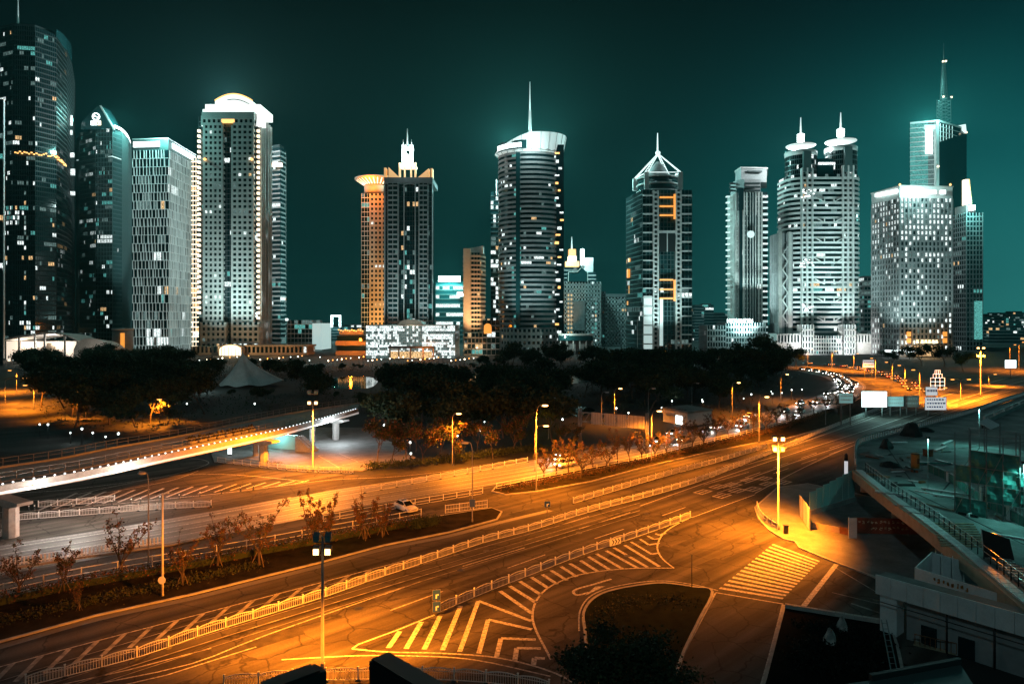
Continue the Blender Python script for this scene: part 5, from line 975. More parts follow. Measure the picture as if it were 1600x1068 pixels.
light('crown_glow', 'POINT', (cx, cy_ + 26, ZZ(262, 592)), 40000 * GLOWK, (.5, 1, .95), r, radius=2); flood(r, 1040, 535, 1040, 440, 570, 520000, ang=62); flood(r, 1040, 535, 1040, 330, 570, 420000, ang=34)  # the first lamp is added unseen behind the crown for a halo
# ---- low and far blocks between
for x0, x1, yt, D, sd, lb in ((1085, 1100, 478, 900, 1, 'dark distant block right of the pyramid tower'), (1098, 1115, 476, 950, 2, 'dark distant block with dotted windows'), (1112, 1137, 490, 1000, 3, 'low dark distant block before the slim stone tower')):
    P = slab(x0, x1, D, 24); r = troot(P, 'far_building', lb, 'building'); skin(r, P, 0, ZZ(yt, D), 4, 3.4, 'stone_dark', (1.4, .3), None, Lit(180 + sd, .10, 1, .2, .2)); cap(r, P, ZZ(yt, D), ZZ(yt - 2, D), 'frame_dark', -.3)
# ---- 18 slim stepped stone tower and its podium
P = W([(1138, 622), (1150, 604), (1162, 600), (1190, 601), (1190, 636), (1140, 640)]); r = troot(P, 'stone_tower', 'slim stepped grey stone tower with dark vertical slots'); D = 600
skin(r, P, 0, ZZ(300, D), 4.2, 2.6, 'stone', (.5, .25), (1.6, .5), Lit(181, .03, 2, .05, .6), wall='stone_grey')
Q = W([(1141, 622), (1151, 606), (1163, 602), (1189, 603), (1189, 634), (1142, 638)]); cap(r, Q, ZZ(300, D), ZZ(279, D), 'stone_grey', -.02, 'upper_block'); Q2 = W([(1149, 626), (1158, 610), (1198, 612), (1198, 640), (1152, 642)]); cap(r, Q2, ZZ(284, 610), ZZ(262, 610), 'stone_grey', 0, 'top_block'); cap(r, Q2, ZZ(263, 610), ZZ(261, 610), 'stone', .06, 'cornice')
for k in range(3):
    for x0, x1, DD in ((1164, 1188, 598.5), (1141, 1149.5, 606)): lbox(r, 'louvre_slot', x0, x1, 285 + 5.6 * k, 287.5 + 5.6 * k, DD, 3, 'frame_dark')
lbox(r, 'louvre_slot', 1168, 1191, 266.5, 269, 609, 3, 'frame_dark'); lbox(r, 'dark_slot', 1154.5, 1162, 293, 328, 598.3, 5, 'glass_dark'); lbox(r, 'dark_slot', 1156, 1160, 328, 520, 598.6, 5, 'glass_dark')
for px in (1170, 1174, 1178): lbox(r, 'window_slot', px, px + 1.6, 302, 520, 599.2, 2, 'glass_dark')
for px in (1166, 1182): lbox(r, 'window_slot', px, px + 1.3, 336, 520, 599.4, 2, 'glass_dark')
for k in range(24):
    py = 306 + 9.3 * k; lbox(r, 'lit_balcony', 1188, 1200, py - 1.2, py + (1.4 if k % 3 else 2.2), 603, 4, 'led_soft' if k % 4 else 'room_white'); 
    if k < 20: lbox(r, 'lit_balcony', 1136, 1141, py - .4, py + 1.6, 612, 4, 'led_soft')
lbox(r, 'glass_corner', 1189, 1199, 300, 535, 605, 12, 'glass_dark'); q = MB(); x, y = loc(r, PX(1173, 597)); q.tube([(x, y, ZZ(366, 597)), (x, y - .6, ZZ(366, 597))], 3.2, 14); q.build('round_emblem', M['led_soft'], r); flood(r, 1165, 545, 1168, 400, 600, 1700000, ang=60); flood(r, 1130, 570, 1150, 400, 606, 700000, ang=54)
P = slab(1105, 1196, 566, 24); r = troot(P, 'podium_block', 'low podium with glowing rooftop letters below the slim tower', 'building')
for x0, x1, yt, sd in ((1105, 1134, 508, 1), (1134, 1196, 504, 2)): skin(r, slab(x0, x1, 566 + sd, 24), 0, ZZ(yt, 566), 4.4, 2.2, 'stone_grey', (1.4, .3), (.7, .4), Lit(190 + sd, .12, 1, .1, .3))
for k in range(6):
    q = MB(); x, y = loc(r, PX(1136 + 7 * k, 565)); z = ZZ(504, 565); 
    for b in ((0, .6, 0, 3.2), (2.1, 2.7, 0, 3.2), (.6, 2.1, (1.3, 2.6, 0, 1.3, 2.6, .4)[k], (1.9, 3.2, .6, 1.9, 3.2, 1.0)[k])): q.box(x + b[0], x + b[1], y - .4, y, z + b[2], z + b[3])
    q.build('roof_letter', M['led_white'], r)
light('letter_glow', 'POINT', (*loc(r, PX(1156, 558)), ZZ(502, 558)), 9000 * GLOWK, (.5, 1, .95), r, radius=1.5); flood(r, 1160, 540, 1160, 520, 566, 30000, ang=80)
# ---- 19 twin-disc tower
D = 560
def arc(cx, cy0, R_, a0, a1, n): return [(cx + R_ * math.cos(a0 + (a1 - a0) * k / n), cy0 + R_ * math.sin(a0 + (a1 - a0) * k / n)) for k in range(n + 1)]
xl, xr = PX(1262, D)[0], PX(1326, D)[0]; R_ = 13.5; cyw = D + 13.5
P = arc(xl, cyw, R_, math.pi, math.pi * 1.5, 8) + arc(xr, cyw, R_, math.pi * 1.5, math.pi * 2, 8) + [(xr + R_, cyw + 14), (xl - R_, cyw + 14)]; r = troot(P, 'twin_tower', 'white banded tower with two disc crowned round turrets')
skin(r, P, ZZ(520, D), ZZ(272, D), 4.1, 2.4, 'frame_white', (1.75, .7), None, Lit(191, .10, 2, .08, .55, .05, rows={50: .4, 31: .7, 21: .6, 8: .7, 9: .6, 40: .4}), wall='stone_grey')
for cx_, px, sgn, yt, yd, yl, ym, rd in ((xl, 1262, -1, 232, 222, 203, 176, 11.8), (xr, 1326, 1, 225, 215, 195, 168, 12.3)):
    Q = [(cx_ + 12.2 * math.cos(2 * math.pi * k / 24), cyw + 12.2 * math.sin(2 * math.pi * k / 24)) for k in range(24)]; skin(r, Q, ZZ(272, D), ZZ(yt + 8, D), 4.4, 2.0, 'frame_teal', (.9, .3), (.2, .3), Lit(192 + sgn, .12, 2, .0, .6), c=r.location)
    x, y = loc(r, (cx_, cyw)); q = MB(); q.lathe([(12.6, ZZ(yt + 8, D)), (12.9, ZZ(yt + 1, D)), (12.4, ZZ(yt, D))], 32, (x, y)); q.build('turret_parapet', M['frame_white'], r)
    q = MB(); q.lathe([(4.2, ZZ(yt + 1, D)), (3.2, ZZ(yd + 2, D))], 24, (x, y)); q.build('disc_stem', M['led_white'], r)
    q = MB(); q.lathe([(3.0, ZZ(yd + 2.4, D)), (rd * .8, ZZ(yd + 1.2, D)), (rd, ZZ(yd + .2, D)), (rd, ZZ(yd - .7, D)), (rd * .6, ZZ(yd - 1.6, D)), (2, ZZ(yd - 2.2, D))], 36, (x, y)); q.build('roof_disc', M['disc_lit'] if 'disc_lit' in M else mat('disc_lit', (.75, .75, .73), .5, emit=(.95, 1, .98), es=.45), r)  # disc surface glows by itself, in place of floodlight
    for k in range(4): q = MB(); z = ZZ(yl + 12 - 3.3 * k, D); q.lathe([(2.4, z), (3.0, z + .4), (3.0, z + 1.1), (2.4, z + 1.4)], 16, (x, y)); q.build('lantern_ring', M['led_white'], r)
    q = MB(); q.tube([(x, y, ZZ(yl + 12, D)), (x, y, ZZ(yl, D)), (x, y, ZZ(yl - 3, D)), (x, y, ZZ(ym, D))], [1.9, 1.9, .8, .3], 10); q.build('spire', M['frame_glow'], r)
    light('crown_glow', 'POINT', (x, y + 17, ZZ(yd + 3, D)), 55000 * GLOWK, (.85, 1, 1), r, radius=2)  # added unseen behind each turret for a halo
    lbox(r, 'turret_rib', px - 6, px + 6, yt + 4, 268, D - 1.2, 4, 'frame_teal')
    for x0 in (px - 9, px - 1, px + 7): lbox(r, 'ladder_rail', x0, x0 + 2.1, 262 if sgn < 0 else 258, 520, D - 1.9, 3.2, 'frame_white')
q = MB(); x, y = loc(r, PX(1297, 565)); q.lathe([(.3, ZZ(238, 565)), (2.0, ZZ(235, 565)), (2.2, ZZ(233.5, 565)), (1.8, ZZ(231, 565)), (.3, ZZ(229.5, 565))], 14, (x, y)); q.build('globe_lamp', M['led_white'], r)
lbox(r, 'link_block', 1277, 1306, 248, 272, D + 6, 14, 'glass_teal'); q = MB()
for k in range(9): x, y = loc(r, PX(1279 + 3 * k, D + 5)); q.box(x, x + 1, y - .3, y, ZZ(255, D), ZZ(251.5, D))
q.build('link_light', M['room_bright'], r, kind='stuff')
for py in (312, 344, 376, 408, 440, 468, 498):
    q = MB(); yy = loc(r, PX(1290, D - 1.4))[1]; X = [loc(r, PX(a, D))[0] for a in (1273, 1287, 1302, 1316)]; z0, z1 = ZZ(py + 4, D), ZZ(py - 4, D)
    q.bar((X[0], yy, z1), (X[1], yy, z0), .7); q.bar((X[3], yy, z1), (X[2], yy, z0), .7); q.bar((X[1], yy, z0), (X[1], yy, z1), .8); q.bar((X[2], yy, z0), (X[2], yy, z1), .8); q.build('truss', M['frame_white'], r)
for py in (302, 410, 480):
    q = MB(); rg = random.Random(py)
    for k in range(14): x, y = loc(r, PX(rg.uniform(1250, 1272), D - 2.2)); z = ZZ(py + rg.uniform(-5, 7), D); s = rg.uniform(.4, .9); q.box(x - s, x + s, y - .2, y, z - s * .6, z + s * .6)
    q.build('lit_room', M['room_bright'], r, kind='stuff')
Q = slab(1217, 1236.5, 562, 18); skin(r, Q, 0, ZZ(364, 562), 8.2, 3.4, 'stone_grey', (.6, .3), (2.2, .4), None, wall='stone')
for x0 in (1217, 1232): lbox(r, 'slab_pier', x0, x0 + 5, 362, 520, 560.5, 3, 'stone')
q = MB(); yy = loc(r, PX(1227, 560))[1]; xa, xb = loc(r, PX(1223, 560))[0], loc(r, PX(1231, 560))[0]
for k in range(10): z0, z1 = ZZ(505 - 12 * k, 560), ZZ(493 - 12 * k, 560); q.bar((xa if k % 2 else xb, yy, z0), (xb if k % 2 else xa, yy, z1), .8)
q.build('cross_brace', M['frame_white'], r)
for px, x1 in ((1213, 1256), (1334, 1376)):
    lbox(r, 'podium_wall', px, x1, 521, 553, 553, 20, 'stone')
    for k in range(9): a = px + 1 + k * (x1 - px - 3) / 8; lbox(r, 'podium_column', a, a + 1.8, 522, 536, 551.4, 1.6, 'frame_white'); lbox(r, 'podium_window', a + 2.1, a + 4.3, 524, 534, 552.4, .6, 'glass_dark')
for x0 in (1253, 1318): 
    q = slab(x0, x0 + 18, 550, 8); skin(r, q, 0, ZZ(507, 550), 5.2, 2.4, 'frame_white', (1.3, .5), (1.0, .5), Lit(196, .1), wall='stone')
q = slab(1271, 1318, 552, 8); skin(r, q, 0, ZZ(524, 552), 3.4, 2.0, 'frame_white', (.7, .4), (.5, .4), Lit(197, .4, 3, .1, .6), wall='stone')
for px, pw in ((1262, 150000), (1326, 150000)): flood(r, px, 530, px, 530, 552, pw, (.95, 1, .98), 90); flood(r, px, 520, px, 430, 560, 650000, ang=52)
flood(r, 1294, 515, 1294, 330, 560, 1100000, ang=44); flood(r, 1226, 535, 1226, 440, 561, 200000, ang=44)
for px in (1233, 1356): flood(r, px, 538, px, 530, 552, 26000, (1, .98, .92), 100)
# ---- grey block peeping between twin tower and window block
P = slab(1350, 1366, 640, 20); r = troot(P, 'office_block', 'dim slab peeping between twin tower and window block'); skin(r, P, 0, ZZ(434, 640), 4.2, 3, 'stone_grey', (1.6, .4), (.4, .3), Lit(198, .25, 2, .0, .4)); cap(r, P, ZZ(434, 640), ZZ(431, 640), 'stone_dark')
# ---- 20 window block
P = box2((1363, 552), (1406, 520), (1487, 524)); r = troot(P, 'window_block', 'pale pier block with many brightly lit windows'); H = ZZ(309, 520)
LT = Lit(201, .06, 2, .02, .7, 0, zones=lambda g, i, j, nc, nf: (.30 if j < 9 else (.15 if j < 13 else (.2 if j < 18 else (.95 if j in (18, 23, 25) else (.86 if j in (19, 22, 26) and False else (.82 if j > 20 else .3)))))))
skin(r, P, 0, H, 4.15, 3.3, 'stone_grey', (1.5, .35), (1.25, .8), LT, wall='stone_grey'); cap(r, P, H, ZZ(291, 520), 'frame_white', .02, 'crown_band'); cap(r, P, ZZ(291, 520), ZZ(289.5, 520), 'stone', .05, 'cornice')
for x0, x1, DD, m_ in ((1431, 1463, 519, 'led_white'), (1470, 1478, 519.2, 'led_white')): lbox(r, 'crown_light', x0, x1, 297, 303, DD - 1.0, 1.2, 'led_white')
q = MB(); a, b = PX(1368, 546), PX(1402, 521); q.bar((*loc(r, a), ZZ(303, 540)), (*loc(r, b), ZZ(298.5, 521)), 1.0, 2.8); q.build('crown_light', M['led_white'], r)
for px in (1406, 1485): q = MB(); x, y = loc(r, PX(px, 519)); q.lathe([(.6, ZZ(290, 519)), (.9, ZZ(288, 519)), (.2, ZZ(286.5, 519))], 8, (x, y)); q.build('beacon_lamp', M['led_amber'], r)
for px in (1417.5, 1474):
    for y0 in (518, 528): lbox(r, 'amber_panel', px, px + 6, y0, y0 + 7.5, 518.5, .8, 'led_orange')
lbox(r, 'lobby_front', 1425, 1470, 540, 556, 517.5, 1.2, 'room_warm'); mat('sign_amber', (.8, .6, .4), .4, emit=(1, .75, .42), es=2.6, sample=False)
for k in range(6):
    q = MB(); x, y = loc(r, PX(1431 + 5.6 * k + (2 if k > 0 else 0), 517)); z = ZZ(536, 517); rg = random.Random(k + 4)
    for b in ((0, 2.0, 1.0, 1.35), (.8, 1.2, 0, 2.4), (.1, 1.9, 2.0, 2.3), (0, .4, .1, 1.0), (1.6, 2.0, .1, 1.0)): q.box(x + b[0], x + b[1], y - .5, y - .1, z + b[2], z + b[3] + rg.uniform(0, .3))
    q.build('roof_letter', M['sign_amber'], r)
lbox(r, 'entrance_canopy', 1394, 1433, 547.5, 550.5, 505, 10, 'led_white'); light('lobby_light', 'POINT', (*loc(r, PX(1448, 508)), 6), 8000, (1, .6, .25), r, radius=.6); light('crown_glow', 'POINT', (*loc(r, PX(1445, 505)), ZZ(292, 500)), 16000 * GLOWK, (.55, 1, .95), r, radius=2)
flood(r, 1450, 480, 1450, 430, 522, 520000, ang=62); flood(r, 1380, 505, 1384, 430, 536, 300000, ang=54)
# ---- 21 tall tower with lattice mast
P = W([(1422, 640), (1467, 632), (1510, 660), (1508, 700), (1425, 690)]); r = troot(P, 'mast_tower', 'tall white and dark glass tower carrying a lattice mast'); H = ZZ(192, 636)
skin(r, P, 0, H, 4.4, 2.8, 'frame_white', (.6, .3), None, Lit(211, .02, zones=lambda g, i, j, nc, nf: (4 if i < nc * .62 else 1) if g == 0 else (0 if random.random() > .02 else 2)), wall='frame_dark'); cap(r, P, H, ZZ(189, 636), 'frame_white')
q = slab(1467.5, 1510, 631, 10); a, b = PX(1468, 630.5), PX(1510.5, 658); q = MB(); A, B = loc(r, a), loc(r, b); q.hexa([(A[0], A[1], 0), (B[0], B[1], 0), (B[0], B[1] + 1.5, 0), (A[0], A[1] + 1.5, 0)], [(A[0], A[1], ZZ(222, 631)), (B[0], B[1], ZZ(208, 658)), (B[0], B[1] + 1.5, ZZ(208, 658)), (A[0], A[1] + 1.5, ZZ(222, 631))]); q.build('dark_curtain_wall', M['glass_dark'], r)
lbox(r, 'corner_pier', 1463, 1467.5, 188, 545, 630, 4, 'frame_white'); lbox(r, 'screen_panel', 1447, 1457.5, 201, 240, 629.5, 1.2, 'led_white'); lbox(r, 'screen_cap', 1445, 1462, 195, 202, 629.6, 1.2, 'led_soft')
for k in range(5): lbox(r, 'roof_fin', 1468.5 + 4.6 * k, 1470 + 4.6 * k, 193 + k, 225, 633 + 3 * k, 2, 'led_soft')
q = MB(); pts = [(loc(r, PX(a, 655))[0], ZZ(b, 655)) for a, b in ((1488, 198), (1509, 194), (1510.5, 207))]; y = loc(r, PX(1500, 655))[1]; q.hexa([(x, y, z) for x, z in pts], [(x, y + 6, z) for x, z in pts]); q.build('roof_wing', M['frame_glow'], r)
dots(r, 'beacon_lamp', [(*loc(r, PX(1510, 654)), ZZ(207, 654)), (*loc(r, PX(1466, 629)), ZZ(260, 629)), (*loc(r, PX(1487, 628)), ZZ(330, 628))], 1.3, 'led_cream')
mx, my = loc(r, PX(1474.5, 650)); q = MB(); DD = 650
def lat(z0, z1, w0, w1, n):
    for k in range(n):
        u0, u1 = k / n, (k + 1) / n; za, zb = z0 + (z1 - z0) * u0, z0 + (z1 - z0) * u1; a, b = w0 + (w1 - w0) * u0, w0 + (w1 - w0) * u1
        C0 = [(mx - a, my - a, za), (mx + a, my - a, za), (mx + a, my + a, za), (mx - a, my + a, za)]; C1 = [(mx - b, my - b, zb), (mx + b, my - b, zb), (mx + b, my + b, zb), (mx - b, my + b, zb)]
        for i in range(4): q.bar(C0[i], C1[i], .45); q.bar(C0[i], C0[(i + 1) % 4], .3); q.bar(C0[i], C1[(i + 1) % 4], .26)
lat(ZZ(192, DD), ZZ(154, DD), 4.2, 4.0, 7); lat(ZZ(154, DD), ZZ(97, DD), 2.2, .8, 13); q.tube([(mx, my, ZZ(97, DD)), (mx, my, ZZ(68, DD))], [.5, .2], 6); q.build('lattice_mast', M['frame_teal'], r, kind='stuff'); dots(r, 'mast_lamp', [(mx - 1.4, my - 1.4, ZZ(97, DD)), (mx + 1.2, my - 1.4, ZZ(96.5, DD)), (mx - 2.4, my - 3.4, ZZ(153, DD)), (mx + 4.8, my - 4, ZZ(154, DD))], 1.3, 'led_cream')
light('rear_halo', 'POINT', (*loc(r, PX(1448, 700)), ZZ(194, 700)), 1200000, (.3, 1, .92), r, radius=3); light('mast_glow', 'POINT', (*loc(r, PX(1474, 620)), ZZ(170, 620)), 60000, (.35, 1, .93), r, radius=2)  # added lamps: one unseen behind the tower for a halo, one by the mast

# ---- 22 rightmost tower with amber blade
P = slab(1510, 1535, 610, 24); r = troot(P, 'blade_tower', 'narrow tower with glowing amber roof blade at the right'); skin(r, P, 0, ZZ(332, 610), 4.3, 3, 'stone_grey', (1.2, .3), (.7, .5), Lit(221, .06)); q = MB(); x0, x1, y = loc(r, PX(1509, 608))[0], loc(r, PX(1517, 608))[0], loc(r, PX(1509, 608))[1]; q.hexa([(x0, y, ZZ(320, 608)), (x1, y, ZZ(318, 608)), (x1, y + 5, ZZ(318, 608)), (x0, y + 5, ZZ(320, 608))], [(x0, y, ZZ(280, 608)), (x0 + 2.2, y, ZZ(280, 608)), (x0 + 2.2, y + 5, ZZ(280, 608)), (x0, y + 5, ZZ(280, 608))]); q.build('roof_blade', M['led_cream'], r); q = MB(); q.bar((x1 + .2, y - .3, ZZ(318, 608)), (x0 + 2.6, y - .3, ZZ(280, 608)), .7); q.build('blade_edge', M['led_amber'], r)
lbox(r, 'roof_lamp', 1518, 1524, 320, 328, 606, 4, 'led_white'); lbox(r, 'shoulder_block', 1510, 1524, 320, 332, 612, 16, 'stone_grey'); light('roof_glow', 'POINT', (*loc(r, PX(1522, 598)), ZZ(318, 596)), 25000 * GLOWK, (.3, 1, .92), r, radius=2); lbox(r, 'lit_base', 1526, 1535, 470, 530, 606, 3, 'room_teal')
# ---- far skyline to the right and gaps
rg = random.Random(77)
for k, (x0, x1, yt, D) in enumerate([(1536, 1556, 496, 1250), (1552, 1572, 490, 1350), (1568, 1584, 497, 1150), (1580, 1606, 488, 1300), (1545, 1600, 512, 800), (445, 470, 508, 1100), (500, 512, 505, 1200), (540, 566, 508, 1000), (757, 770, 498, 1000), (716, 728, 500, 900)]):
    P = slab(x0, x1, D, 30); r = troot(P, 'far_building', f'dim distant block number {k + 1} counted along the low skyline', 'building'); skin(r, P, 0, ZZ(yt, D), 4.2, 4, 'stone_dark', (1.4, .3), None, Lit(230 + k, .16, 1.5, .25, .3)); cap(r, P, ZZ(yt, D), ZZ(yt - 2, D), 'frame_dark', -.4, 'roof_plant')
for rr_, lb in zip([o for o in sc.objects if o.name.startswith('far_building') and 'number' in o.get('label', '')], ('dim far block just right of the amber blade tower', 'taller far block in the right gap', 'narrow far block over the distant road', 'tallest far block at the right border', 'low wide block behind the distant flyover', 'low far block left of the small glass block', 'tiny far block left of the white portal', 'low far block under the amber tower', 'dark far block left of the round tower foot', 'dark far block right of the teal roof sign')): rr_['label'] = lb
# ---- low buildings along the waterfront
P = slab(725, 760, 545, 20); r = troot(P, 'street_block', 'small lit shop block under the amber balcony tower', 'building'); skin(r, P, 0, ZZ(520, 545), 4.4, 3, 'stone_tan', (1.2, .3), (.5, .3), Lit(241, .5, 2, .6, .5)); light('shop_light', 'POINT', (*loc(r, PX(742, 530)), 5), 6000, (1, .7, .4), r, radius=.5)
P = slab(754, 781, 540, 20); r = troot(P, 'poster_block', 'glass block with an orange arched poster panel', 'building'); skin(r, P, 0, ZZ(500, 540), 5, 3.4, 'stone_grey', (.8, .3), (.3, .3), Lit(242, .06), base_pane=6); q = MB(); x0, x1, y = loc(r, PX(756, 538))[0], loc(r, PX(768, 538))[0], loc(r, PX(756, 538))[1]; pr = [(x0, ZZ(521, 538)), (x1, ZZ(521, 538)), (x1, ZZ(511, 538))] + [((x0 + x1) / 2 + (x1 - x0) / 2 * math.cos(math.pi * i / 6), ZZ(511, 538) + 3 * math.sin(math.pi * i / 6)) for i in range(1, 6)] + [(x0, ZZ(511, 538))]; q.hexa([(x, y, z) for x, z in pr], [(x, y + .6, z) for x, z in pr]); q.build('poster_panel', M['led_orange'], r)
P = slab(300, 480, 548, 20); r = troot(P, 'lobby_building', 'low classical lobby with glowing arched entrance', 'building'); skin(r, slab(300, 346, 548, 20), 0, ZZ(541, 548), 6, 3.4, 'stone_tan', (2.0, .4), (1.3, .5), Lit(243, .15, 1, .7, .4)); skin(r, slab(380, 480, 548, 20), 0, ZZ(541, 548), 6, 3.4, 'stone_tan', (2.0, .4), (1.3, .5), Lit(244, .1, 1, .7, .4)); lbox(r, 'cornice', 378, 482, 539, 541.5, 546, 22, 'stone_tan')
q = MB(); x0, x1, y = loc(r, PX(341, 542))[0], loc(r, PX(379, 542))[0], loc(r, PX(341, 542))[1]; pr = [(x0, 0), (x1, 0)] + [((x0 + x1) / 2 + (x1 - x0) / 2 * math.cos(math.pi * i / 10), ZZ(545, 542) + 3.6 * math.sin(math.pi * i / 10)) for i in range(11)]; q.hexa([(x, y, z) for x, z in pr], [(x, y + 10, z) for x, z in pr]); q.build('arched_hall', M['stone_tan'], r); q = MB(); pr2 = [((x0 + x1) / 2 + (x - (x0 + x1) / 2) * .88, z * .93) for x, z in pr]; q.hexa([(x, y - .4, z) for x, z in pr2], [(x, y - .1, z) for x, z in pr2]); q.build('arched_window', M['led_cream'], r)
for k in range(1, 7): x = x0 + (x1 - x0) * k / 7; q = MB(); q.box(x - .2, x + .2, y - .7, y - .42, 0, ZZ(542, 542)); q.build('mullion', M['frame_dark'], r)
light('lobby_light', 'POINT', (*loc(r, PX(360, 533)), 6), 9000, (1, .65, .3), r, radius=.6); light('lobby_light', 'POINT', (*loc(r, PX(430, 530)), 6), 5000, (1, .5, .18), r, radius=.6)
# ---- shell-roofed pavilion at the left
P = slab(6, 170, 470, 30); r = troot(P, 'shell_pavilion', 'glowing pavilion with sweeping white shell roof at the left', 'pavilion'); D = 470
q = MB(); y = loc(r, PX(60, D))[1]; ol = smooth([(loc(r, PX(a, D))[0], ZZ(b, D), 0) for a, b in ((6, 529), (40, 523), (75, 518.5), (95, 520), (110, 525), (122, 531))], 4); 
for i in range(len(ol) - 1): a, b = ol[i], ol[i + 1]; q.hexa([(a.x, y, a.y - 1.2), (b.x, y, b.y - 1.2), (b.x, y + 26, b.y - 3), (a.x, y + 26, a.y - 3)], [(a.x, y - 1, a.y), (b.x, y - 1, b.y), (b.x, y + 26, b.y - 1.8), (a.x, y + 26, a.y - 1.8)])
q.build('shell_roof', M['stone'], r); q = MB(); ol2 = smooth([(loc(r, PX(a, D))[0], ZZ(b, D), 0) for a, b in ((112, 546), (122, 531), (145, 529), (160, 534), (169, 542), (168, 556))], 4)
for i in range(len(ol2) - 1): a, b = ol2[i], ol2[i + 1]; q.hexa([(a.x, y + 2, 0), (b.x, y + 2, 0), (b.x, y + 20, 0), (a.x, y + 20, 0)], [(a.x, y + 2, a.y), (b.x, y + 2, b.y), (b.x, y + 20, b.y - 2), (a.x, y + 20, a.y - 2)])
q.build('ribbed_shell', M['stone'], r)
for px in (28, 53, 68, 99): lbox(r, 'column', px, px + 2, 521 + abs(px - 75) * .1, 565, D - .5, 1.4, 'frame_white')
mat('hall_glow', (.6, .5, .4), .5, emit=(1, .84, .68), es=.85, sample=False); lbox(r, 'back_wall', 10, 118, 533, 566, D + 14, 1, 'hall_glow'); q = MB(); x0, x1 = loc(r, PX(64, D + 6))[0], loc(r, PX(84, D + 6))[0]; q.hexa([(x0, y + 8, 0), (x1, y + 8, 0), (x1, y + 9, 0), (x0, y + 9, 0)], [(x0 + 3, y + 8, 12), (x1 - 1, y + 8, 12), (x1 - 1, y + 9, 12), (x0 + 3, y + 9, 12)]); q.build('timber_screen', M['stone_tan'], r)
for k in range(16): px = 12 + 7 * k + (k % 3); lbox(r, 'lit_shopfront', px, px + 3.2, 562, 568, D - 2, .6, 'led_white' if k % 3 else 'led_cream')
light('hall_light', 'POINT', (*loc(r, PX(85, D + 8)), 12), 9000, (1, .9, .8), r, radius=1); light('hall_light', 'POINT', (*loc(r, PX(35, D + 8)), 10), 6000, (1, .8, .6), r, radius=1); light('hall_light', 'POINT', (*loc(r, PX(140, D - 12)), 5), 4000, (1, .85, .7), r, radius=1)
P = slab(150, 205, 500, 12); r = troot(P, 'stone_pier', 'pale round base with an orange vertical sign below the curved tower', 'building'); q = MB(); x, y = loc(r, PX(192, 506)); q.lathe([(7, 0), (7, ZZ(515, 500))], 20, (x, y)); q.build('drum', M['stone_grey'], r); lbox(r, 'vertical_sign', 188, 194, 520, 543, 497, .6, 'led_orange'); q = MB(); q.lathe([(7.3, ZZ(516, 500)), (7.3, ZZ(513, 500))], 20, (x, y)); q.build('cornice', M['stone'], r)
# ------------------------------------------------------------------ footbridge on the left
mat('deck_paving', (.30, .29, .275), .75, noise=(.6, .8, 1.15)); mat('deck_led', (.7, .7, .7), .4, emit=(.86, .97, 1.0), es=2.6, sample=False); mat('led_strip', (.7, .7, .7), .4, emit=(1.0, .95, .88), es=.34)
ZD = 6.0
fe = smooth(GP([(-220, 806), (14, 757), (126, 738), (260, 710), (380, 685), (434, 673), (488, 659), (558, 639.5)], ZD), 5); be = smooth(GP([(-220, 766), (0, 731), (98, 716), (171, 701), (280, 682), (368, 663), (460, 645), (562, 630)], ZD), 5)
def at_frac(pts, t):
    L = [0]
    for a, b in zip(pts, pts[1:]): L.append(L[-1] + (b - a).length)
    s = t * L[-1]
    for i in range(len(pts) - 1):
        if L[i + 1] >= s: return pts[i].lerp(pts[i + 1], (s - L[i]) / max(1e-6, L[i + 1] - L[i]))
    return pts[-1]
NB = 48; fe = [at_frac(fe, i / NB) for i in range(NB + 1)]; be = [at_frac(be, i / NB) for i in range(NB + 1)]
bo = Vector((fe[20].x, fe[20].y, 0)); bridge = tag(empty('footbridge', bo), 'curved elevated footbridge edged with a white light strip', 'footbridge')
q = MB(); e_ = MB()
for i in range(NB):
    a, b, c, d = (p - bo for p in (fe[i], fe[i + 1], be[i + 1], be[i]))
    q.hexa([(p.x, p.y, ZD - 1.0) for p in (a, b, c, d)], [(p.x, p.y, ZD) for p in (a, b, c, d)])
q.build('deck', M['deck_paving'], bridge)
def along(pts, d, z):
    o = []
    for i, p in enumerate(pts):
        t = (pts[min(i + 1, len(pts) - 1)] - pts[max(i - 1, 0)]).normalized(); o.append(Vector((p.x - t.y * d - bo.x, p.y + t.x * d - bo.y, z)))
    return o
q = MB(); l_ = along(fe, -.12, 0); ribbon(q, l_, .5, ZD - 1.1, 0, ZD + .22); q.build('edge_beam', M['concrete'], bridge)
q = MB(); ribbon(q, along(fe, -.42, 0), .07, ZD - .98, 0, ZD - .62); q.build('light_strip', M['led_strip'], bridge)
q = MB(); ribbon(q, along(fe, 2.2, 0), .3, ZD, 0, ZD + .2); q.build('inner_kerb', M['concrete'], bridge)
q = MB(); ribbon(q, along(be, -.1, 0), .4, ZD - .2, 0, ZD + .3); q.build('edge_beam', M['concrete'], bridge)
for p in resample(along(fe, -.1, ZD + .32), 1.25): q = MB(); q.lathe([(.10, p.z - .08), (.14, p.z), (.06, p.z + .1)], 8, (p.x, p.y)); q.build('marker_light', M['deck_led'], bridge)
for pts, lb in ((along(fe, 2.2, ZD + .2), 'a'), (along(be, -.1, ZD + .3), 'b')):
    rs = resample(pts, 2.0)
    for p in rs: q = MB(); q.box(p.x - .04, p.x + .04, p.y - .04, p.y + .04, p.z, p.z + 1.15); q.build('railing_post', M['pole_paint'], bridge)
    for h in (1.15, .6):
        q = MB()
        for a, b in zip(rs, rs[1:]): q.bar(a + Vector((0, 0, h)), b + Vector((0, 0, h)), .05, .06)
        q.build('railing_rail', M['pole_paint'], bridge)
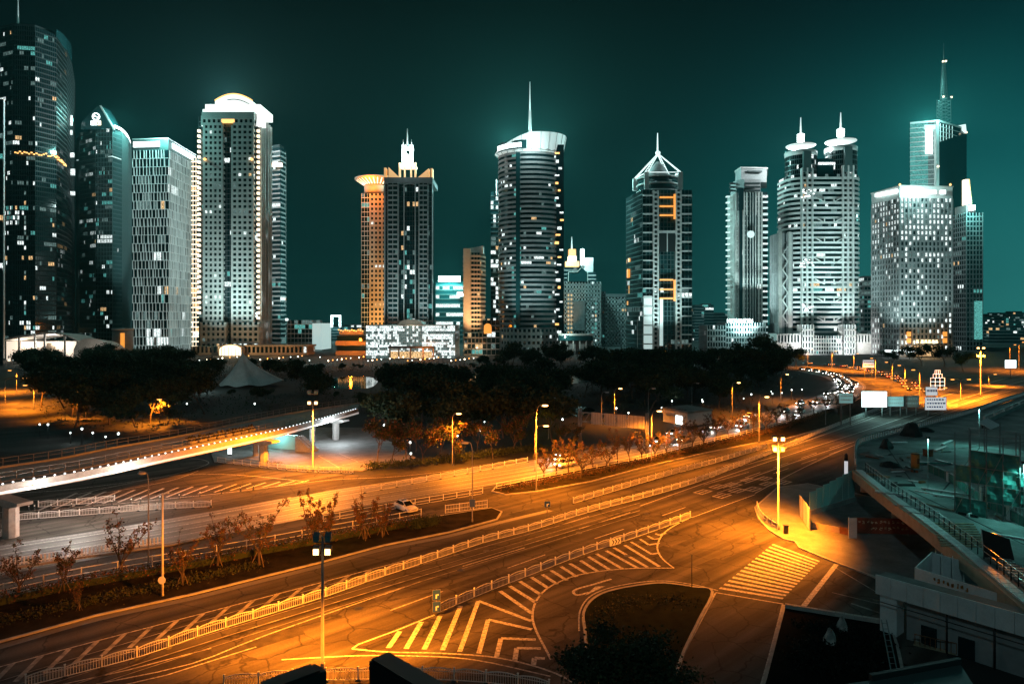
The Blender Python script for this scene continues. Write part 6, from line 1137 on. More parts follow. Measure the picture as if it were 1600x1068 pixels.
# planters with grey blades on the deck
pl = along(fe, 4.6, ZD)
for i in range(23, 31):
    q = MB(); a, b = pl[i], pl[i + 1]; rg = random.Random(i); q.bar(a + Vector((0, 0, .25)), a.lerp(b, .8) + Vector((0, 0, .25)), 1.0, .5); pb = q.build('planter', M['concrete_old'], bridge); q = MB()
    for k in range(60): c = a.lerp(b, rg.uniform(0, .8)); leaf_quad(q, c + Vector((rg.gauss(0, .25), rg.gauss(0, .25), .5 + rg.random() * .6)), .45, rg)
    q.build('foliage', M['leaf_olive'], pb)
# columns with flared heads
for px, py, s in ((17, 838, 1.5), (412, 726, 1.35), (525, 687, 1.3), (400, 712, 1.0), (488, 690, 1.0), (-120, 870, 1.5)):
    p = G(px, py) - bo; q = MB()
    q.prism([(p.x + s * .62 * math.cos(k * .785 + .39), p.y + s * .62 * math.sin(k * .785 + .39)) for k in range(8)], 0, 3.9, 0); cq = q.build('column', M['concrete'], bridge)
    q = MB(); t = math.radians(58); u = Vector((math.cos(t + 1.57), math.sin(t + 1.57), 0)); v = Vector((math.cos(t), math.sin(t), 0)); P0 = [p + u * a + v * b for a, b in ((-.7, -.7), (.7, -.7), (.7, .7), (-.7, .7))]; P1 = [p + u * a * s + v * b for a, b in ((-2.6, -.9), (2.6, -.9), (2.6, .9), (-2.6, .9))]
    q.hexa([(a.x, a.y, 3.9) for a in P0], [(a.x, a.y, 4.6) for a in P1]); q.hexa([(a.x, a.y, 4.6) for a in P1], [(a.x, a.y, 4.99) for a in P1]); q.build('column_head', M['concrete'], cq)
light('underdeck_light', 'POINT', (*(G(60, 820) - bo).xy, 4.4), 900, (1, .95, .85), bridge, radius=.3); light('underdeck_light', 'POINT', (*(G(450, 700) - bo).xy, 4.3), 3600, (.82, .95, 1.0), bridge, radius=.3); light('underdeck_light', 'POINT', (*(G(530, 695) - bo).xy, 4.3), 2600, (.82, .95, 1.0), bridge, radius=.3); light('underdeck_light', 'POINT', (*(G(220, 790) - bo).xy, 4.6), 2600, (1, .93, .8), bridge, radius=.3); light('underdeck_light', 'POINT', (*(G(120, 830) - bo).xy, 4.9), 2600, (1, .95, .85), bridge, radius=.3)
# stair and lit wall below the bridge
p = G(445, 702); st = tag(empty('stair_block', p, math.radians(-20)), 'teal lit stair wall under the footbridge', 'staircase')
q = MB(); q.box(-7, 3.4, 0, .5, .1, 3.2); q.build('lit_wall', M['stair_wall'] if 'stair_wall' in M else mat('stair_wall', (.32, .55, .53), .6), st)
for k in range(10): q = MB(); q.box(3.6 + k * .42, 4.02 + k * .42, -1.2, 1.2, .1, 3.2 - k * .3); q.build('step', M['concrete'], st)
q = MB(); q.bar((3.6, -1.3, 4.1), (7.8, -1.3, 1.2), .08); q.build('handrail', M['pole_paint'], st); light('stair_light', 'POINT', (-1, -2.2, 2.8), 500, (.5, 1, .95), st, radius=.2)
p = G(359, 712); lt = tag(empty('light_box', p), 'small standing white light box behind the square railing', 'light box'); q = MB(); q.box(-.35, .35, -.15, .15, .4, 2.4); q.build('lit_panel', M['led_white'], lt); q = MB(); q.box(-.3, .3, -.2, .2, 0, .4); q.build('foot', M['dark_metal'], lt); q = MB(); q.box(-.4, .4, -.2, .2, 2.4, 2.5); q.build('top_cap', M['dark_metal'], lt)
p = G(470, 706); sg = tag(empty('light_mast', p), 'slender white lamp over the paved square', 'lamp mast')
# bicycles parked at the railing: frame, two wheels, handlebar
q = MB(); q.tube([(-.32, 0, .34), (-.1, 0, .85), (.38, 0, .8), (.5, 0, .34)], .025, 5); q.tube([(-.32, 0, .34), (.05, 0, .32), (.36, 0, .78)], .022, 5); q.tube([(-.1, 0, .85), (.05, 0, .32)], .022, 5); bf = q.mesh('frame', M['dark_metal'])
q = MB(); ring = [(.33 * math.cos(k * math.pi / 8), 0, .34 + .33 * math.sin(k * math.pi / 8)) for k in range(17)]; q.tube(ring, .025, 5, cap=False); bw = q.mesh('wheel', M['dark_metal']); q = MB(); q.bar((-.25, 0, .92), (-.02, 0, .92), .14, .05); bsd = q.mesh('saddle', M['dark_metal']); q = MB(); q.bar((.36, -.26, .98), (.36, .26, .98), .03); q.bar((.38, 0, .8), (.36, 0, .98), .03); bh = q.mesh('handlebar', M['pole_paint'])
for i, px in enumerate((414, 419, 425, 431, 437)):
    b = tag(empty('bicycle', G(px, 726 + i * .6), .3 + .15 * (i % 3)), 'dark bicycle parked at the square railing', 'bicycle', 'bicycles at the railing'); inst('frame', bf, b); inst('wheel', bw, b, (-.34, 0, 0)); inst('wheel', bw, b, (.52, 0, 0)); inst('saddle', bsd, b); inst('handlebar', bh, b)
bpy.data.objects.remove(sg)
# ------------------------------------------------------------------ membrane tent in the park
p = PX(383, 292); tent = tag(empty('membrane_tent', (*p, 0)), 'grey peaked membrane tent rising from the dark park', 'tent'); ax_, az = (378 - 383) * 292 / F, ZZ(546, 292)
rim = [(-9.6, -3, 1.2), (-7.5, -7, .4), (-4, -8.5, 1.0), (0, -9.5, .3), (5, -9, 1.2), (10, -7, .6), (17, -3, 2.6), (14, 4, 1.5), (6, 8, 1), (-3, 8, 1), (-9, 4, 1)]; rim = smooth(rim, 3, True); q = MB(); NR = 9
rows = [[(ax_ + (v.x - ax_) * (k / NR) ** 1.35 + (.5 if k == 0 else 0) * 0, v.y * (k / NR) ** 1.35, az + (v.z - az) * (k / NR) ** .82) for v in rim] for k in range(1, NR + 1)]; n = len(rim); ap = (ax_, 0, az)
for k in range(NR - 1):
    for i in range(n): j = (i + 1) % n; q.face([rows[k][i], rows[k + 1][i], rows[k + 1][j], rows[k][j]], 0, True)
for i in range(n): q.face([ap, rows[0][i], rows[0][(i + 1) % n]], 0, True)
mat('membrane', (.50, .52, .50), .7, noise=(.3, .85, 1.1)); q.build('membrane', M['membrane'], tent); q = MB(); q.tube([(ax_, 0, 0), (ax_, 0, az + .8)], .25, 8); q.build('mast', M['pole_paint'], tent)
light('park_glow', 'POINT', (-6, -24, 4), 900, (.7, 1, .95), tent, radius=.4)
# ------------------------------------------------------------------ overhead sign gantry, kiosk, boards
a, b = G(906, 697), G(1011, 709); gr = tag(empty('sign_gantry', a), 'steel overhead gantry carrying sign boards seen from behind', 'gantry'); d = b - a; n_ = Vector((-d.y, d.x, 0)).normalized()
for o in (Vector((0, 0, 0)), d):
    for s in (-.5, .5): q = MB(); c = o + n_ * s; q.tube([(c.x, c.y, 0), (c.x, c.y, 8.6)], .18, 8); q.build('post', M['pole_paint'], gr)
for z in (5.6, 7.6):
    for s in (-.5, .5): q = MB(); q.bar(n_ * s + Vector((0, 0, z)), d + n_ * s + Vector((0, 0, z)), .16); q.build('chord', M['pole_paint'], gr)
for k in range(12): u = k / 12; q = MB(); q.bar(d * u + Vector((0, 0, 5.6)) - n_ * .5, d * (u + 1 / 12) + Vector((0, 0, 7.6)) - n_ * .5, .09); q.build('web_bar', M['pole_paint'], gr)
for u0, u1 in ((.20, .36), (.40, .56), (.58, .72), (.74, .98)):
    q = MB(); o = n_ * -.62; A, B = d * u0 + o, d * u1 + o; q.hexa([(A.x, A.y, 5.3), (B.x, B.y, 5.3), (B.x + n_.x * .08, B.y + n_.y * .08, 5.3), (A.x + n_.x * .08, A.y + n_.y * .08, 5.3)], [(A.x, A.y, 7.9), (B.x, B.y, 7.9), (B.x + n_.x * .08, B.y + n_.y * .08, 7.9), (A.x + n_.x * .08, A.y + n_.y * .08, 7.9)]); sb = q.build('sign_board', M['grey_panel'] if 'grey_panel' in M else mat('grey_panel', (.50, .46, .42), .6, noise=(.6, .8, 1.1)), gr)
    for k in range(4): q = MB(); t = d * (u0 + (u1 - u0) * (k + .5) / 4) + n_ * -.7; q.bar(t + Vector((0, 0, 5.3)), t + Vector((0, 0, 7.9)), .08); q.build('stiffener', M['pole_paint'], sb)
light('gantry_light', 'POINT', (*(G(985, 712) - a).xy, 3.0), 700, SOD, gr, radius=.3)
KP = [G(1036, 658), G(1074, 666), G(1112, 661)]; KP.append(KP[0] + KP[2] - KP[1]); kc = sum(KP, Vector()) / 4; kr = tag(empty('kiosk', kc), 'flat roofed service kiosk with orange lit side', 'kiosk'); q = MB(); q.prism(ccw([(p.x - kc.x, p.y - kc.y) for p in KP]), 0, 3.5); q.build('wall', M['stone'], kr); q = MB(); q.prism(ccw([((p.x - kc.x) * 1.06, (p.y - kc.y) * 1.06) for p in KP]), 3.5, 3.85); rf = q.build('roof', M['concrete_old'], kr)
for k in range(7): u = (k + .5) / 7; A = (KP[1].lerp(KP[0], u) - kc) * .8 + Vector((0, 1.0, 3.85)); q = MB(); q.box(A.x - .3, A.x + .3, A.y - .5, A.y + .5, 3.85, 4.1); q.build('roof_vent', M['stone_dark'], rf)
q = MB(); A, B = (KP[1] - kc), (KP[2] - kc); nn = Vector(((B - A).y, -(B - A).x, 0)).normalized() * .06; q.hexa([A + nn + Vector((0, 0, .3)), B + nn + Vector((0, 0, .3)), B + Vector((0, 0, .3)), A + Vector((0, 0, .3))], [A + nn + Vector((0, 0, 3.3)), B + nn + Vector((0, 0, 3.3)), B + Vector((0, 0, 3.3)), A + Vector((0, 0, 3.3))]); q.build('grey_cladding', M['frame_white'], kr)
A, B = KP[0] - kc, KP[1] - kc; nn = Vector(((B - A).y, -(B - A).x, 0)).normalized() * .1; q = MB(); q.bar(A.lerp(B, .55) + nn + Vector((0, 0, 1.3)), A.lerp(B, .8) + nn + Vector((0, 0, 1.3)), .12, 2.2); q.build('lit_doorway', M['led_white'], kr); q = MB(); q.bar(A.lerp(B, .1) + nn * 6 + Vector((0, 0, 2.7)), A.lerp(B, .5) + nn * 6 + Vector((0, 0, 2.7)), 1.3, .15); q.build('awning', M['stone_tan'], kr)
def board(name, label, x0, x1, y0, y1, by, m, rows=0, col='sign_black', legs=2, cat='sign'):
    D = CH * F / (by - HY); xa, xb = PX(x0, D)[0], PX(x1, D)[0]; r = tag(empty(name, ((xa + xb) / 2, D, 0)), label, cat); wd = (xb - xa); z0, z1 = ZZ(y1, D), ZZ(y0, D); q = MB(); q.box(-wd / 2, wd / 2, 0, .3, z0, z1); q.build('board', M['grey_metal'], r); q = MB(); q.box(-wd / 2 + .1, wd / 2 - .1, -.06, -.02, z0 + .1, z1 - .1); fc = q.build('face', M[m], r)
    for k in range(legs): x = 0 if legs == 1 else (-wd * .32 + wd * .64 * k); q = MB(); q.tube([(x, .2, 0), (x, .2, z0 + .2)], .16, 8); q.build('leg', M['pole_paint'], r)
    for k in range(rows):
        q = MB(); h = (z1 - z0) / (rows + .6); z = z1 - h * (k + .9); rg = random.Random(k + int(x0)); x = -wd * .4
        while x < wd * .36: l = rg.uniform(.05, .12) * wd; q.box(x, x + l, -.085, -.07, z, z + h * .42); x += l + wd * .04
        q.build('text_row', M[col], fc)
    return r
mat('screen_white', (.8, .8, .8), .4, emit=(.86, 1, .98), es=2.6); mat('sign_lit', (.6, .7, .7), .4, emit=(.35, .8, .78), es=.28, sample=False); mat('sign_pale', (.7, .7, .72), .4, emit=(.9, .95, 1), es=.55, sample=False)
bb = board('billboard', 'glowing blank white billboard beside the ramp', 1346, 1386, 611, 636, 652, 'screen_white', 0); light('billboard_light', 'POINT', (0, -4, ZZ(622, bb.location.y)), 2600, (.45, 1, .94), bb, radius=1.2)
board('road_sign', 'teal overhead direction board left of the billboard', 1311, 1333, 614, 630, 664, 'sign_lit', 2, 'sign_white'); board('road_sign', 'teal direction board touching the billboard', 1387, 1412, 619, 635, 650, 'sign_lit', 2, 'sign_white'); board('road_sign', 'orange lit direction board at the ramp mouth', 1413, 1436, 618, 636, 649, 'grey_panel', 2, 'sign_white')
board('traffic_board', 'white variable message board above the flyover', 1445, 1479, 620, 640.5, 650, 'sign_pale', 3, 'sign_blue'); board('traffic_board', 'small white board above the message board', 1446, 1465, 604, 618, 640, 'sign_pale', 1, 'sign_blue'); board('panel_board', 'grey gridded board before the black trees', 1348, 1366, 562, 574, 590, 'sign_pale', 2, 'grey_metal'); board('far_screen', 'far bright screen above the distant road', 1570, 1588, 562, 575, 592, 'screen_white', 1, 'sign_amber', 1)
p = G(1465, 612); tw = tag(empty('lattice_sign', p), 'stepped teal lattice frame standing before the dark trees', 'sign'); s = p.y / F
for i in range(5):
    q = MB(); z = (4 + 30 * i / 5) * s; hw = (11 - (i > 2) * 4 - (i > 3) * 3) * s; z1 = z + 6 * s
    for x in (-hw, -hw / 3, hw / 3, hw): q.bar((x, 0, z), (x, 0, z1), .12)
    q.bar((-hw, 0, z), (hw, 0, z), .12); q.bar((-hw, 0, z1), (hw, 0, z1), .12); q.build('frame_tier', M['frame_glow'], tw)
q = MB(); q.bar((0, .2, 0), (0, .2, 5 * s), .5); q.build('post', M['pole_paint'], tw)
# ------------------------------------------------------------------ cars
mat('car_white', (.78, .77, .74), .25, spec=.6); mat('car_dark', (.03, .03, .035), .25, spec=.6); mat('car_silver', (.35, .36, .37), .3, .5); mat('car_red', (.25, .02, .02), .25); mat('tyre', (.012, .012, .012), .85); mat('rim', (.45, .45, .46), .3, .8); mat('car_glass', (.01, .012, .014), .05, spec=.8); mat('head_on', (.8, .8, .8), .3, emit=(1, .95, .85), es=22, sample=False); mat('tail_on', (.4, .02, .02), .3, emit=(1, .28, .06), es=9, sample=False); mat('head_off', (.55, .56, .57), .1); mat('tail_off', (.30, .01, .01), .2)
def loft(m, secs, mi=0):
    n0 = len(m.v); k = len(secs[0])
    for s in secs: m.v.extend(s)
    for i in range(len(secs) - 1):
        for j in range(k): j2 = (j + 1) % k; m.f.append((n0 + i * k + j, n0 + i * k + j2, n0 + (i + 1) * k + j2, n0 + (i + 1) * k + j)); m.m.append(mi); m.sm.append(True)
    m.f.append(tuple(n0 + j for j in range(k - 1, -1, -1))); m.f.append(tuple(n0 + (len(secs) - 1) * k + j for j in range(k))); m.m += [mi, mi]; m.sm += [False, False]
def car_parts():
    out = {}; m = MB()
    def sec(x, w, zb, zs, zt): return [(x, -w * .9, zb), (x, -w, zb + .15), (x, -w, zs), (x, -w * .82, zt), (x, 0, zt + .02), (x, w * .82, zt), (x, w, zs), (x, w, zb + .15), (x, w * .9, zb)]
    loft(m, [sec(2.20, .62, .36, .55, .62), sec(2.10, .80, .24, .60, .70), sec(1.75, .88, .20, .68, .80), sec(1.2, .90, .20, .74, .90), sec(.75, .90, .20, .80, .95), sec(-.6, .90, .20, .84, .98), sec(-1.5, .90, .20, .86, 1.0), sec(-1.95, .86, .24, .84, .98), sec(-2.18, .70, .36, .78, .92)]); out['body'] = m
    m = MB()
    def rs(x, w, z0, z1): return [(x, -w, z0), (x, -w * .82, z1), (x, w * .82, z1), (x, w, z0)]
    m.hexa([(1.02, -.74, .93), (1.02, .74, .93), (-1.75, .74, .97), (-1.75, -.74, .97)], [(.22, -.60, 1.40), (.22, .60, 1.40), (-1.15, .58, 1.43), (-1.15, -.58, 1.43)]); out['cabin'] = m
    m = MB(); m.hexa([(.20, -.605, 1.395), (.20, .605, 1.395), (-1.14, .59, 1.425), (-1.14, -.59, 1.425)], [(.1, -.54, 1.46), (.1, .54, 1.46), (-1.02, .52, 1.48), (-1.02, -.52, 1.48)]); out['roof'] = m
    return out
CP = car_parts(); CPM = {}
def car(loc_, ang, paint, label, group=None, on=None, full=True, name='car'):
    r = tag(empty(name, loc_, ang), label, 'car', group)
    for k, m_ in (('body', paint), ('cabin', 'car_glass'), ('roof', paint)):
        if (k, m_) not in CPM: CPM[(k, m_)] = CP[k].mesh(k, M[m_])
        inst({'cabin': 'window_glass'}.get(k, k), CPM[(k, m_)], r)
    if full:
        for x in (1.38, -1.32):
            for y in (-.80, .80):
                if 'tyre' not in CPM:
                    q = MB(); q.tube([(0, -.10, 0), (0, .10, 0)], .32, 16); CPM['tyre'] = q.mesh('tyre', M['tyre']); q = MB(); q.tube([(0, -.115, 0), (0, .115, 0)], .2, 10); CPM['rim'] = q.mesh('rim', M['rim'])
                w_ = inst('wheel', CPM['tyre'], r, (x, y, .32)); inst('rim', CPM['rim'], w_)
        for y in (-.55, .55):
            q = MB(); q.bar((1.0, y * 1.25, .96), (.2, y * 1.1, 1.42), .07); q.build('pillar', M[paint], r)
            q = MB(); q.box(.72, .9, y * 1.62 - .09, y * 1.62 + .09, .98, 1.1); q.build('mirror', M[paint], r)
        q = MB(); q.box(2.1, 2.225, -.45, .45, .48, .58); q.build('grille', M['sign_black'], r); q = MB(); q.box(2.14, 2.24, -.24, .24, .36, .46); q.build('number_plate', M['sign_white'], r)
        q = MB(); q.box(-.85, -.25, -.42, .42, 1.478, 1.488); q.build('sunroof', M['car_glass'], r)
    for y in (-.62, .62):
        key = ('hl', on == 'head', y)
        if key not in CPM: q = MB(); q.box(2.0, 2.16, y - .18, y + .18, .58, .72); CPM[key] = q.mesh('headlight', M['head_on' if on == 'head' else 'head_off'])
        inst('headlight', CPM[key], r); key = ('tl', on == 'tail', y)
        if key not in CPM: q = MB(); q.box(-2.2, -2.05, y - .18, y + .18, .74, .90); CPM[key] = q.mesh('taillight', M['tail_on' if on == 'tail' else 'tail_off'])
        inst('taillight', CPM[key], r)
    return r
car(G(634, 797), math.radians(-49), 'car_white', 'white hatchback parked by the post rail fence')
rg = random.Random(12); q1 = off_line([(1258, 578), (1300, 586), (1322, 597), (1324, 608), (1300, 622)], -2.0); q2 = off_line([(1258, 578), (1300, 586), (1322, 597), (1324, 608), (1300, 622)], 2.0)
k = 0
for ql in (q1, q2):
    ps = resample(ql, 9.5)
    for i in range(len(ps) - 1): d = ps[i + 1] - ps[i]; car(ps[i], math.atan2(d.y, d.x), ('car_dark', 'car_silver', 'car_white')[k % 3], 'car queueing with white headlights on the bend of the carriageway', 'cars queueing on the bend', 'head', False); k += 1
for off in (-1.6, 2.4):
    ps = resample(off_line([(1262, 569), (1320, 573), (1380, 586), (1420, 603), (1436, 620)], off), 13)
    for i in range(len(ps) - 1): d = ps[i + 1] - ps[i]; car(ps[i] + Vector((rg.uniform(-1, 1), 0, 0)), math.atan2(-d.y, -d.x), ('car_silver', 'car_dark', 'car_red')[k % 3], 'car queueing with glowing amber tail lamps before the far trees', 'cars queueing on the slip road', 'tail', False); k += 1

# traffic on the pale carriageway, headlights towards the viewer's left
for off, ph in ((-2.0, 0), (1.4, 11), (4.6, 5)):
    ps = resample(off_line(R2c, off), 1.0); i = 20 + ph
    while i < len(ps) - 60:
        if 800 + ps[i].x / ps[i].y * F < 880: i += 1; continue
        d = ps[i] - ps[i + 1]; t = car(ps[i] + Vector((0, 0, .012)), math.atan2(d.y, d.x), ('car_silver', 'car_dark', 'car_white')[(i + ph) % 3], 'car driving with white headlights along the pale carriageway', 'cars on the pale carriageway', 'head', True)
        light('headlight_beam', 'SPOT', (2.4, 0, .7), 1500, (.92, .97, 1.0), t, target=(14, 0, 0), radius=.2, angle=math.radians(70), blend=.8)
        i += rg.randint(26, 44)
# ------------------------------------------------------------------ building site on the right
mat('site_slab', (.20, .225, .22), .8, noise=(.22, .55, 1.45), bump=.25); mat('net_green', (.04, .19, .165), .8, noise=(.5, .6, 1.6), bump=.4); mat('panel_white', (.70, .72, .73), .5, noise=(.7, .85, 1.08)); mat('rust', (.20, .075, .03), .85, noise=(1.2, .6, 1.5)); mat('banner_red', (.22, .05, .025), .7, noise=(1.0, .7, 1.3)); mat('letter_cream', (.62, .52, .36), .6, noise=(2, .7, 1.2)); mat('orange_cloth', (.55, .20, .04), .7); mat('plank', (.30, .24, .16), .85, noise=(1.5, .6, 1.3)); mat('tarp', (.012, .02, .02), .7); mat('rock', (.42, .42, .40), .9, noise=(1.2, .3, 1.35), bump=.8)
ZS = 5.0
slab_px = [(1337, 730), (1337, 704), (1346, 693), (1380, 683), (1420, 673), (1522, 645), (1600, 619), (1720, 588), (1760, 760), (1760, 1010), (1660, 990), (1600, 940), (1510, 866), (1440, 811), (1376, 764)]
SP = GP(slab_px, ZS); so = Vector((SP[0].x, SP[0].y, 0)); site = tag(empty('raised_platform', so), 'raised concrete platform under construction behind slatted parapet', 'platform'); q = MB(); q.prism(ccw([(p.x - so.x, p.y - so.y) for p in SP]), ZS - .9, ZS); q.build('slab', M['site_slab'], site)
for px, py in ((1350, 720), (1400, 770), (1470, 830), (1540, 890), (1500, 720), (1580, 760), (1440, 700), (1560, 660)): p = G(px, py, ZS) - so; q = MB(); q.lathe([(.55, 0), (.55, ZS - .9)], 12, (p.x, p.y)); q.build('column', M['concrete'], site)
par = resample(smooth([p - so for p in GP([(1337, 728), (1337, 704), (1346, 693), (1380, 683), (1420, 673), (1522, 645), (1600, 619), (1720, 588)], ZS)], 6), 1.5)
q = MB(); ribbon(q, par, .35, ZS, 0, ZS + .3); q.build('parapet_base', M['concrete'], site); q = MB()
for a, b in zip(par, par[1:]): q.bar((a.x, a.y, ZS + 1.25), (b.x, b.y, ZS + 1.25), .22, .14)
q.build('parapet_rail', M['concrete'], site); q = MB(); q.box(-.2, .2, -.09, .09, .3, 1.2); bal = q.mesh('baluster', M['panel_white'])
for i, p in enumerate(resample(par, 1.1)): inst('baluster', bal, site, (p.x, p.y, ZS), (0, 0, .75))
# slab joints as shallow raised strips
for a, b in (((1345, 715), (1600, 690)), ((1380, 690), (1430, 760)), ((1420, 765), (1600, 850)), ((1470, 770), (1530, 700))): q = MB(); ribbon(q, [p - so for p in GP([a, b], ZS)], .18, ZS, 0, ZS + .03); q.build('slab_joint', M['tarp'], site)
# walkway along the lower edge, with fascia, tiled strip, railing and lit steps
wl = [p - so for p in smooth(GP([(1338, 735), (1376, 766), (1440, 813), (1510, 868), (1600, 943), (1680, 1008)], ZS), 6)]; walk = tag(empty('walkway', so), 'sloping looking footway with tiled kerb and railing crossing the site', 'walkway')
def offs(pts, d):
    o = []
    for i, p in enumerate(pts): t = (pts[min(i + 1, len(pts) - 1)] - pts[max(i - 1, 0)]).normalized(); o.append(Vector((p.x - t.y * d, p.y + t.x * d, p.z)))
    return o
q = MB(); ribbon(q, offs(wl, -.35), .5, ZS - 1.3, 0, ZS + .05); q.build('fascia_beam', M['stone_tan'], walk)
tl = resample(offs(wl, .35), 1.1)
for a, b in zip(tl, tl[1:]): q = MB(); c = a.lerp(b, .04); e = a.lerp(b, .94); ribbon(q, [c, e], .95, ZS + .01, 0, ZS + .2); q.build('kerb_tile', M['panel_white'], walk)
rs = resample(offs(wl, 1.3), 1.4)
for p in rs: q = MB(); q.box(p.x - .035, p.x + .035, p.y - .035, p.y + .035, ZS, ZS + 1.3); q.build('railing_post', M['dark_metal'], walk)
for h in (1.3, .75):
    q = MB()
    for a, b in zip(rs, rs[1:]): q.bar((a.x, a.y, ZS + h), (b.x, b.y, ZS + h), .06)
    q.build('railing_rail', M['grey_metal'], walk)
stp = [p - so for p in GP([(1525, 872), (1660, 985)], ZS)]; d = (stp[1] - stp[0]); u = d.normalized(); nn = Vector((-u.y, u.x, 0))
for k in range(20): p = stp[0] + d * (k / 20) + nn * 1.0; q = MB(); A = [p, p + u * .32, p + u * .32 + nn * 1.9, p + nn * 1.9]; q.hexa([(a.x, a.y, ZS + .005) for a in A], [(a.x, a.y, ZS + .22) for a in A]); q.build('step', M['concrete'], walk)
light('step_light', 'SPOT', (*(stp[0] + nn * 2.2 - u * 1.5).xy, ZS + 2.6), 420, SOD, walk, target=(*(stp[0] + d * .55 + nn * 1.6).xy, ZS), radius=.1, angle=math.radians(80), blend=.7)
# second parapet, pale ramp panel, guard fence with white posts
p = G(1545, 668, ZS); rp = tag(empty('ramp_panel', p, math.radians(35)), 'pale tilted ramp panel on the far part of the platform', 'panel'); q = MB(); q.hexa([(-2.4, -1.2, 0), (2.6, -1.2, .4), (2.6, 1.2, 1.6), (-2.4, 1.2, 1.2)], [(-2.4, -1.2, .15), (2.6, -1.2, .55), (2.6, 1.2, 1.75), (-2.4, 1.2, 1.35)]); q.build('slab', M['panel_white'], rp); q = MB(); q.box(-2, 2, .2, .6, 0, .6); q.build('support', M['dark_metal'], rp)
p0, p1 = G(1538, 662, ZS), G(1650, 612, ZS); w2 = tag(empty('guard_wall', p0), 'second pale parapet behind the ramp panel', 'wall'); d = p1 - p0; q = MB(); q.bar((0, 0, .45), d + Vector((0, 0, .45)), .3, .9); q.build('base', M['concrete'], w2); q = MB(); q.bar((0, 0, 1.7), d + Vector((0, 0, 1.7)), .2, .15); q.build('rail', M['panel_white'], w2)
for k in range(11): q = MB(); c = d * (k / 10); q.box(c.x - .15, c.x + .15, c.y - .15, c.y + .15, .9, 1.65); q.build('baluster', M['panel_white'], w2)
gl = GP([(1450, 738), (1482, 752), (1535, 789), (1577, 812), (1640, 848)], ZS); gf = tag(empty('guard_fence', gl[0]), 'teal mesh guard fence with white lamp posts on the platform', 'fence')
for i, p in enumerate(gl[1:4]): q = MB(); c = p - gl[0]; h = (1.4, 2.3, 2.4)[i]; q.box(c.x - .22, c.x + .22, c.y - .22, c.y + .22, 0, h); pq = q.build('lamp_post', M['panel_white'], gf); q = MB(); q.box(c.x - .27, c.x + .27, c.y - .27, c.y + .27, h, h + .1); q.build('cap', M['concrete'], pq)
gs = resample([p - gl[0] for p in gl], 1.6)
for a, b in zip(gs, gs[1:]): q = MB(); q.bar(a + Vector((0, 0, .7)), a.lerp(b, .95) + Vector((0, 0, .7)), .03, 1.1); q.build('mesh_panel', M['net_green'], gf); q = MB(); q.bar(a, a + Vector((0, 0, 1.4)), .06); q.build('post', M['grey_metal'], gf)
q = MB()
for a, b in zip(gs, gs[1:]): q.bar(a + Vector((0, 0, 1.4)), b + Vector((0, 0, 1.4)), .06)
q.build('top_rail', M['grey_metal'], gf)
# scaffold with green netting
c0, c1 = G(1492, 800, ZS), G(1650, 830, ZS); scf = tag(empty('scaffold', c0), 'steel scaffold draped in dark green netting', 'scaffold'); d = c1 - c0; d.z = 0; u = d.normalized(); nn = Vector((-u.y, u.x, 0))
if nn.y < 0: nn = -nn
NC, HT = 6, 9.6; L = d.length
for i in range(NC + 1):
    for r_ in (0, 1): q = MB(); c = u * (L * i / NC) + nn * r_ * 5; q.tube([c, c + Vector((0, 0, HT + (i % 3) * .5))], .07, 6); q.build('standard', M['pole_paint'], scf)
for j in range(1, 6):
    for r_ in (0, 1): q = MB(); q.bar(nn * r_ * 5 + Vector((0, 0, HT * j / 5)), u * L + nn * r_ * 5 + Vector((0, 0, HT * j / 5)), .06); q.build('ledger', M['grey_metal'], scf)
for i in range(NC):
    q = MB(); q.bar(u * (L * i / NC) - nn * .08 + Vector((0, 0, HT * (i % 3) / 5)), u * (L * (i + 1) / NC) - nn * .08 + Vector((0, 0, HT * (i % 3 + 2) / 5)), .05); q.build('brace', M['grey_metal'], scf)
    for j in range(5):
        rg = random.Random(i * 7 + j)
        if rg.random() < (.2, .3, .35, .5, .7)[j]: continue
        q = MB(); n4 = 4
        pt = lambda a, b: u * (L * (i + a / n4) / NC) + nn * (.12 + .25 * math.sin(a * 1.1 + b + i) * math.sin(math.pi * b / n4)) + Vector((0, 0, HT * (j + b / n4) / 5))
        for a in range(n4):
            for b in range(n4): q.face([pt(a, b), pt(a + 1, b), pt(a + 1, b + 1), pt(a, b + 1)], 0, True)
        q.build('netting', M['net_green'], scf)
# loose things on the platform
def thing(name, label, cat, p, rz=0): return tag(empty(name, p, rz), label, cat)
t = thing('orange_cabinet', 'rusty orange cylinder cabinet on the platform', 'cabinet', G(1430, 731, ZS)); q = MB(); q.lathe([(.55, 0), (.6, .1), (.6, 2.2), (.5, 2.35)], 14); q.build('drum', M['orange_cloth'], t); q = MB(); q.lathe([(.62, 2.2), (.62, 2.32)], 14); q.build('rim', M['dark_metal'], t); q = MB(); q.box(-.05, .3, -.64, -.6, .8, 1.6); q.build('door', M['rust'], t)
t = thing('orange_crate', 'small orange crate behind the cabinet', 'crate', G(1450, 712, ZS), .4); q = MB(); q.box(-.6, .6, -.5, .5, 0, 1.1); q.build('body', M['rust'], t); q = MB(); q.box(-.65, .65, -.55, .55, 1.1, 1.2); q.build('lid', M['dark_metal'], t)
t = thing('orange_barrel', 'orange barrel beside the guard fence post', 'barrel', G(1547, 793, ZS)); q = MB(); q.lathe([(.4, 0), (.46, .3), (.46, .9), (.4, 1.2)], 12); q.build('body', M['orange_cloth'], t); q = MB(); q.lathe([(.47, .5), (.48, .55), (.48, .65), (.47, .7)], 12); q.build('band', M['sign_white'], t)
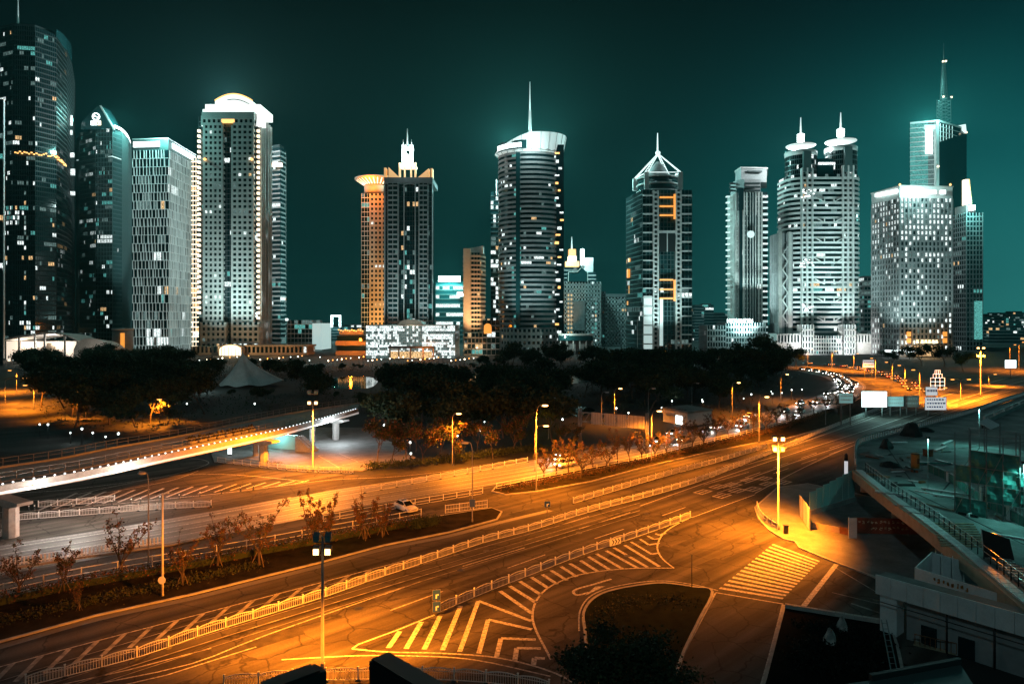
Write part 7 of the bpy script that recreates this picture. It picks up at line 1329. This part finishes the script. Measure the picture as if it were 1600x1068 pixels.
def heap(name, label, p, s, m, cat='heap', seed=1, h=1.0):
    r_ = random.Random(seed); q = MB(); n = 10; prof = [(1.0, 0), (.92, .25), (.7, .6), (.35, .92), (.05, 1.0)]; rows = []
    for r0, z in prof: rows.append([(s * r0 * math.cos(2 * math.pi * k / n) * r_.uniform(.75, 1.2), s * r0 * math.sin(2 * math.pi * k / n) * r_.uniform(.75, 1.2), s * h * z * r_.uniform(.85, 1.1)) for k in range(n)])
    n0 = len(q.v)
    for i in range(len(rows) - 1):
        for k in range(n): k2 = (k + 1) % n; q.face([rows[i][k], rows[i][k2], rows[i + 1][k2], rows[i + 1][k]])
    q.face(rows[-1]); o = q.build(name, M[m], None, p); return tag(o, label, cat)
heap('covered_heap', 'black tarpaulin covered heap beside the parapet', G(1424, 680, ZS), 2.2, 'tarp', h=1.2); heap('debris_heap', 'low dark debris heap right of the tarpaulin', G(1447, 673, ZS), 1.6, 'tarp', seed=2, h=.5); heap('covered_heap', 'tilted dark machine cover on the platform corner', G(1385, 700, ZS), 1.1, 'tarp', seed=3, h=1.6); heap('rubble_heap', 'rubble heap at the platform corner', G(1356, 712, ZS), 1.5, 'concrete_old', seed=4, h=.5); heap('rubble_heap', 'rubble heap behind the walkway railing', G(1390, 728, ZS), 1.6, 'tarp', seed=5, h=.5)
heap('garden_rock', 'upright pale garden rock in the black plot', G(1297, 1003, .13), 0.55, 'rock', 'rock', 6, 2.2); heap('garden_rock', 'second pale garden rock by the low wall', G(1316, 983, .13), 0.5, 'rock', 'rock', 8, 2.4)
for k, (px, py, l, a, m_, lb) in enumerate(((1405, 692, 3.0, .1, 'panel_white', 'white sheet lying beside the tarpaulin heap'), (1480, 692, 6.0, .75, 'panel_white', 'long white beam propped on the platform'), (1470, 702, 6.0, .72, 'grey_metal', 'grey beam lying below the white beam'), (1480, 770, 6, -.75, 'grey_metal', 'bundle of steel bars on the platform'), (1500, 780, 6, -.72, 'panel_white', 'pale steel bar beside the bundle'), (1372, 744, 3.2, -.8, 'plank', 'orange lit plank behind the walkway start'), (1400, 775, 5, -.7, 'grey_metal', 'dark pipe along the walkway railing'), (1430, 795, 5, -.7, 'grey_metal', 'second dark pipe along the walkway railing'), (1448, 806, 4, -.65, 'grey_metal', 'third dark pipe along the walkway railing'), (1460, 725, 5, 0, 'net_green', 'folded green net on the platform'), (1415, 735, 5, 0, 'concrete_old', 'flat concrete strip across the platform'))):
    t = thing('beam' if 'beam' in lb or 'bar' in lb else ('pipe' if 'pipe' in lb else 'sheet'), lb, 'beam' if 'beam' in lb or 'bar' in lb else ('pipe' if 'pipe' in lb else 'sheet'), G(px, py, ZS + .02), a)
    if 'pipe' in lb: q = MB(); q.tube([(-l / 2, 0, .14), (l / 2, 0, .14)], .12, 8); q.build('tube', M[m_], t); q = MB(); q.lathe([(.16, .02), (.16, .26)], 8, (-l / 2 + .4, 0)); q.build('flange', M[m_], t)
    else: q = MB(); q.box(-l / 2, l / 2, -.22, .22, .1, .28); q.build('bar', M[m_], t); q = MB(); q.box(-l / 2 + .3, -l / 2 + .5, -.3, .3, 0, .1); q.box; q.build('batten', M['plank'], t)
t = thing('steel_hatch', 'black open steel hatch standing on the platform', 'hatch', G(1560, 872, ZS), -.35); q = MB(); q.hexa([(-1.1, 0, 0), (1.3, 0, 0), (1.3, .2, 0), (-1.1, .2, 0)], [(-1.3, .3, 2.6), (1.0, .3, 1.9), (1.0, .5, 1.9), (-1.3, .5, 2.6)]); q.build('door', M['sign_black'], t); q = MB(); q.bar((-1.2, 0, 0), (-1.35, .3, 2.7), .08); q.build('edge_bar', M['frame_white'], t)
for k in range(10): px, py = 1488 + k * 2.0, 818 + k * 3.9; p = G(px, py, ZS + .02); q = MB(); q.box(-2.3, 2.3, -.16, .16, 0, .09); t = q.build('deck_plank', M['plank'], None, p, -.05); tag(t, 'long plank in the boarded strip beside the walkway', 'plank', 'planks beside the walkway')
rg = random.Random(61)
for k in range(34):
    px, py = rg.choice(((rg.uniform(1345, 1480), rg.uniform(700, 760)), (rg.uniform(1440, 1590), rg.uniform(790, 850)), (rg.uniform(1380, 1460), rg.uniform(735, 790))))
    if py > 735 + (px - 1338) * .74: continue
    l = rg.uniform(.8, 3.6); q = MB(); w_, h_ = rg.uniform(.06, .3), rg.uniform(.05, .3); q.hexa([(-l / 2, -w_, 0), (l / 2, -w_, 0), (l / 2, w_, 0), (-l / 2, w_, 0)], [(-l / 2 + .03, -w_ * .9, h_), (l / 2 - .05, -w_ * .9, h_ * .9), (l / 2 - .05, w_ * .9, h_ * .9), (-l / 2 + .03, w_ * .9, h_)])
    t = q.build('timber_offcut', M[('plank', 'tarp', 'grey_metal', 'panel_white', 'rust', 'tarp')[k % 6]], None, G(px, py, ZS + .01 + .002 * k), rg.uniform(-1.4, 1.4)); tag(t, 'loose offcut lying about on the raised platform', 'offcut', 'loose offcuts on the platform')
# pit wall, hoardings and banner at street level
a, b = G(1265, 782, 2.2), G(1336, 741, 4.2); hw = tag(empty('site_wall', (a.x, a.y, 0)), 'teal panelled side wall of the raised platform', 'wall'); d = b - a; d.z = 0
for k in range(7): q = MB(); p0, p1 = d * (k / 7), d * ((k + .93) / 7); q.hexa([(p.x, p.y + e, .8) for p, e in ((p0, 0), (p1, 0), (p1, .15), (p0, .15))], [(p.x, p.y + e, 3.4 + .25 * k) for p, e in ((p0, 0), (p1, 0), (p1, .15), (p0, .15))]); q.build('wall_panel', M['stair_wall'], hw)
q = MB(); q.bar((0, 0, .4), d + Vector((0, 0, .4)), .3, .8); q.build('plinth', M['concrete'], hw)
def hoarding(label, a, b, z0, z1, n, m_, name='hoarding'):
    A, B = G(*a), G(*b); r = tag(empty(name, A), label, 'hoarding'); d = B - A
    for k in range(n): q = MB(); q.bar(d * (k / n) + Vector((0, 0, (z0 + z1) / 2)), d * ((k + .97) / n) + Vector((0, 0, (z0 + z1) / 2)), .08, z1 - z0); q.build('panel', M[m_], r)
    for k in range(n + 1): q = MB(); c = d * (k / n); q.box(c.x - .05, c.x + .05, c.y + .05, c.y + .15, 0, z1); q.build('post', M['grey_metal'], r)
    return r, d
hoarding('tall grey hoarding edge at the corner pavement', (1250, 806), (1266, 830), 0, 3.0, 3, 'panel_white'); hoarding('low orange lit barrier along the pavement', (1268, 826), (1312, 834), .1, .9, 4, 'stone_tan'); hoarding('brick red low barrier continuing to the banner', (1312, 834), (1336, 840), .1, 1.0, 2, 'rust')
r, d = hoarding('dark red banner hoarding with two rows of pale lettering', (1338, 836), (1440, 838), .3, 2.3, 5, 'banner_red')
for row, z in ((0, 1.55), (1, .75)):
    for k in range(14 if row == 0 else 9):
        q = MB(); u_ = .04 + (.92 / 14) * (k + (0 if row == 0 else 3)); c = d * u_; w_ = d.length * .022; rg = random.Random(k + 30 * row)
        for bx in range(4): x0 = rg.uniform(-w_, w_ * .4); z0 = rg.uniform(0, .38); q.box(c.x + x0, c.x + x0 + rg.uniform(.08, .26), c.y - .07, c.y - .05, z + z0, z + z0 + rg.uniform(.05, .16))
        q.build('lettering', M['letter_cream'], r)
t = thing('white_gate_panel', 'white upright gate panel at the banner end', 'gate panel', G(1333, 842)); q = MB(); q.box(-.5, .5, 0, .12, .1, 2.7); q.build('leaf', M['panel_white'], t); q = MB(); q.box(-.56, -.46, -.04, .16, 0, 2.8); q.build('post', M['white_metal'], t)
t = thing('litter_bin', 'dark litter bin near the corner mast', 'bin', G(1228, 833, .13)); q = MB(); q.box(-.25, .25, -.2, .2, 0, 1.0); q.build('body', M['dark_metal'], t); q = MB(); q.box(-.28, .28, -.23, .23, 1.0, 1.08); q.build('lid', M['sign_black'], t)
t = thing('sign_post', 'tall dark sign post with white face before the platform', 'sign', G(1322, 742)); q = MB(); q.box(-.3, .3, -.06, .06, 0, 2.6); q.build('face', M['sign_pale'], t); q = MB(); q.lathe([(.3, 2.6), (.34, 3.6), (.1, 4.0)], 10); q.build('hood', M['sign_black'], t)
# parked scooters by the mast
q = MB(); q.hexa([(-.5, -.14, .3), (.3, -.14, .25), (.3, .14, .25), (-.5, .14, .3)], [(-.6, -.12, .75), (.0, -.1, .7), (.0, .1, .7), (-.6, .12, .75)]); sb_ = q.mesh('body', M['car_dark']); q = MB(); q.tube([(0, -.06, 0), (0, .06, 0)], .24, 12); sw = q.mesh('wheel', M['tyre']); q = MB(); q.tube([(.55, 0, .25), (.36, 0, 1.0)], .04, 6); q.bar((.36, -.28, 1.02), (.36, .28, 1.02), .04); sh = q.mesh('handlebar', M['grey_metal'])
for i, (px, py) in enumerate(((1196, 812), (1203, 817), (1210, 822))): t = tag(empty('scooter', G(px, py, .13), 1.2 + .3 * i), 'dark scooter parked inside the corner railing', 'scooter', 'scooters by the mast'); inst('body', sb_, t); inst('wheel', sw, t, (-.5, 0, .24)); inst('wheel', sw, t, (.55, 0, .24)); inst('handlebar', sh, t)
# white fascia building in the lower right
A, B = G(1368, 897, 5.1), G(1600, 960, 5.1); A.z = B.z = 0; d = B - A; u = d.normalized(); nn = Vector((-u.y, u.x, 0)); wb = tag(empty('site_office', A), 'low site office with white panelled fascia', 'building'); L = d.length + 6; LP = 1.3; n_ = int(L / LP)
for k in range(n_): q = MB(); p0, p1 = u * (LP * k), u * (LP * (k + .975)); q.hexa([(p.x + nn.x * e, p.y + nn.y * e, 3.4) for p, e in ((p0, 0), (p1, 0), (p1, .12), (p0, .12))], [(p.x + nn.x * e, p.y + nn.y * e, 5.1) for p, e in ((p0, 0), (p1, 0), (p1, .12), (p0, .12))]); q.build('fascia_panel', M['panel_white'], wb)
q = MB(); P4 = [nn * .13, u * L + nn * .13, u * L + nn * 2.2, nn * 2.2]; q.hexa([(p.x, p.y, 4.6) for p in P4], [(p.x, p.y, 4.85) for p in P4]); q.build('roof', M['concrete_old'], wb); q = MB(); P4 = [u * 2.4 + nn * .5, u * L + nn * .5, u * L + nn * 2.0, u * 2.4 + nn * 2.0]; q.hexa([(p.x, p.y, 0) for p in P4], [(p.x, p.y, 4.6) for p in P4]); q.build('wall', M['stone_grey'], wb)
q = MB(); P4 = [u * .3 + nn * .2, u * 1.7 + nn * .2, u * 1.7 + nn * 1.8, u * .3 + nn * 1.8]; q.hexa([(p.x, p.y, 0) for p in P4], [(p.x, p.y, 3.4) for p in P4]); q.build('corner_pier', M['panel_white'], wb); q = MB(); q.bar(u * -.3 - nn * .3 + Vector((0, 0, 2.9)), u * L - nn * .3 + Vector((0, 0, 2.9)), .06); q.build('cable', M['sign_black'], wb)
for k in (3.6, 6.4): q = MB(); p = u * k + nn * .42; q.bar(p + Vector((0, 0, .9)), p + u * 1.2 + Vector((0, 0, .9)), .1, 1.6); q.build('window', M['glass_dark'], wb)
for k in (5.6, 9.0): q = MB(); p = u * k + nn * .3; q.tube([p, p + Vector((0, 0, 3.4))], .08, 6); q.build('post', M['sign_black'], wb)
# open-topped hoarding box with orange lettering
c1, c2, c3 = G(1430, 886, 4.5), G(1565, 928, 4.5), G(1456, 862, 4.5); hb = tag(empty('hoarding_box', (c1.x, c1.y, 0)), 'white open topped hoarding box with orange lettering', 'hoarding')
for nm, p, q_ in (('front_panel', c1, c2), ('side_panel', c1, c3), ('back_panel', c3, c3 + c2 - c1)):
    m_ = MB(); a, b = p - c1, q_ - c1; m_.bar((a.x, a.y, 2.25), (b.x, b.y, 2.25), .1, 4.5); m_.build(nm, M['panel_white'], hb)
d = c2 - c1; off = Vector((d.y, -d.x, 0)).normalized() * .08
if off.y > 0: off = -off
for k in range(8):
    q = MB(); c = d * (.25 + .055 * k) + off; rg = random.Random(k)
    for b_ in range(4): x = rg.uniform(-.2, .06); z = rg.uniform(3.75, 4.1); q.box(c.x + x, c.x + x + rg.uniform(.1, .25), c.y - .03, c.y, z, z + rg.uniform(.06, .28))
    q.build('lettering', M['orange_cloth'], hb)
for k in range(5): q = MB(); p = (c3 - c1) * .9 + d * (.15 + .14 * k); q.tube([(p.x, p.y, 0), (p.x, p.y, 4.9)], .05, 6); q.build('pole', M['white_metal'], hb)
# crates and ladder by the office
t = thing('mesh_crate', 'rusty wire crate before the site office', 'crate', G(1462, 1012), -.6); q = MB(); q.box(-1.6, 1.6, -.5, .5, 0, .12); q.build('pallet', M['plank'], t)
for k in range(9): q = MB(); x = -1.5 + k * .375; q.bar((x, -.5, .1), (x, -.5, 1.0), .05); q.build('wire', M['rust'], t)
q = MB(); q.bar((-1.55, -.5, 1.0), (1.55, -.5, 1.0), .06); q.build('top_bar', M['rust'], t)
t = thing('step_ladder', 'aluminium ladder leaning at the plot edge', 'ladder', G(1400, 1062), 0)
for s in (-.25, .25): q = MB(); q.bar((s, 0, 0), (s * .8 - .3, 1.2, 4.2), .07); q.build('stile', M['grey_metal'], t)
for k in range(10): q = MB(); z = .35 + k * .4; f_ = z / 4.2; q.bar((-.25 * (1 - .2 * f_) - .3 * f_, 1.2 * f_, z), (.25 * (1 - .2 * f_) - .3 * f_, 1.2 * f_, z), .04); q.build('rung', M['grey_metal'], t)
a, b = G(1227, 950), G(1390, 977); lw = tag(empty('low_wall', a), 'low pale wall along the black plot', 'wall'); d = b - a
for k in range(12): q = MB(); q.bar(d * (k / 12) + Vector((0, 0, .3)), d * ((k + .96) / 12) + Vector((0, 0, .3)), .35, .34); q.build('stone', M['kerbstone'], lw)
q = MB(); q.bar(Vector((0, .0, .08)), d + Vector((0, 0, .08)), .5, .14); q.build('footing', M['concrete'], lw)
# lamps on thin masts, added to light the platform teal
for px, py, pw in ((1530, 700, 1800), (1600, 822, 1500), (1450, 765, 900)):
    p = G(px, py, ZS); t = tag(empty('added_lamp', p), {1530: 'thin added lamp mast on the far platform', 1600: 'thin added lamp mast in front of the scaffold', 1450: 'short added lamp by the steel bars'}[px], 'lamp', 'added site lamps'); H = 7.0; q = MB(); q.tube([(0, 0, 0), (0, 0, H)], .05, 6); q.build('mast', M['grey_metal'], t); q = MB(); q.box(-.22, .22, -.12, .12, H, H + .25); q.build('lamp_head', M['dark_metal'], t); light('added_light', 'SPOT', (0, 0, H - .1), pw, (.25, 1.0, .88), t, target=(-2, -2, 0), radius=.2, angle=math.radians(150), blend=.6)
# ------------------------------------------------------------------ close foreground: lamp boxes on the viewer's facade, neighbour roof
mat('black_metal', (.010, .011, .012), .45)
for nm, pts, lb in (('floodlight_box', ((492, 1036), (510, 1047), (440, 1055)), 'black floodlight box at the bottom edge, left of the pair'), ('floodlight_box', ((607, 1020), (577, 1032), (684, 1064)), 'black floodlight box at the bottom edge, right of the pair')):
    z = 25.6; a, b, c = (G(*p, z) for p in pts); c = a + (c - a) * 1.6; dd = b + c - a; t = tag(empty(nm, a), lb, 'floodlight'); q = MB(); A = [p - a for p in (a, b, dd, c)]
    A = [(p.x, p.y) for p in ccw(A)]; q.prism(A, -.34, 0); q.build('housing', M['black_metal'], t); q = MB(); q.prism([((x - A[0][0]) * .9 + A[0][0], (y - A[0][1]) * .9 + A[0][1] ) for x, y in A], .002, .012); q.build('lid_plate', M['black_metal'], t); q = MB(); q.bar(((c - a).x * .6, (c - a).y * .6, -.3), ((c - a).x * .6, (c - a).y * .6 - 1.2, -.7), .08); q.build('bracket', M['black_metal'], t)
rf = [(1200, 1085), (1360, 1062), (1500, 1036), (1520, 1068), (1640, 1080), (1640, 1300), (1180, 1300)]; RP = GP(rf, 16.0); nr = tag(empty('neighbour_roof', (RP[0].x, RP[0].y, 0)), 'dark teal flat roof in the lower right corner', 'roof'); q = MB(); q.prism(ccw([(p.x - RP[0].x, p.y - RP[0].y) for p in RP]), 0, 16.0); q.build('roof_block', M['frame_teal'], nr); q = MB(); e0, e1 = RP[1] - RP[0], RP[2] - RP[0]; q.bar((e0.x, e0.y, 16.1), (e1.x, e1.y, 16.1), .15, .2); q.build('edge_trim', M['dark_metal'], nr)
# ------------------------------------------------------------------ haze
HZ = True
if HZ:
    q = MB(); q.box(-2650, 2650, -90, 4250, -1.2, 302); hz = q.build('haze', []); hz['kind'] = 'stuff'; hz['label'] = 'thin night haze over the city'
    hm = bpy.data.materials.new('haze'); hm.use_nodes = True; t_ = hm.node_tree; t_.nodes.clear(); o_ = t_.nodes.new('ShaderNodeOutputMaterial'); v_ = t_.nodes.new('ShaderNodeVolumePrincipled'); v_.inputs['Color'].default_value = (.30, .94, .92, 1); v_.inputs['Density'].default_value = .000055; v_.inputs['Anisotropy'].default_value = .2; t_.links.new(v_.outputs[0], o_.inputs['Volume']); hz.data.materials.append(hm)

# ------------------------------------------------------------------ tell the members of rows apart
ORD = ['first', 'second', 'third', 'fourth', 'fifth', 'sixth', 'seventh', 'eighth', 'ninth', 'tenth', 'eleventh', 'twelfth', 'thirteenth', 'fourteenth', 'fifteenth', 'sixteenth', 'seventeenth', 'eighteenth', 'nineteenth', 'twentieth'] + ['twenty-' + w_ for w_ in ('first', 'second', 'third', 'fourth', 'fifth', 'sixth', 'seventh', 'eighth', 'ninth')]
for gname, fmt in (('bollards along the ramp', 'black bollard with pale band, {} from the left along the hatched ramp'), ('bare street trees', 'nearly bare street tree, {} from the left in the strip beside the carriageway'), ('young trees along the carriageway', 'thin rusty leaved young tree, {} from the left beyond the carriageway'),
                   ('cars on the pale carriageway', 'car with white headlights, {} from the left on the pale carriageway'), ('bicycles at the railing', 'dark bicycle, {} from the left at the square railing'), ('scooters by the mast', 'dark scooter, {} from the left inside the corner railing'), ('planks beside the walkway', 'long plank, {} from the top in the boarded strip beside the walkway')):
    mem = sorted([o for o in sc.objects if o.get('group') == gname and o.get('label')], key=lambda o: o.location.x / o.location.y if 'top' not in fmt else -o.location.y)
    for i, o in enumerate(mem):
        if i < len(ORD): o['label'] = fmt.format(ORD[i])
